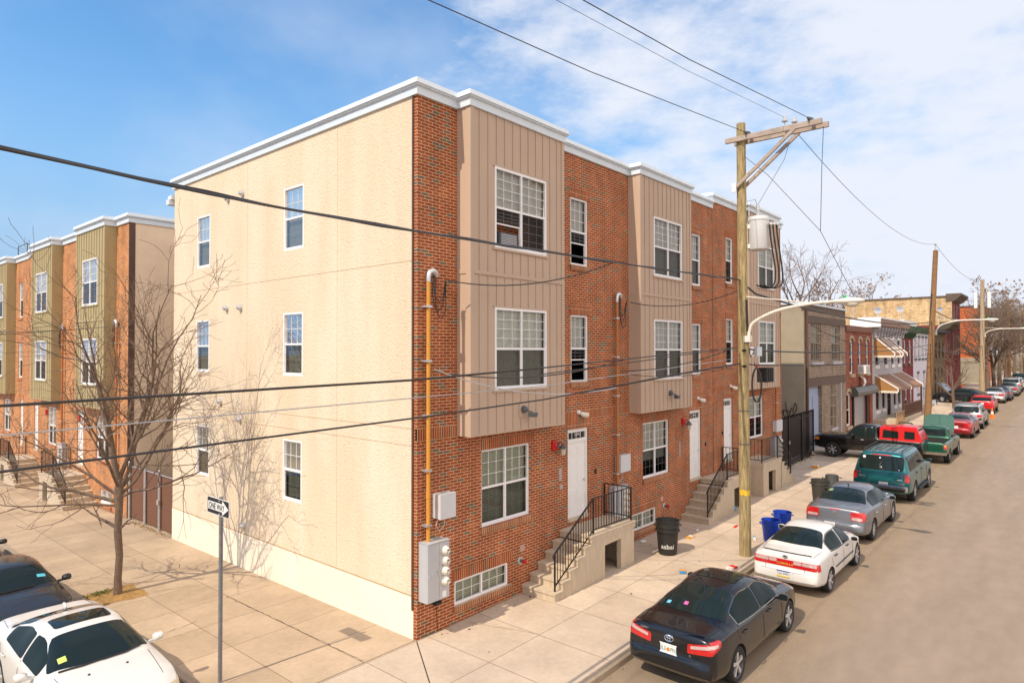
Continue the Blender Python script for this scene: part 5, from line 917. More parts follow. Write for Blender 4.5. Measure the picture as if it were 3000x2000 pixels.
tp = [TB+Vector(v) for v in ((0, 0, -.1), (0, 0, .05), (.0, .01, .4), (.03, .0, 1.0), (-.01, .02, 1.6), (.01, .0, 2.1), (.0, .0, 2.6), (.03, .02, 3.0))]
main.tube(tp, [.15, .105, .088, .084, .09, .088, .115, .06], 14); Rv = Vector((.656, -.755, 0)); Fv = Vector((.755, .656, 0))
limbs = [  # (height, right, forward, up, length, radius)
 (2.35, -.95, .05, .24, 3.5, .085), (2.5, -.75, -.35, .42, 3.0, .07), (2.75, -.42, .2, .85, 5.0, .095), (2.9, -.15, -.2, 1, 5.0, .085), (2.85, .25, .25, 1, 5.5, .09), (2.6, .55, -.15, .9, 5.1, .085), (2.5, .75, .25, .6, 4.0, .075), (2.45, .95, -.1, .38, 3.6, .065), (2.7, .1, -.7, .7, 3.8, .07), (2.6, 0, .8, .7, 3.8, .07), (2.25, -.9, -.35, .1, 3.4, .055), (2.95, .42, 0, 1, 5.3, .08)]
for h, a, f_, u, L, r in limbs:
    d = (Rv*a+Fv*f_+Vector((0,0,u))).normalized(); grow(rng, main, tw, TB+Vector((0,0,h))+d*.05, d, L*.95, r*.56, 1, cfg)
cfg2 = dict(cfg); cfg2['n'] = [0, 5, 3, 2]
for h, a, f_, u, L, r in ((1.68, -.9, .0, .45, 1.5, .045), (1.62, .75, 0, .75, .8, .035)): grow(rng, main, tw, TB+Vector((0,0,h)), (Rv*a+Fv*f_+Vector((0,0,u))).normalized(), L, r, 1, cfg2)
main.build('trunk', M_BARK, tr, smooth=60); tw.build('crown', M_TWIG, tr, norm=False)
def far_tree(seed, H, lab, base, leaf=False, spread=1.0, dense=1.0, grp=None, mt=None):
    g = random.Random(seed); t = thing('bare_tree', lab, 'tree', base, 0, grp); m1 = MB(); t1 = MB(); c = dict(n=[int(10*dense), int(7*dense), 6, 4 if not leaf else 3], seg=[6, 6, 5, 4, 3], wob=[.05, .14, .2, .24, .25], up=[.08, .07, .06, .05, .03], sides=[8, 6, 4, 3, 3], ang=[(25, 55), (25, 55), (28, 60), (28, 65)], len=[(.5*spread, .72*spread), (.42, .62), (.42, .65), (.42, .7)], rmin=.009*H/10, trunklvl=1, tips=[]); c['from'] = [.28, .2, .2, .2]; c['n'].append(0) if False else None
    grow(g, m1, t1, Vector(base)-Vector((0,0,.2)), Vector((0,0,1)), H*.72, H*.024, 0, c); m1.build('trunk', M_BARK, t, smooth=60); t1.build('crown', mt or M_TWIGF, t, norm=False)
    if leaf:
        lf = MB()
        for q in c['tips']:
            for _ in range(4):
                o = q+Vector((g.gauss(0, .12), g.gauss(0, .12), g.gauss(0, .12))); a = Vector((g.uniform(-1, 1), g.uniform(-1, 1), g.uniform(-1, 1))).normalized()*.14; b_ = a.orthogonal().normalized()*.11; lf.add([o-a, o+b_, o+a, o-b_], [(0,1,2,3)])
        lf.build('dry_leaves', mat('dry_brown_leaf', (.27,.15,.08), .9, var=.4, scale=3, obj=False), t, norm=False)
    return t
far_tree(5, 15.4, 'bare tree rising behind the grey-walled warehouse', (58, 10.2, .7), spread=1.05, dense=1.25, mt=mat('pinkish_twig', (.22,.15,.13), .9))
T1 = far_tree(7, 15.2, 'big tree with brown clinging leaves behind the yellow brick building', (104, 14, 1.5), leaf=True, spread=1.2, grp='trees beyond the terrace')
dup(T1, (92, 17, 1.4), 2.1, 'brown-leaved tree top showing left of the yellow brick roof', scale=.92); dup(T1, (122, 1.5, 1.9), 4.0, 'brown-leaved tree behind the pale tan pole', scale=.97)
dup(T1, (132, -3.5, 2), 1.0, 'brown-leaved tree farthest right above the parked cars', scale=.82)
S1 = far_tree(21, 6.2, 'small pruned bare tree on the pavement before the black car', (60.3, -2.0, 1.0), spread=.9, dense=.8, grp='bare kerbside trees')
K1 = far_tree(31, 11, 'bare kerbside tree, first beyond the pale tan pole', (81, -2.6, 1.35), spread=1.15, dense=1.3, grp='bare kerbside trees')
for x, y, rz, sc_, lab in ((87, -2.7, 1.3, .95, 'bare kerbside tree, second beyond the pale tan pole'), (95, -2.6, 2.9, 1.05, 'bare kerbside tree, third beyond the pale tan pole'), (104, -2.6, 4.1, 1.0, 'bare kerbside tree, fourth beyond the pale tan pole'), (116, -2.8, 5.2, 1.05, 'bare kerbside tree near the far end of the street'), (136, -2.8, .5, 1.1, 'bare kerbside tree at the farthest end of the street')): dup(K1, (x, y, GX(x)), rz, lab, scale=sc_)
hb = MB(); hr = random.Random(3)   # far brush closing the street
for _ in range(3500):
    x = hr.uniform(150, 175); y = hr.uniform(-14, 20); h = 1.5+3.5*hr.random()**2; q = Vector((x, y, GX(x)+h*hr.random())); a = Vector((hr.uniform(-1, 1), hr.uniform(-1, 1), hr.uniform(-1, 1)))*.6; hb.add([q-a*.5, q+a.orthogonal().normalized()*.25, q+a*.5], [(0,1,2)])
tag(hb.build('brushwood', mat('brush_brown', (.16,.115,.05), .9, var=.5, scale=.5, obj=False), norm=False), kind='stuff')
# ---------------- vehicles ----------------
def paint(name, col, metal=0., rough=.28, var=.02): return mat(name, col, rough, metal, var=var, scale=2, coat=.6, spec=.35)
def carglass():
    m, n, l, p = newmat('car_glass'); p.inputs['Base Color'].default_value = (.012,.02,.02,1); p.inputs['Roughness'].default_value = .03; p.inputs['Specular IOR Level'].default_value = .3; p.inputs['Coat Weight'].default_value = .0; p.inputs['Coat Roughness'].default_value = .02; return m
M_CG = carglass(); M_CGS = M_CG.copy(); M_CGS.name = 'low_reflect_side_glass'; M_CGS.node_tree.nodes['Principled BSDF'].inputs['Specular IOR Level'].default_value = .08; M_TYRE = mat('tyre_rubber', (.022,.021,.02), .85, var=.2); M_RIM = mat('alloy_rim', (.60,.59,.58), .32, .35, var=.05); M_RIMD = mat('dark_alloy', (.08,.08,.085), .35, .6); M_TAIL = mat('red_lamp_lens', (.50,.012,.012), .12, coat=.8, var=.15, scale=15); M_TAILW = mat('clear_lamp_lens', (.50,.36,.34), .12, coat=.8); M_AMB = mat('amber_lamp_lens', (.75,.22,.02), .15, coat=.8); M_HEAD = mat('yellowed_headlamp', (.55,.47,.30), .12, coat=.8); M_CHR = mat('chrome', (.75,.75,.76), .12, 1); M_PLAS = mat('black_plastic', (.02,.02,.021), .5); M_SEAM = mat('panel_gap', (.03,.03,.03), .8); M_PLATE = mat('plate_white', (.75,.76,.76), .4)  # M_CGS: same glass and tint, reflections weakened so side panes stay dark
def ip(tab, x):
    if x <= tab[0][0]: return tab[0][1]
    for (a, u), (b, v) in zip(tab, tab[1:]):
        if x <= b: return u+(v-u)*(x-a)/max(b-a, 1e-9)
    return tab[-1][1]
def loft(sp):
    L = sp['L']; xs = set()
    for k in ('zt', 'zb', 'w', 'wr', 'z0'): xs |= {round(a, 3) for a, _ in sp[k]}
    xs = sorted(xs); out = [xs[0]]
    for x in xs[1:]:
        if x-out[-1] < .011 and x != xs[-1]: continue
        while x-out[-1] > .34: out.append(out[-1]+(x-out[-1])/math.ceil((x-out[-1])/.30))
        out.append(x)
    rings = []
    for x in out:
        zt, zb, w, wr, z0 = (ip(sp[k], x) for k in ('zt', 'zb', 'w', 'wr', 'z0')); zb = min(zb, zt-.03); gh = zt-zb; cab = min(max((gh-.12)/.2, 0), 1); h = zb-z0; wr = min(wr, w*.97)
        ze = zt-(.085*cab+.4*gh*(1-cab)); hw = w*.945
        pr = [(0, z0), (w*.7, z0), (w*.93, z0+.03), (w*.985, z0+h*.16), (w, z0+h*.42), (w*.992, z0+h*.70), (w*.972, zb-.045*min(1, h/.3)), (hw, zb+.012), (hw+(wr-hw)*.5+.018*cab, zb+(ze-zb)*.52), (wr, ze), (wr*.84, zt-(.028*cab+.12*gh*(1-cab))), (wr*.45, zt-.006), (0, zt)]
        rings.append([(x-L/2, y, z) for y, z in pr])
    n = len(pr); vs = []; 
    for r in rings: vs += r+[(x, -y, z) for x, y, z in r[-2:0:-1]]
    m = 2*n-2; fs = [(i*m+j, (i+1)*m+j, (i+1)*m+(j+1) % m, i*m+(j+1) % m) for i in range(len(rings)-1) for j in range(m)]
    fs += [tuple(range(m)), tuple(reversed(range((len(rings)-1)*m, len(rings)*m)))]
    b = MB(); b.add(vs, fs); return b
class Car:
    def __init__(c, sp, name, label, cat, loc, rz, col, grp='cars parked along the kerb', lvl=2):
        c.sp = sp; c.L = sp['L']; c.t = thing(name, label, cat, loc, rz, grp); c.t.rotation_euler = (0, 0, rz)
        tmp = loft(sp).build('tmp', col, None); md = tmp.modifiers.new('s', 'SUBSURF'); md.levels = lvl; md.render_levels = lvl
        cut = MB(); cut.mi = 0; R = sp['r']; L = c.L; W = max(v for _, v in sp['w'])
        for x in (sp['xr'], sp['xf']):
            for s in (-1, 1): cut.cyl((x-L/2, s*(W-.27), R), (x-L/2, s*(W+.2), R), R*sp.get('well', 1.13), 28)
        for bx in sp.get('cut', ()): cut.box(*bx)
        co = cut.build('cut', M_SEAM, None)
        bo = tmp.modifiers.new('b', 'BOOLEAN'); bo.operation = 'DIFFERENCE'; bo.object = co; bo.solver = 'EXACT'; bo.material_mode = 'TRANSFER'
        dg = bpy.context.evaluated_depsgraph_get(); dg.update(); me = bpy.data.meshes.new_from_object(tmp.evaluated_get(dg))
        bpy.data.objects.remove(tmp); bpy.data.objects.remove(co)
        me.polygons.foreach_set('use_smooth', [True]*len(me.polygons)); me.set_sharp_from_angle(angle=radians(38))
        c.body = bpy.data.objects.new('body', me); COL.objects.link(c.body); c.body.parent = c.t
        c.bvh = BVHTree.FromPolygons([v.co for v in me.vertices], [tuple(p.vertices) for p in me.polygons])
    def hit(c, ax, u, v):
        o, d = {'L': ((u, 4, v), (0,-1,0)), 'R': ((u, -4, v), (0,1,0)), 'T': ((v, u, 5), (0,0,-1)), 'B': ((-9, u, v), (1,0,0)), 'F': ((9, u, v), (-1,0,0))}[ax]
        h = c.bvh.ray_cast(Vector(o), Vector(d)); d = Vector(d)
        if h[0] is None or (ax in 'LR' and h[0].y*(1 if ax == 'L' else -1) < .15): h = c.bvh.find_nearest(Vector(o)+d*(3.3 if ax in 'LR' else (9-c.L/2 if ax in 'BF' else 3.9)))
        return h[0]-d*.0, d
    def pat(c, mb, ax, u0, u1, lo, hi, off=.006, nu=10, nv=6, r=.04):
        """patch laid on the body; lo/hi are numbers, tables or functions of u; ends rounded by r. x is measured from the rear bumper"""
        f = lambda t, u: t(u) if callable(t) else (ip(t, u) if isinstance(t, (list, tuple)) else t); vs = []; sh = c.L/2
        us = [u0+(u1-u0)*(.5-.5*cos(pi*i/nu)) if r else u0+(u1-u0)*i/nu for i in range(nu+1)]
        for u in us:
            a, b = f(lo, u), f(hi, u); d = min(abs(u-u0), abs(u1-u)); q = (r-sqrt(max(r*r-(r-d)**2, 0))) if r and d < r else 0; q = min(q, (b-a)*.48); a += q; b -= q
            for j in range(nv+1):
                v = a+(b-a)*j/nv; uu, vv = (u-sh, v) if ax in 'LR' else ((u, v-sh) if ax == 'T' else (u, v)); p, dd = c.hit(ax, uu, vv); vs.append(p-dd*off)
        mb.add(vs, [(i*(nv+1)+j, (i+1)*(nv+1)+j, (i+1)*(nv+1)+j+1, i*(nv+1)+j+1) for i in range(nu) for j in range(nv)])
    def put(c, name, m, ax, *a, par=None, **k): b = MB(); c.pat(b, ax, *a, **k); return b.build(name, m, par or c.t, local=True, smooth=180)
    def line(c, mb, ax, pts, w=.012, off=.004):
        for (a, b), (p, q) in zip(pts, pts[1:]):
            n = max(2, int(math.hypot(p-a, q-b)/.12)); prev = None; pl = []
            for i in range(n+1):
                u, v = a+(p-a)*i/n, b+(q-b)*i/n; sh = c.L/2; uu, vv = (u-sh, v) if ax in 'LR' else ((u, v-sh) if ax == 'T' else (u, v)); h, d = c.hit(ax, uu, vv); pl.append(h-d*off)
            mb.tube(pl, w/2, 4, cap=False)
    def wheels(c, rim=None, spokes=5, style='spoke', tw=.21, rr=.66, ymax=None):
        sp = c.sp; R = sp['r']; W = max(v for _, v in sp['w']); yo = ymax or W-.015
        for x in (sp['xr'], sp['xf']):
            for s in (-1, 1):
                X = x-c.L/2; b = MB(); y = s*yo; i_ = -s
                b.lathe([(R*rr, 0), (R*.90, -.008), (R*.97, .015), (R, .05), (R, tw-.05), (R*.97, tw-.015), (R*.9, tw), (R*.6, tw)] if False else [(R*rr, y), (R*.9, y+s*.008), (R*.975, y-s*.02), (R, y-s*.05), (R, y-s*(tw-.05)), (R*.97, y-s*(tw-.01)), (R*.6, y-s*tw)], 32, (X, 0, R), 'y'); wh = b.build('wheel', M_TYRE, c.t, local=True, smooth=45)
                b = MB(); rl = R*rr; b.lathe([(rl, y), (rl*.94, y-s*.012), (rl*.9, y-s*.06), (rl*.85, y-s*.11), (.001, y-s*.11)], 28, (X, 0, R), 'y'); b2 = MB()
                for k in range(spokes):
                    a = 2*pi*k/spokes+.3; da = .19 if spokes < 6 else .12; pts = [(X+rl*f*cos(a+g), R+rl*f*sin(a+g)) for f, g in ((.18, -da*2.2), (.96, -da), (.96, da), (.18, da*2.2))]
                    b2.prism(pts, y-s*.012, y-s*.05, 'y')
                b2.lathe([(.001, y-s*.005), (rl*.2, y-s*.008), (rl*.24, y-s*.04)], 16, (X, 0, R), 'y')
                b.build('rim_barrel', M_RIMD, wh, local=True, smooth=40); b2.build('rim', rim or M_RIM, wh, local=True, smooth=30)
    def mirrors(c, m, x, z=.98, w=.2, h=.13):
        W = max(v for _, v in c.sp['w'])
        for s in (-1, 1):
            X = x-c.L/2; y0, y1 = s*(W+.015), s*(W+.20); P = [(y0, z-.05), (y0+s*.03, z-.062), (y1-s*.03, z-.058), (y1, z-.02), (y1-s*.005, z+.04), (y1-s*.04, z+.066), (y0+s*.04, z+.06), (y0, z+.03)]
            b = MB(); n = len(P); cy = (y0+y1)/2; vs = []
            for dx, k in ((-.05, .97), (-.03, 1), (.03, .95), (.065, .72), (.08, .4)): vs += [(X+dx, cy+(y-cy)*k, z+(q-z)*k) for y, q in P]
            b.add(vs, [(i*n+j, i*n+(j+1) % n, (i+1)*n+(j+1) % n, (i+1)*n+j) for i in range(4) for j in range(n)]+[tuple(range(n)), tuple(range(4*n, 5*n))]); b.bar((X, s*(W-.14), z-.06), (X, s*(W+.04), z-.035), .05, .04)
            o = b.build('mirror', m, c.t, local=True, smooth=50); q = MB(); q.add([(X-.053, cy+(y-cy)*.86, z+(v-z)*.84) for y, v in P], [tuple(range(n))]); q.build('mirror_glass', M_CG, o, local=True)
    def handles(c, m, xs, z):
        for x in xs:
            for ax in 'LR': h, d = c.hit(ax, x-c.L/2, z); b = MB(); b.tube([h+Vector((-.10, 0, 0))-d*.01, h+Vector((-.08, 0, .0))-d*.035, h+Vector((.08, 0, 0))-d*.035, h+Vector((.1, 0, 0))-d*.01], .014, 6); b.build('door_handle', m, c.t, local=True, smooth=60)
    def seams(c, sides=(), top=(), rear=(), front=(), w=.007):
        for ax, ll in (('L', sides), ('R', sides), ('T', top), ('B', rear), ('F', front)):
            for pts in ll: b = MB(); c.line(b, ax, pts, w); b.build('panel_gap', M_SEAM, c.t, local=True)
    def plate(c, z, y=0, txt='', col=None, ink=(.02,.04,.12), top=None, bot=None, ax='B', size=.085, lean=0):
        s = -1 if ax == 'B' else 1; h, d = c.hit(ax, y, z); X = h.x+s*.012; b = MB(); b.box(X, X+s*.012, y-.155, y+.155, z-.078, z+.078); o = b.build('licence_plate', col or M_PLATE, c.t, local=True)
        f = X+s*.0125
        if top: b = MB(); b.box(f, f+s*.002, y-.153, y+.153, z+.048, z+.077); b.build('plate_top_band', top, o, local=True)
        if bot: b = MB(); b.box(f, f+s*.002, y-.153, y+.153, z-.077, z-.048); b.build('plate_bottom_band', bot, o, local=True)
        if txt: lettering(txt, size, (f+s*.002, y, z-size*.36), (pi/2, 0, -pi/2 if ax == 'B' else pi/2), mat('plate_ink', ink, .5), 'plate_lettering', o, ext=.001, sx=.82, align='CENTER', local=True)
        return o, f
def sedan(L=4.8, W=1.82, H=1.46, wb=2.776, ro=1.06, dk=1.06, dl=.78, rr=1.72, rf=2.78, cw=3.58, hz=1.0, r=.33, nose=.62):
    k = W/1.82; j = (1-.05)
    return dict(L=L, r=r, xr=ro, xf=ro+wb, H=H, dk=dk, dl=dl, rr=rr, rf=rf, cw=cw, hz=hz,
      zt=[(0,.48),(.012,.60),(.05,.635),(.075,.66),(.095,dk-.14),(.12,dk-.03),(.17,dk),(.3,dk+.01),(dl-.08,dk+.025),(dl+.08,dk+.075),(dl+.5*(rr-dl),dk+.08+.55*(H-.1-dk)),(rr-.05,H-.06),(rr+.2,H-.018),((rr+rf)/2,H),(rf-.15,H-.015),(rf+.02,H-.055),(rf+.5*(cw-rf),hz+.06+.5*(H-.05-hz)),(cw-.06,hz+.06),(cw+.05,hz+.01),(cw+.4,hz-.03),(L-.45,hz-.13),(L-.2,hz-.22),(L-.08,nose+.04),(L,nose-.14)],
      zb=[(0,.43),(.05,.58),(.085,.64),(.12,dk-.15),(.3,dk-.085),(dl,dk-.07),(1.6,.94),(cw,.90),(L-.7,hz-.15),(L-.3,hz-.27),(L-.08,nose-.04),(L,nose-.2)],
      w=[(0,.68*k),(.03,.77*k),(.08,.825*k),(.20,.87*k),(.6,.90*k),(1.3,.91*k),(L-1.3,.91*k),(L-.7,.89*k),(L-.4,.85*k),(L-.18,.76*k),(L-.06,.62*k),(L,.5*k)],
      wr=[(0,.58*k),(.12,.72*k),(dl,.72*k),(rr,.555*k),((rr+rf)/2,.585*k),(rf,.56*k),(cw,.74*k),(L-.5,.72*k),(L-.15,.58*k),(L,.44*k)],
      z0=[(0,.40),(.10,.30),(.5,.22),(L-.6,.21),(L-.12,.25),(L,.33)])
def dress_sedan(c, col, tail=True, glass=None, trim=None, mirror=None, handle=None, seams=True, bp=None, mz=.98):
    s = c.sp; g = glass or M_CG; dl, rr, rf, cw, H, hz, dk, L = (s[k] for k in ('dl', 'rr', 'rf', 'cw', 'H', 'hz', 'dk', 'L')); bp = bp or (rr+rf)/2+.08; k = max(v for _, v in s['w'])/.91
    top = lambda x: min(ip(s['zt'], x)-.105, H-.125); bot = lambda x: ip([(dl, .985+.06), (1.7, .985), (cw, .955)], x)-(1.0-hz)*.6
    for ax in 'LR':
        c.put('side_window', M_CGS, ax, dl+.42, bp-.03, bot, top, nu=14, r=.05); c.put('side_window', M_CGS, ax, bp+.03, cw-.34, bot, top, nu=14, r=.05)
        if trim:
            b = MB(); q = [dl+.40+(cw-.32-dl-.40)*i/20 for i in range(21)]; c.line(b, ax, [(x, bot(x)-.012) for x in q], .02, .008); c.line(b, ax, [(x, top(x)+.012) for x in q], .016, .008); c.line(b, ax, [(q[0], bot(q[0])), (q[0], top(q[0]))], .014, .008); b.build('window_trim', trim, c.t, local=True)
    hw = .60*k; cv = lambda u: .10*(u/hw)**2
    hw = .70*k; tp = .53*k; c.put('rear_window', g, 'T', -hw, hw, lambda u: dl+.06+.08*(u/hw)**2, lambda u: max(rr-.03-.02*(u/hw)**2-max(abs(u)-tp, 0)/(hw-tp)*(rr-dl)*.72, dl+.2), nu=24, nv=8, r=.05)
    hw2 = .735*k; t2 = .55*k; c.put('windshield', g, 'T', -hw2, hw2, lambda u: min(rf+.04-.02*(u/hw2)**2+max(abs(u)-t2, 0)/(hw2-t2)*(cw-rf)*.70, cw-.2), lambda u: cw-.02-.11*(u/hw2)**2, nu=24, nv=8, r=.05)
    c.mirrors(mirror or col, cw-.42, mz); c.handles(handle or col, (dl+.62, bp+.32), .84)
    if seams: c.seams(sides=[[(bp, .3), (bp, bot(bp))], [(cw-.20, .32), (cw-.22, .88)], [(dl+.42, .62), (dl+.32, .95)]], top=[[(-.72*k, dl+.06), (-.66*k, .12)], [(.72*k, dl+.06), (.66*k, .12)], [(-.68*k, cw+.02), (-.62*k, L-.5)], [(.68*k, cw+.02), (.62*k, L-.5)]], rear=[[(-.62*k, .60), (.62*k, .60)], [(-.5*k, .60), (-.5*k, .85)], [(.5*k, .60), (.5*k, .85)]])
def taillights(c, y0, y1, z0, z1, m=M_TAIL, side=.32, wmat=None, wz=(.5, 1)):
    for s, ax in ((1, 'L'), (-1, 'R')):
        b = MB(); a, d = sorted((s*y0, s*y1)); c.pat(b, 'B', a, d, z0, z1, r=.03, nu=10); 
        if side: c.pat(b, ax, .05, side, [(0, z0+.02), (side, z0+.07)], [(0, z1), (side, z1+.0)], r=.03, nu=8, off=.008)
        o = b.build('tail_light', m, c.t, local=True, smooth=180)
        if wmat: b = MB(); h = z1-z0; yi = y0+(y1-y0)*.08; yo = y0+(y1-y0)*.85; a, d = sorted((s*yi, s*yo)); c.pat(b, 'B', a, d, z0+h*wz[0], z0+h*wz[1]-.02, r=.02, off=.012); b.build('clear_lens', wmat, o, local=True, smooth=180)
def emblem(c, z, y=0, r=.06, m=None, ax='B', plain=False):
    h, d = c.hit(ax, y, z); b = MB(); X = h.x-.012
    def ell(cy, cz, a, e): b.tube([(X, cy+a*cos(q), cz+e*sin(q)) for q in [2*pi*i/24 for i in range(25)]], r*.10, 5, cap=False)
    if plain: b.bar((X, y-r*.6, z+r*.5), (X, y+r*.6, z-r*.3), r*.3); b.bar((X, y+r*.6, z+r*.5), (X, y-r*.6, z-r*.3), r*.3); b.ball((X, y, z-r*.3), r*.4, sc=(.3,1,1))
    else: ell(y, z, r, r*.68); ell(y, z+r*.28, r*.62, r*.28); ell(y, z-.02*r, r*.28, r*.62)
    b.build('emblem', m or M_CHR, c.t, local=True)
def badge(c, txt, z, y, size, m, ax='B', sx=1): h, d = c.hit(ax, y, z); return lettering(txt, size, (h.x-.012, y, z), (pi/2, 0, -pi/2), m, 'badge', c.t, ext=.002, align='CENTER', local=True, sx=sx)
def interior_hint(c): pass
def stand(c, x0, y, road=True):   # rear bumper at x0, heading +x, on the sloping road
    xm = x0+c.L/2; c.t.location = (xm, y, GX(xm)-(KD if road else 0)); c.t.rotation_euler = (0, -.017, 0)
# black saloon in front
P_BLK = paint('black_car_paint', (.008,.008,.01), rough=.2)
c = Car(sedan(), 'black_sedan', 'glossy black sedan parked nearest the camera at the kerb', 'car', (0,0,0), 0, P_BLK); stand(c, 1.79, -4.80)
dress_sedan(c, P_BLK, trim=M_CHR, handle=P_BLK); c.wheels(spokes=5, rr=.72)
for s, ax in ((1, 'L'), (-1, 'R')):
    b = MB(); a, d = sorted((s*.36, s*.84)); lo = [(-.84, .80), (-.36, .74), (.36, .74), (.84, .80)]; hi = [(-.84, .99), (-.36, .90), (.36, .90), (.84, .99)]
    c.pat(b, 'B', a, d, lo, hi, r=.03, nu=12); c.pat(b, ax, .05, .40, [(0, .79), (.4, .90)], [(0, .99), (.4, 1.0)], r=.03, off=.009); o = b.build('tail_light', M_TAIL, c.t, local=True, smooth=180)
    b = MB(); a, d = sorted((s*.42, s*.80)); c.pat(b, 'B', a, d, [(-.8, .90), (-.42, .83), (.42, .83), (.8, .90)], [(-.8, .955), (-.42, .885), (.42, .885), (.8, .955)], r=.02, off=.013); c.pat(b, ax, .08, .30, .905, .955, r=.02, off=.014); b.build('clear_lens', M_TAILW, o, local=True, smooth=180)
o, f = c.plate(.72, 0, 'IL3  1PN', ink=(.02,.13,.06), size=.10)
b = MB(); b.ball((f-.004, 0, .715), .034, 12, 8, (.15, 1, 1)); b.build('orange_emblem', M_AMB, o, local=True); b = MB(); b.box(f-.003, f+.004, -.17, .17, .632, .648); b.box(f-.003, f+.004, -.17, .17, .797, .812); b.build('plate_frame', M_PLATE, o, local=True)
emblem(c, .90, 0, .085); badge(c, 'CAMRY', .955, .50, .05, M_CHR); badge(c, 'SE', .69, -.42, .045, M_CHR)
c.put('sunroof', M_CG, 'T', -.42, .42, 2.05, 2.62, r=.06); b = MB(); c.pat(b, 'T', -.62, .62, lambda u: .10+.10*(u/.62)**2, lambda u: .17+.10*(u/.62)**2, off=.02, r=.02, nu=14); b.build('boot_spoiler', P_BLK, c.t, local=True, smooth=180)
for y, z, m_ in ((.46, .95, mat('sticker_blue', (.15,.45,.65), .5)), (.12, 1.0, mat('sticker_pink', (.7,.12,.35), .5))): c.put('window_sticker', m_, 'T', y-.04, y+.04, z, z+.08, r=0, off=.012, nu=3, nv=2)
# white saloon with the red light bar
P_WHT = paint('white_car_paint', (.66,.645,.62), rough=.3)
c = Car(sedan(L=4.28, W=1.69, H=1.40, wb=2.55, ro=.95, dk=1.01, dl=.72, rr=1.55, rf=2.45, cw=3.15, hz=.93, r=.30, nose=.58), 'white_sedan', 'older white sedan with a red light bar, second along the kerb', 'car', (0,0,0), 0, P_WHT); stand(c, 7.62, -4.92)
dress_sedan(c, P_WHT, trim=M_PLAS, handle=M_PLAS, mirror=P_WHT, mz=.95); c.wheels(rim=M_RIM, spokes=7, rr=.78, tw=.2)
o = c.put('tail_light', M_TAIL, 'B', -.75, .75, .70, .865, r=.03, nu=24); 
for a, d in ((-.74, -.40), (-.39, -.20), (.20, .39), (.40, .74)): c.put('clear_lens', M_TAILW, 'B', a, d, .78, .855, r=.02, off=.013, par=o)
for ax in 'LR': c.put('tail_light', M_TAIL, ax, .05, .22, .70, .865, r=.02, off=.009)
badge(c, 'COROLLA', .745, 0, .07, mat('gold_badge', (.75,.5,.08), .4), sx=1.25); emblem(c, .925, 0, .06, M_PLAS)
c.plate(.54, .02, 'LSH-9995', top=mat('plate_blue', (.02,.06,.3), .4), bot=mat('plate_yellow', (.8,.55,.02), .4))
b = MB(); c.line(b, 'T', [(-.58, .26), (-.3, .20), (0, .185), (.3, .20), (.58, .26)], .03, .012); b.build('boot_lip', M_PLAS, c.t, local=True)
for ax in 'LR': b = MB(); c.line(b, ax, [(1.35, .54), (3.0, .54)], .035, .004); b.build('side_moulding', M_PLAS, c.t, local=True)
# grey saloon
P_GRY = paint('grey_car_paint', (.19,.20,.225), .55, .32)
c = Car(sedan(L=4.85, W=1.84, H=1.49, wb=2.77, ro=1.05, dk=1.08, dl=.72, rr=1.62, rf=2.72, cw=3.5, hz=1.02, r=.335, nose=.66), 'grey_sedan', 'metallic grey sedan parked behind the white one', 'car', (0,0,0), 0, P_GRY); stand(c, 12.92, -4.66)
dress_sedan(c, P_GRY, handle=M_CHR); c.wheels(spokes=9, rr=.64); taillights(c, .46, .85, .74, 1.0, side=.24, wmat=M_TAILW, wz=(.08, .45)); emblem(c, .93, 0, .07, plain=True); c.plate(.56, .12, 'LKR-2071', size=.075)
c.put('brake_light', M_TAIL, 'B', -.16, .16, 1.0, 1.03, r=.01, nu=6, nv=2); c.put('bumper_step', M_CHR if False else P_GRY, 'B', -.55, .55, .645, .675, r=0, off=.02)
c.put('window_sticker', mat('sticker_green', (.25,.38,.2), .5), 'T', .36, .48, 1.25, 1.42, r=0, off=.012, nu=3, nv=2); b = MB(); X = 1.75-c.L/2; b.prism([(X-.06, 1.47), (X+.10, 1.48), (X-.08, 1.56)], -.008, .008, 'y'); b.build('roof_aerial', M_PLAS, c.t, local=True)
def suv(L=5.2, W=2.0, H=1.93, wb=3.02, ro=1.12, belt=1.2, hz=1.16, cw=3.75, rf=3.0, r=.39, rs=.32, nose=.9):
    k = W/1.82
    return dict(L=L, r=r, xr=ro, xf=ro+wb, H=H, dl=.1, rr=rs+.1, rf=rf, cw=cw, hz=hz, dk=belt, zt=[(0,.62),(.02,.80),(.05,belt-.04),(.10,belt+.08),(.10+.5*(rs-.1),belt+.5*(H-belt)),(rs,H-.07),(rs+.18,H-.012),((rs+rf)/2,H),(rf-.15,H-.01),(rf+.03,H-.06),((rf+cw)/2,hz+.08+.5*(H-.1-hz)),(cw-.04,hz+.06),(cw+.06,hz+.01),(L-.5,hz-.06),(L-.16,hz-.12),(L-.05,nose),(L,nose-.22)],
      zb=[(0,.58),(.04,.9),(.10,belt-.06),(.3,belt-.03),(cw,belt-.06),(L-.6,hz-.12),(L-.16,hz-.2),(L-.04,nose-.08),(L,nose-.28)], w=[(0,.80*k),(.03,.855*k),(.08,.885*k),(.25,.905*k),(.7,.91*k),(L-.9,.91*k),(L-.4,.89*k),(L-.14,.82*k),(L,.68*k)], wr=[(0,.7*k),(.1,.80*k),(rs,.70*k),((rs+rf)/2,.72*k),(rf,.69*k),(cw,.78*k),(L-.3,.76*k),(L,.6*k)], z0=[(0,.46),(.1,.38),(.5,.34),(L-.5,.33),(L-.1,.38),(L,.46)])
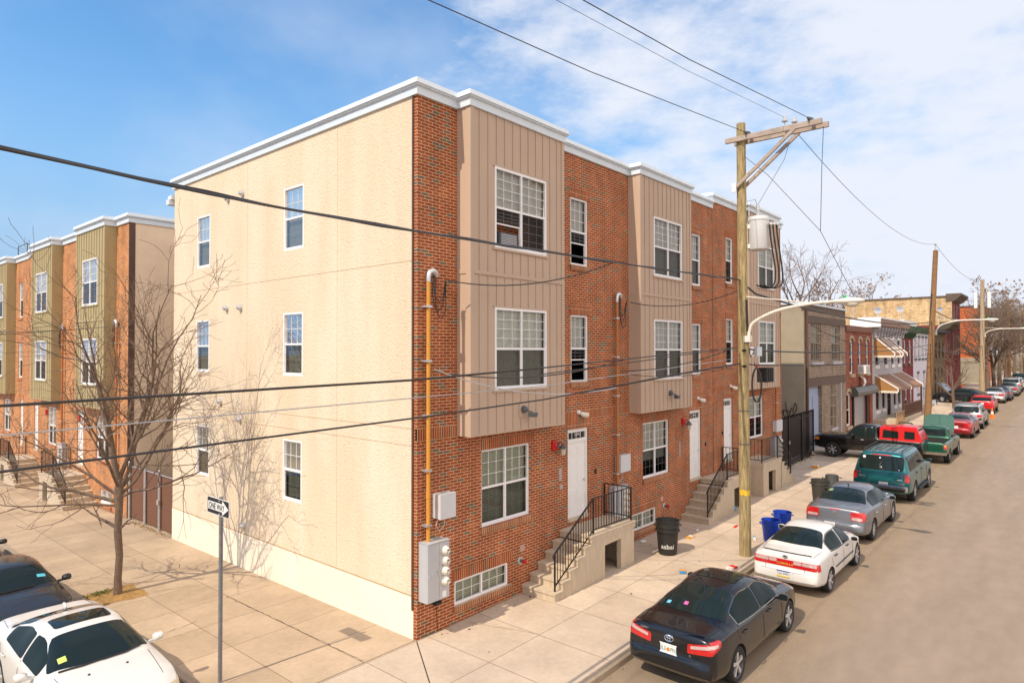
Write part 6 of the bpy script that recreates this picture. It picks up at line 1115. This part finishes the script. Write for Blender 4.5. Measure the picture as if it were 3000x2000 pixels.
def dress_suv(c, col, rails=True, handle=None, trim=None):
    s = c.sp; H, rf, cw, L, bt = s['H'], s['rf'], s['cw'], s['L'], s['dk']; k = max(v for _, v in s['w'])/.91; top = lambda x: min(ip(s['zt'], x)-.13, H-.16); ln = cw-.4-.40
    for ax in 'LR':
        for a, d in ((.40, .40+ln*.30), (.46+ln*.30, .36+ln*.66), (.42+ln*.66, cw-.38)): c.put('side_window', M_CGS, ax, a, d, bt+.04, top, nu=10, r=.05)
    c.put('rear_window', M_CG, 'B', -.70*k, .70*k, bt+.05, H-.15, r=.10, nu=14); c.put('windshield', M_CG, 'T', -.64*k, .64*k, rf+.06, cw-.05, r=.08, nu=12); c.mirrors(col, cw-.42, bt+.1); c.handles(handle or M_PLAS, (.5+ln*.32, .5+ln*.68), bt-.13)
    c.seams(sides=[[(.43+ln*.30, .5), (.43+ln*.30, bt)], [(.39+ln*.66, .45), (.39+ln*.66, bt)], [(cw-.2, .5), (cw-.2, bt-.05)]], rear=[[(-.7*k, bt-.35), (.7*k, bt-.35)]], w=.008)
    if rails:
        for s_ in (-1, 1): b = MB(); y = s_*.60*k; b.tube([(x-L/2, y, ip(s['zt'], x)+dz) for x, dz in ((.45, -.01), (.55, .05), (1.5, .055), (rf-.35, .055), (rf-.25, -.01))], .018, 6); b.build('roof_rail', M_PLAS, c.t, local=True)
        b = MB()
        for i in range(6): c.line(b, 'T', [(-.5*k+.2*k*i, .5), (-.5*k+.2*k*i, rf-.35)], .018, .004)
        b.build('roof_ribs', M_PLAS, c.t, local=True)
P_TEAL = paint('teal_car_paint', (.008,.125,.135), .45, .3)
c = Car(suv(), 'teal_suv', 'large teal SUV with roof rails and big rear window', 'car', (0,0,0), 0, P_TEAL); stand(c, 19.38, -4.62)
dress_suv(c, P_TEAL); c.wheels(spokes=5, rr=.62, tw=.26); taillights(c, .82, .97, .86, 1.16, side=.14)
b = MB(); c.pat(b, 'B', -.93, .93, .50, .72, r=.05, off=.06, nu=16); b.build('chrome_bumper', M_CHR, c.t, local=True, smooth=180); c.plate(.74, -.1, 'YZD 3320', top=None, bot=mat('plate_yellow', (.8,.55,.02), .4), size=.075)
c.put('brake_light', M_TAIL, 'B', -.35, .35, 1.79, 1.825, r=.01, nv=2); b = MB(); c.line(b, 'B', [(-.1, 1.24), (.05, 1.42), (-.02, 1.55), (-.25, 1.68)], .045, .02); b.build('rear_wiper', M_PLAS, c.t, local=True)
for y, z, w in ((.6, 1.7, .1), (.05, 1.7, .06), (.0, 1.36, .07), (-.62, 1.3, .04)): c.put('window_sticker', M_CAB2, 'B', y-w/2, y+w/2, z-w/2, z+w/2, r=.03, off=.013, nu=6, nv=3)
for ax, s in (('L', 1), ('R', -1)): b = MB(); b.box(1.7-2.6, 3.6-2.6, s*.90, s*1.06, .36, .42); b.build('running_board', M_PLAS, c.t, local=True)
c.put('badge', M_CHR, 'B', -.72, -.56, .93, .955, r=0, nv=1, nu=3); c.put('badge', M_CHR, 'B', .52, .76, .97, 1.0, r=0, nv=1, nu=3)
def pickup(L=5.1, W=1.79, H=1.70, wb=3.12, ro=1.0, cabx=1.95, bed=1.10, hz=1.12, cw=3.62, rf=2.95, r=.36, cut=True):
    k = W/1.82
    return dict(L=L, r=r, xr=ro, xf=ro+wb, H=H, cabx=cabx, rf=rf, cw=cw, hz=hz, dk=bed, zt=[(0,.6),(.02,.8),(.04,bed-.04),(.08,bed),(cabx-.06,bed),(cabx,bed+.06),(cabx+.06,H-.12),(cabx+.16,H-.03),((cabx+rf)/2,H),(rf,H-.05),((rf+cw)/2,hz+.08+.5*(H-.1-hz)),(cw-.04,hz+.06),(cw+.06,hz),(L-.4,hz-.05),(L-.10,hz-.10),(L-.035,.97),(L,.76)],
      zb=[(0,.55),(.05,bed-.15),(.1,bed-.06),(cabx,bed-.05),(cw,bed-.08),(L-.5,hz-.12),(L-.12,hz-.18),(L-.03,.90),(L,.68)], w=[(0,.82*k),(.03,.87*k),(.08,.89*k),(.3,.905*k),(L-.9,.91*k),(L-.3,.88*k),(L-.1,.8*k),(L,.7*k)], wr=[(0,.8*k),(cabx-.06,.86*k),(cabx+.06,.63*k),((cabx+rf)/2,.66*k),(rf,.64*k),(cw,.78*k),(L-.3,.76*k),(L,.62*k)], z0=[(0,.52),(.1,.46),(.5,.42),(L-.5,.4),(L,.5)], cut=[(.10-L/2, cabx-.10-L/2, -.76*k, .76*k, .72, 1.6)] if cut else ())
def dress_pickup(c, col, handle=M_PLAS, sw=True):
    s = c.sp; k = max(v for _, v in s['w'])/.91; x0, H, rf, cw, bd = s['cabx'], s['H'], s['rf'], s['cw'], s['dk']; top = lambda x: min(ip(s['zt'], x)-.13, H-.14)
    if sw:
        for ax in 'LR': c.put('side_window', M_CGS, ax, x0+.12, x0+.55, bd+.02, top, nu=8, r=.04); c.put('side_window', M_CGS, ax, x0+.62, cw-.36, bd+.02, top, nu=10, r=.05)
    c.put('rear_window', M_CG, 'B', -.58*k, .58*k, bd+.10, H-.13, r=.05); c.put('windshield', M_CG, 'T', -.6*k, .6*k, rf+.04, cw-.05, r=.06, nu=12); c.mirrors(M_PLAS, cw-.4, bd+.1); c.handles(handle, (x0+.75,), bd-.12); c.seams(sides=[[(x0+.58, .5), (x0+.58, bd)], [(cw-.2, .5), (cw-.22, bd-.05)], [(x0-.02, .5), (x0-.02, bd-.02)]])
P_GRN = paint('green_car_paint', (.006,.075,.036), .3, .3)
c = Car(pickup(), 'green_pickup', 'green pickup truck with open hood and open left door', 'pickup truck', (0,0,0), 0, P_GRN, lvl=1); stand(c, 29.6, -4.57); dress_pickup(c, P_GRN); c.wheels(spokes=6, rr=.58, tw=.25); taillights(c, .74, .87, .78, 1.02, side=.1, wmat=M_AMB)
b = MB(); b.box(-2.62, -2.5, -.86, .86, .50, .64); b.build('rear_bumper', M_CHR, c.t, local=True); c.plate(.62, -.3, '', size=.06) if False else None
h = MB(); sp_ = [(1.20, 1.20, .69), (1.34, 1.50, .71), (1.50, 1.80, .70), (1.62, 2.0, .68), (1.69, 2.08, .64), (1.74, 2.12, .54)]
for o_ in (0, .035): h.v += [(x_+o_, y_*w_, z_-o_*.5-.05*abs(y_)**3) for x_, z_, w_ in sp_ for y_ in (-1, -.8, -.4, 0, .4, .8, 1)]
h.f += [(k_*42+i_*7+j_, k_*42+i_*7+j_+1, k_*42+(i_+1)*7+j_+1, k_*42+(i_+1)*7+j_) for k_ in (0, 1) for i_ in range(5) for j_ in range(6)]; h.f += [(35+j_, 36+j_, 78+j_, 77+j_) for j_ in range(6)]+[(i_*7+e_, (i_+1)*7+e_, 42+(i_+1)*7+e_, 42+i_*7+e_) for i_ in range(5) for e_ in (0, 6)]; h.m = [0]*len(h.f)
h.build('open_hood', mat('primer_teal', (.04,.12,.10), .6, spec=.3), c.t, local=True)
h = MB(); a = Vector((.98, .86, 0)); e = Vector((.62, 1.78, 0)); n_ = (e-a).normalized()
def dpt(t, z): q = a+(e-a)*t; return (q.x, q.y, z)
h.add([dpt(0,.5), dpt(1,.5), dpt(1,1.12), dpt(0,1.12)], [(0,1,2,3)]); h.add([(x+.05, y+.02, z) for x, y, z in (dpt(0,.5), dpt(1,.5), dpt(1,1.12), dpt(0,1.12))], [(0,1,2,3)]); h.bar(dpt(0.02,1.1), dpt(.38,1.62), .06); h.bar(dpt(.38,1.62), dpt(.93,1.66), .06); h.bar(dpt(.97,1.66), dpt(1,1.1), .06); h.build('open_door', P_GRN, c.t, local=True)
P_BKT = paint('black_truck_paint', (.008,.008,.008), rough=.25)
c = Car(pickup(L=5.15, W=1.80, H=1.80, hz=1.20, bed=1.14, cw=3.52, rf=3.02, cabx=1.98, r=.39, cut=False), 'black_pickup', 'black pickup truck with red bed cap parked across the pavement', 'pickup truck', (29.05, -2.1, .49), pi/2, P_BKT, lvl=1); dress_pickup(c, P_BKT, handle=M_CHR); c.wheels(spokes=6, rr=.60, tw=.26); c.put('headlight', M_AMB, 'L', 4.78, 4.98, .86, .99, r=.02); c.put('headlight', M_HEAD, 'F', .5, .8, .80, .96, r=.02)
b = MB(); b.box(2.45, 2.66, -.86, .86, .48, .70); b.build('front_bumper', M_CAB, c.t, local=True)
P_RED = paint('red_cap_paint', (.55,.008,.008), rough=.3); b = MB(); x0, x1 = -2.5, -.66
prof = [(-.85, 1.08), (-.82, 1.2), (-.72, 1.72), (-.62, 1.79), (0, 1.84), (.62, 1.79), (.72, 1.72), (.82, 1.2), (.85, 1.08)]
vs = []
for x, sc_, dz in ((x0, 1, 0), (x0+.22, 1, 0), (-1.5, 1, .02), (x1, 1, -.08)): vs += [(x+(.22 if (x == x0 and z > 1.3) else 0), y*sc_, z+(dz if z > 1.5 else 0)) for y, z in prof]
n_ = len(prof); b.add(vs, [(i*n_+j, i*n_+j+1, (i+1)*n_+j+1, (i+1)*n_+j) for i in range(3) for j in range(n_-1)]+[tuple(range(n_)), tuple(range(3*n_, 4*n_))]); cap = b.build('bed_cap', P_RED, c.t, local=True)
def sidepoly(pts, y0, dy, name):
    for s in (-1, 1): b = MB(); b.add([(x, s*(.832-(z-1.14)*.19+.004), z) for x, z in pts], [tuple(range(len(pts)))]); b.build(name, M_CG, cap, local=True, norm=False)
sidepoly([(-.78, 1.2), (-1.5, 1.2), (-1.5, 1.54), (-.82, 1.6)], 0, 0, 'cap_side_window'); sidepoly([(-1.75, 1.2), (-2.2, 1.2), (-2.2, 1.56), (-1.75, 1.58)], 0, 0, 'cap_side_window')
b = MB(); b.add([(x0-.006+.1, -.68, 1.18), (x0-.006+.1, .68, 1.18), (x0+.19, .6, 1.7), (x0+.19, -.6, 1.7)], [(0,1,2,3)]); b.v = [(x_-.02, y_, z_) for x_, y_, z_ in b.v]; b.build('cap_rear_window', M_CG, cap, local=True, norm=False)
# farther cars
def fars(sp, name, lab, x0, y, col, tl=(.45, .83, .74, .96), suv_=False, rim=None, wm=None, plate_=True):
    c = Car(sp, name, lab, 'car', (0,0,0), 0, col, lvl=1); stand(c, x0, y)
    (dress_suv if suv_ else dress_sedan)(c, col); c.wheels(rim=rim); taillights(c, *tl, side=.25, wmat=wm)
    if plate_: c.plate(.72 if not suv_ else .85, 0, '')
    return c
P_MRN = paint('dark_red_car_paint', (.27,.012,.02), .3, .3)
fars(sedan(L=4.6, W=1.78, H=1.46, dk=1.1), 'red_sedan', 'dark red sedan parked in front of the green pickup', 40.4, -4.48, P_MRN)
P_SIL = paint('silver_car_paint', (.42,.41,.40), .6, .32)
SU = suv(L=4.6, W=1.85, H=1.72, wb=2.65, ro=.92, belt=1.08, hz=1.03, cw=3.4, rf=2.7, r=.36, rs=.36, nose=.8)
fars(SU, 'silver_suv', 'silver SUV with dark rear window next to the traffic cone', 45.9, -4.45, P_SIL, tl=(.62, .88, .86, 1.05), suv_=True)
P_RD2 = paint('bright_red_car_paint', (.55,.01,.012), .1, .3)
fars(suv(L=4.0, W=1.72, H=1.5, wb=2.5, ro=.7, belt=1.0, hz=.98, cw=2.9, rf=2.2, r=.32, rs=.45, nose=.7), 'red_hatchback', 'small bright red hatchback beyond the traffic cone', 57.8, -4.2, P_RD2, tl=(.62, .82, .78, .98), suv_=True)
c = Car(sedan(L=4.9), 'black_sedan', 'black sedan parked across the pavement with its hood raised', 'car', (66.4, -1.9, 1.13), radians(69), P_BLK, lvl=1); dress_sedan(c, P_BLK, trim=M_CHR); c.wheels(spokes=10)
b = MB(); b.prism([(1.05, 1.06), (1.75, 1.75), (1.95, 1.85), (1.97, 1.82), (1.8, 1.68), (1.1, 1.03)], -.68, .68, 'y'); b.build('open_hood', mat('hood_bluegrey', (.13,.15,.2), .3, coat=1), c.t, local=True)
fars(sedan(L=4.6, dk=1.08), 'silver_sedan', 'pale silver sedan behind the black car with raised hood', 69.0, -4.05, P_SIL)
fars(sedan(L=4.4, dk=1.08), 'blue_sedan', 'dark blue sedan in the far row with red lights', 72.1, -4.3, paint('dark_blue_car_paint', (.02,.03,.07), .3, .3))
fars(sedan(L=4.7), 'grey_sedan', 'dull grey sedan in the far row past the dark blue one', 79.0, -4.5, paint('dull_grey_car_paint', (.16,.15,.14), .4, .35))
fars(SU, 'silver_suv', 'silver SUV in the far row under the kerbside trees', 84.8, -4.4, P_SIL, tl=(.62, .88, .86, 1.05), suv_=True)
fars(sedan(L=4.6), 'white_sedan', 'pale sedan in the far row, second from the end', 90.6, -4.4, P_WHT)
fars(SU, 'dark_suv', 'dark green SUV farthest along the kerb', 97, -4.5, paint('dark_green_car_paint', (.01,.035,.03), .2, .3), tl=(.62, .88, .86, 1.05), suv_=True)
# side-street cars, facing the camera
def side_car(sp, name, lab, x, yc, col, grp='cars parked in the side street'):
    c = Car(sp, name, lab, 'car', (x, yc, SY(yc)-KD), -pi/2, col, grp); return c
BM = sedan(L=4.84, W=1.85, H=1.47, wb=2.89, ro=1.1, dk=1.08, dl=.78, rr=1.72, rf=2.70, cw=3.50, hz=1.02, r=.33, nose=.66)
c = side_car(BM, 'white_sedan', 'white sedan with sunroof at the bottom left corner', -5.25, 2.92, P_WHT); dress_sedan(c, P_WHT, mz=1.0); c.wheels()
c.put('sunroof', M_CG, 'T', -.44, .44, 2.05, 2.55, r=.07); b = MB(); c.line(b, 'T', [(-.62, 3.46), (-.3, 3.50), (.1, 3.49)], .03, .02); c.line(b, 'T', [(.0, 3.50), (.35, 3.49), (.6, 3.42)], .03, .02); b.build('wiper', M_PLAS, c.t, local=True)
b = MB(); X = 1.42-c.L/2; b.ball((X, 0, 1.42), .07, 10, 8, (1.6, .5, 1)); b.build('roof_aerial', P_WHT, c.t, local=True, smooth=180)
for ax, s in (('L', 1), ('R', -1)): b = MB(); a, d = sorted((s*.42, s*.80)); c.pat(b, 'F', a, d, .62, .76, r=.03); c.pat(b, ax, 4.3, 4.75, [(4.3, .72), (4.8, .62)], [(4.3, .80), (4.8, .76)], r=.03, off=.009); b.build('headlight', M_HEAD, c.t, local=True, smooth=180)
for y, m_ in ((.50, mat('sticker_lime', (.55,.75,.15), .5)),): c.put('window_sticker', m_, 'T', -.58, -.46, 3.22, 3.32, r=0, off=.012, nu=3, nv=2)
for y in (-.28, .28): b = MB(); h_, d_ = c.hit('T', y, 3.78-c.L/2); b.ball(h_, .022, 8, 6); b.build('washer_jet', M_PLAS, c.t, local=True)
b = MB(); b.ball((2.78-c.L/2, 0, 1.28), .06, sc=(.6, 1.6, 1)); 
P_DK = paint('charcoal_car_paint', (.035,.038,.045), .4, .25)
c = side_car(sedan(L=4.8, H=1.46, cw=3.5, hz=1.02), 'charcoal_sedan', 'charcoal sedan behind the white one by the tree pit', -5.30, 8.1, P_DK); dress_sedan(c, P_DK, mirror=M_PLAS, mz=1.0); c.wheels()
for ax, s in (('L', 1), ('R', -1)): b = MB(); a, d = sorted((s*.42, s*.80)); c.pat(b, 'F', a, d, .62, .76, r=.03); c.pat(b, ax, 4.3, 4.75, [(4.3, .72), (4.8, .62)], [(4.3, .80), (4.8, .76)], r=.03, off=.009); b.build('headlight', M_HEAD, c.t, local=True, smooth=180)
b = MB(); c.line(b, 'T', [(-.62, 3.44), (-.2, 3.49), (.3, 3.47)], .03, .02); b.build('wiper', M_PLAS, c.t, local=True); c.put('window_sticker', mat('sticker_cyan', (.1,.5,.65), .5), 'T', .40, .56, 3.18, 3.26, r=0, off=.012, nu=3, nv=2)
c = side_car(sedan(L=4.6), 'charcoal_sedan', 'dark sedan cut off by the left edge, farthest up the side street', -5.5, 13.3, P_DK); dress_sedan(c, P_DK, mirror=M_PLAS); c.wheels()
# ---------------- bins, cone, litter ----------------
M_BIN = mat('black_bin_plastic', (.02,.02,.019), .5, var=.25, scale=8); M_BLU = mat('blue_bin_plastic', (.005,.05,.42), .4, var=.08); M_DBIN = mat('charcoal_bin_plastic', (.05,.047,.042), .6, var=.2)
def bin_(name, lab, x, y, h, r, m, stack=False, grp=None, lid=False, flip=False):
    z = GX(x); t = thing(name, lab, 'trash can', (x, y, z), 0, grp); b = MB(); H = h
    prof = [(.001, 0), (r*.76, 0), (r*.80, .03), (r*.98, H*.80), (r*1.02, H*.80), (r*1.03, H*.84), (r*.99, H*.85), (r*1.0, H*.96), (r*1.06, H*.97), (r*1.06, H), (r*.96, H), (r*.72, .06), (.001, .05)]
    if flip: prof = [(.001, H), (r*.76, H), (r*.8, H-.03), (r, .08), (r*1.05, .06), (r*1.05, 0)]
    b.lathe(prof, 30, (x, y, z)); b.build('bin_body', m, t, smooth=40)
    for s in (-1, 1): q = MB(); dx, dy = .656*s, -.755*s; c0 = Vector((x+dx*r*1.0, y+dy*r*1.0, z+H*.88)); q.tube([c0+Vector((-dy*.09, dx*.09, 0)), c0+Vector((-dy*.08+dx*.05, dx*.08+dy*.05, -.03)), c0+Vector((dy*.08+dx*.05, -dx*.08+dy*.05, -.03)), c0+Vector((dy*.09, -dx*.09, 0))], .018, 6); q.build('handle', m, t, smooth=60)
    return t, z
t, z = bin_('trash_can', 'stacked black trash cans with white spray lettering on the pavement', 8.40, -1.35, .98, .33, M_BIN)
b = MB(); b.lathe([(.33*.99, z-GX(8.4)+.02+.64), (.355, .67), (.36, .70), (.33, .72)], 30, (8.40, -1.35, z)); b.build('outer_rim', M_BIN, t, smooth=40)
# the sprayed word wraps round the can on the camera's side
def wrap_text(t, txt, size, cx, cy, z, r, a0, m, name, ext=.003):
    o = lettering(txt, size, (0, 0, 0), (0, 0, 0), m, name, t, ext=ext, align='CENTER', local=True); W_ = t.location
    for v in o.data.vertices:
        a = a0+v.co.x/r; rr_ = r*(1+.30*v.co.y)+.006+max(v.co.z, 0); v.co = Vector((cx+rr_*cos(a)-W_.x, cy+rr_*sin(a)-W_.y, z+v.co.y-W_.z))
    return o
A0 = atan2(-10.532+1.35, -9.083-8.4); wrap_text(t, 'asbai', .19, 8.40, -1.35, z+.2, .272, A0, mat('white_spray_paint', (.75,.75,.72), .7), 'sprayed_lettering'); wrap_text(t, 'BRUTE CAN', .07, 8.4, -1.35, z+.56, .31, A0, mat('moulded_lettering', (.11,.11,.11), .5), 'moulded_lettering') if False else None
bin_('recycling_bin', 'blue recycling bin nearest the white sedan', 11.45, -3.25, .66, .27, M_BLU, grp='blue recycling bins'); bin_('recycling_bin', 'blue recycling bin behind, away from the white sedan', 12.62, -3.2, .66, .27, M_BLU, grp='blue recycling bins')
bin_('trash_can', 'charcoal trash can beside the grey sedan roof, open top', 17.3, -3.02, .9, .31, M_DBIN, grp='charcoal trash cans'); bin_('trash_can', 'upturned charcoal trash can behind the open one', 19.0, -2.98, .8, .30, M_DBIN, grp='charcoal trash cans', flip=True); bin_('wheelie_bin', 'dark bin on the pavement beside the small pruned tree', 60.0, -2.9, 1.1, .35, mat('dark_green_bin', (.012,.025,.02), .5))
t = thing('traffic_cone', 'orange traffic cone with white bands on the road', 'traffic cone', (54.4, -5.2, GX(54.4)-KD)); z = GX(54.4)-KD; M_OR = mat('cone_orange', (.75,.16,.01), .5)
b = MB(); b.box(54.2, 54.6, -5.4, -5.0, z, z+.04); b.build('base', M_OR, t); b = MB(); b.lathe([(.16, .04), (.125, .22), (.10, .36)], 16, (54.4, -5.2, z)); b.lathe([(.075, .55), (.03, .85), (.001, .85)], 16, (54.4, -5.2, z)); b.build('cone', M_OR, t, smooth=40); b = MB(); b.lathe([(.1005, .36), (.0755, .55)], 16, (54.4, -5.2, z)); b.build('white_band', M_WHITE, t, smooth=40)
def crumple(name, lab, x, y, s, m, seed, z0=None, flat=.5):
    g = random.Random(seed); b = MB(); b.ball((0, 0, 0), 1, 10, 7); b.v = [(x+vx*s[0]*g.uniform(.7, 1.2), y+vy*s[1]*g.uniform(.7, 1.2), (GX(x) if z0 is None else z0)+s[2]*(1+vz)*g.uniform(.7, 1.1)) for vx, vy, vz in b.v]; tag(b.build(name, m), lab, 'litter', 'litter on the pavement')
def packet(name, lab, x, y, l, w, h, rz, cols, z0=None):
    t = thing(name, lab, 'litter', (x, y, GX(x) if z0 is None else z0), rz, 'litter on the pavement'); b = MB(); b.prism([(-l/2, 0), (l/2, .004), (l/2, h*.8), (l*.2, h), (-l*.3, h*.85), (-l/2, h*.9)], -w/2, w/2, 'y'); b.build('wrapper', cols[0], t, local=True); b = MB(); b.box(-l*.2, l*.22, -w*.505, w*.505, h*.3, h*1.03); b.build('printed_band', cols[1], t, local=True)
M_LO = mat('orange_wrapper', (.8,.33,.02), .5); M_LB = mat('blue_wrapper', (.05,.3,.6), .4); M_LR = mat('red_wrapper', (.7,.04,.02), .5); M_LW = mat('white_paper', (.75,.73,.7), .7)
packet('crumpled_packet', 'orange and white packet between the bin and the pole', 10.21, -1.2, .27, .12, .07, -.2, (M_LO, M_LW)); packet('crumpled_packet', 'blue and white carton by the black sedan roof', 7.23, -2.4, .30, .16, .06, .5, (M_LB, M_LO)); packet('crumpled_packet', 'coloured carton lying at the kerb between the black and white cars', 8.3, -3.35, .36, .18, .08, -.3, (M_LW, M_LR))
packet('crumpled_packet', 'white and blue cup lying beside the pole base', 11.3, -2.8, .16, .09, .09, .4, (M_LW, M_LB)); packet('crumpled_packet', 'red scrap lying left of the pole', 12.3, -1.8, .30, .07, .04, .1, (M_LR, M_LR)); packet('crumpled_packet', 'orange and white packet in front of the iron gate', 24.6, -.75, .45, .25, .12, .1, (M_LO, M_LW))
crumple('paper_scrap', 'small white paper scrap beside the middle stoop', 11.1, -1.0, (.10, .05, .02), M_LW, 1); crumple('paper_scrap', 'thin white straw near the pole on the pavement', 9.2, -2.7, (.11, .015, .008), M_LW, 2); crumple('plastic_bag', 'white and blue plastic bags in the middle stoop opening', 14.25, -.85, (.3, .15, .1), M_LB, 3); crumple('plastic_bag', 'pale paper by the middle basement window', 8.9, -.25, (.14, .08, .03), M_LW, 5)
crumple('paving_block', 'loose grey stone block at the foot of the warehouse corner', 27.9, .45, (.22, .2, .16), M_KERB, 6)
gl = MB(); gr_ = random.Random(8)
for _ in range(260):
    x = gr_.uniform(.4, 26); y = gr_.choice([gr_.uniform(-3.5, -.05), gr_.gauss(-.3, .2), -3.75-abs(gr_.gauss(0, .12))]); z = GX(x)+(.006 if y > -3.6 else -KD+.008); a = gr_.uniform(0, 6.3); s_ = gr_.uniform(.008, .028); gl.add([(x+cos(a+k*1.57)*s_*(1+.6*(k % 2)), y+sin(a+k*1.57)*s_, z+.004*(k % 2)) for k in range(4)], [(0,1,2,3)])
tag(gl.build('scattered_debris', mat('debris_brown', (.12,.07,.04), .9, var=.6, scale=3, obj=False), norm=False), kind='stuff')
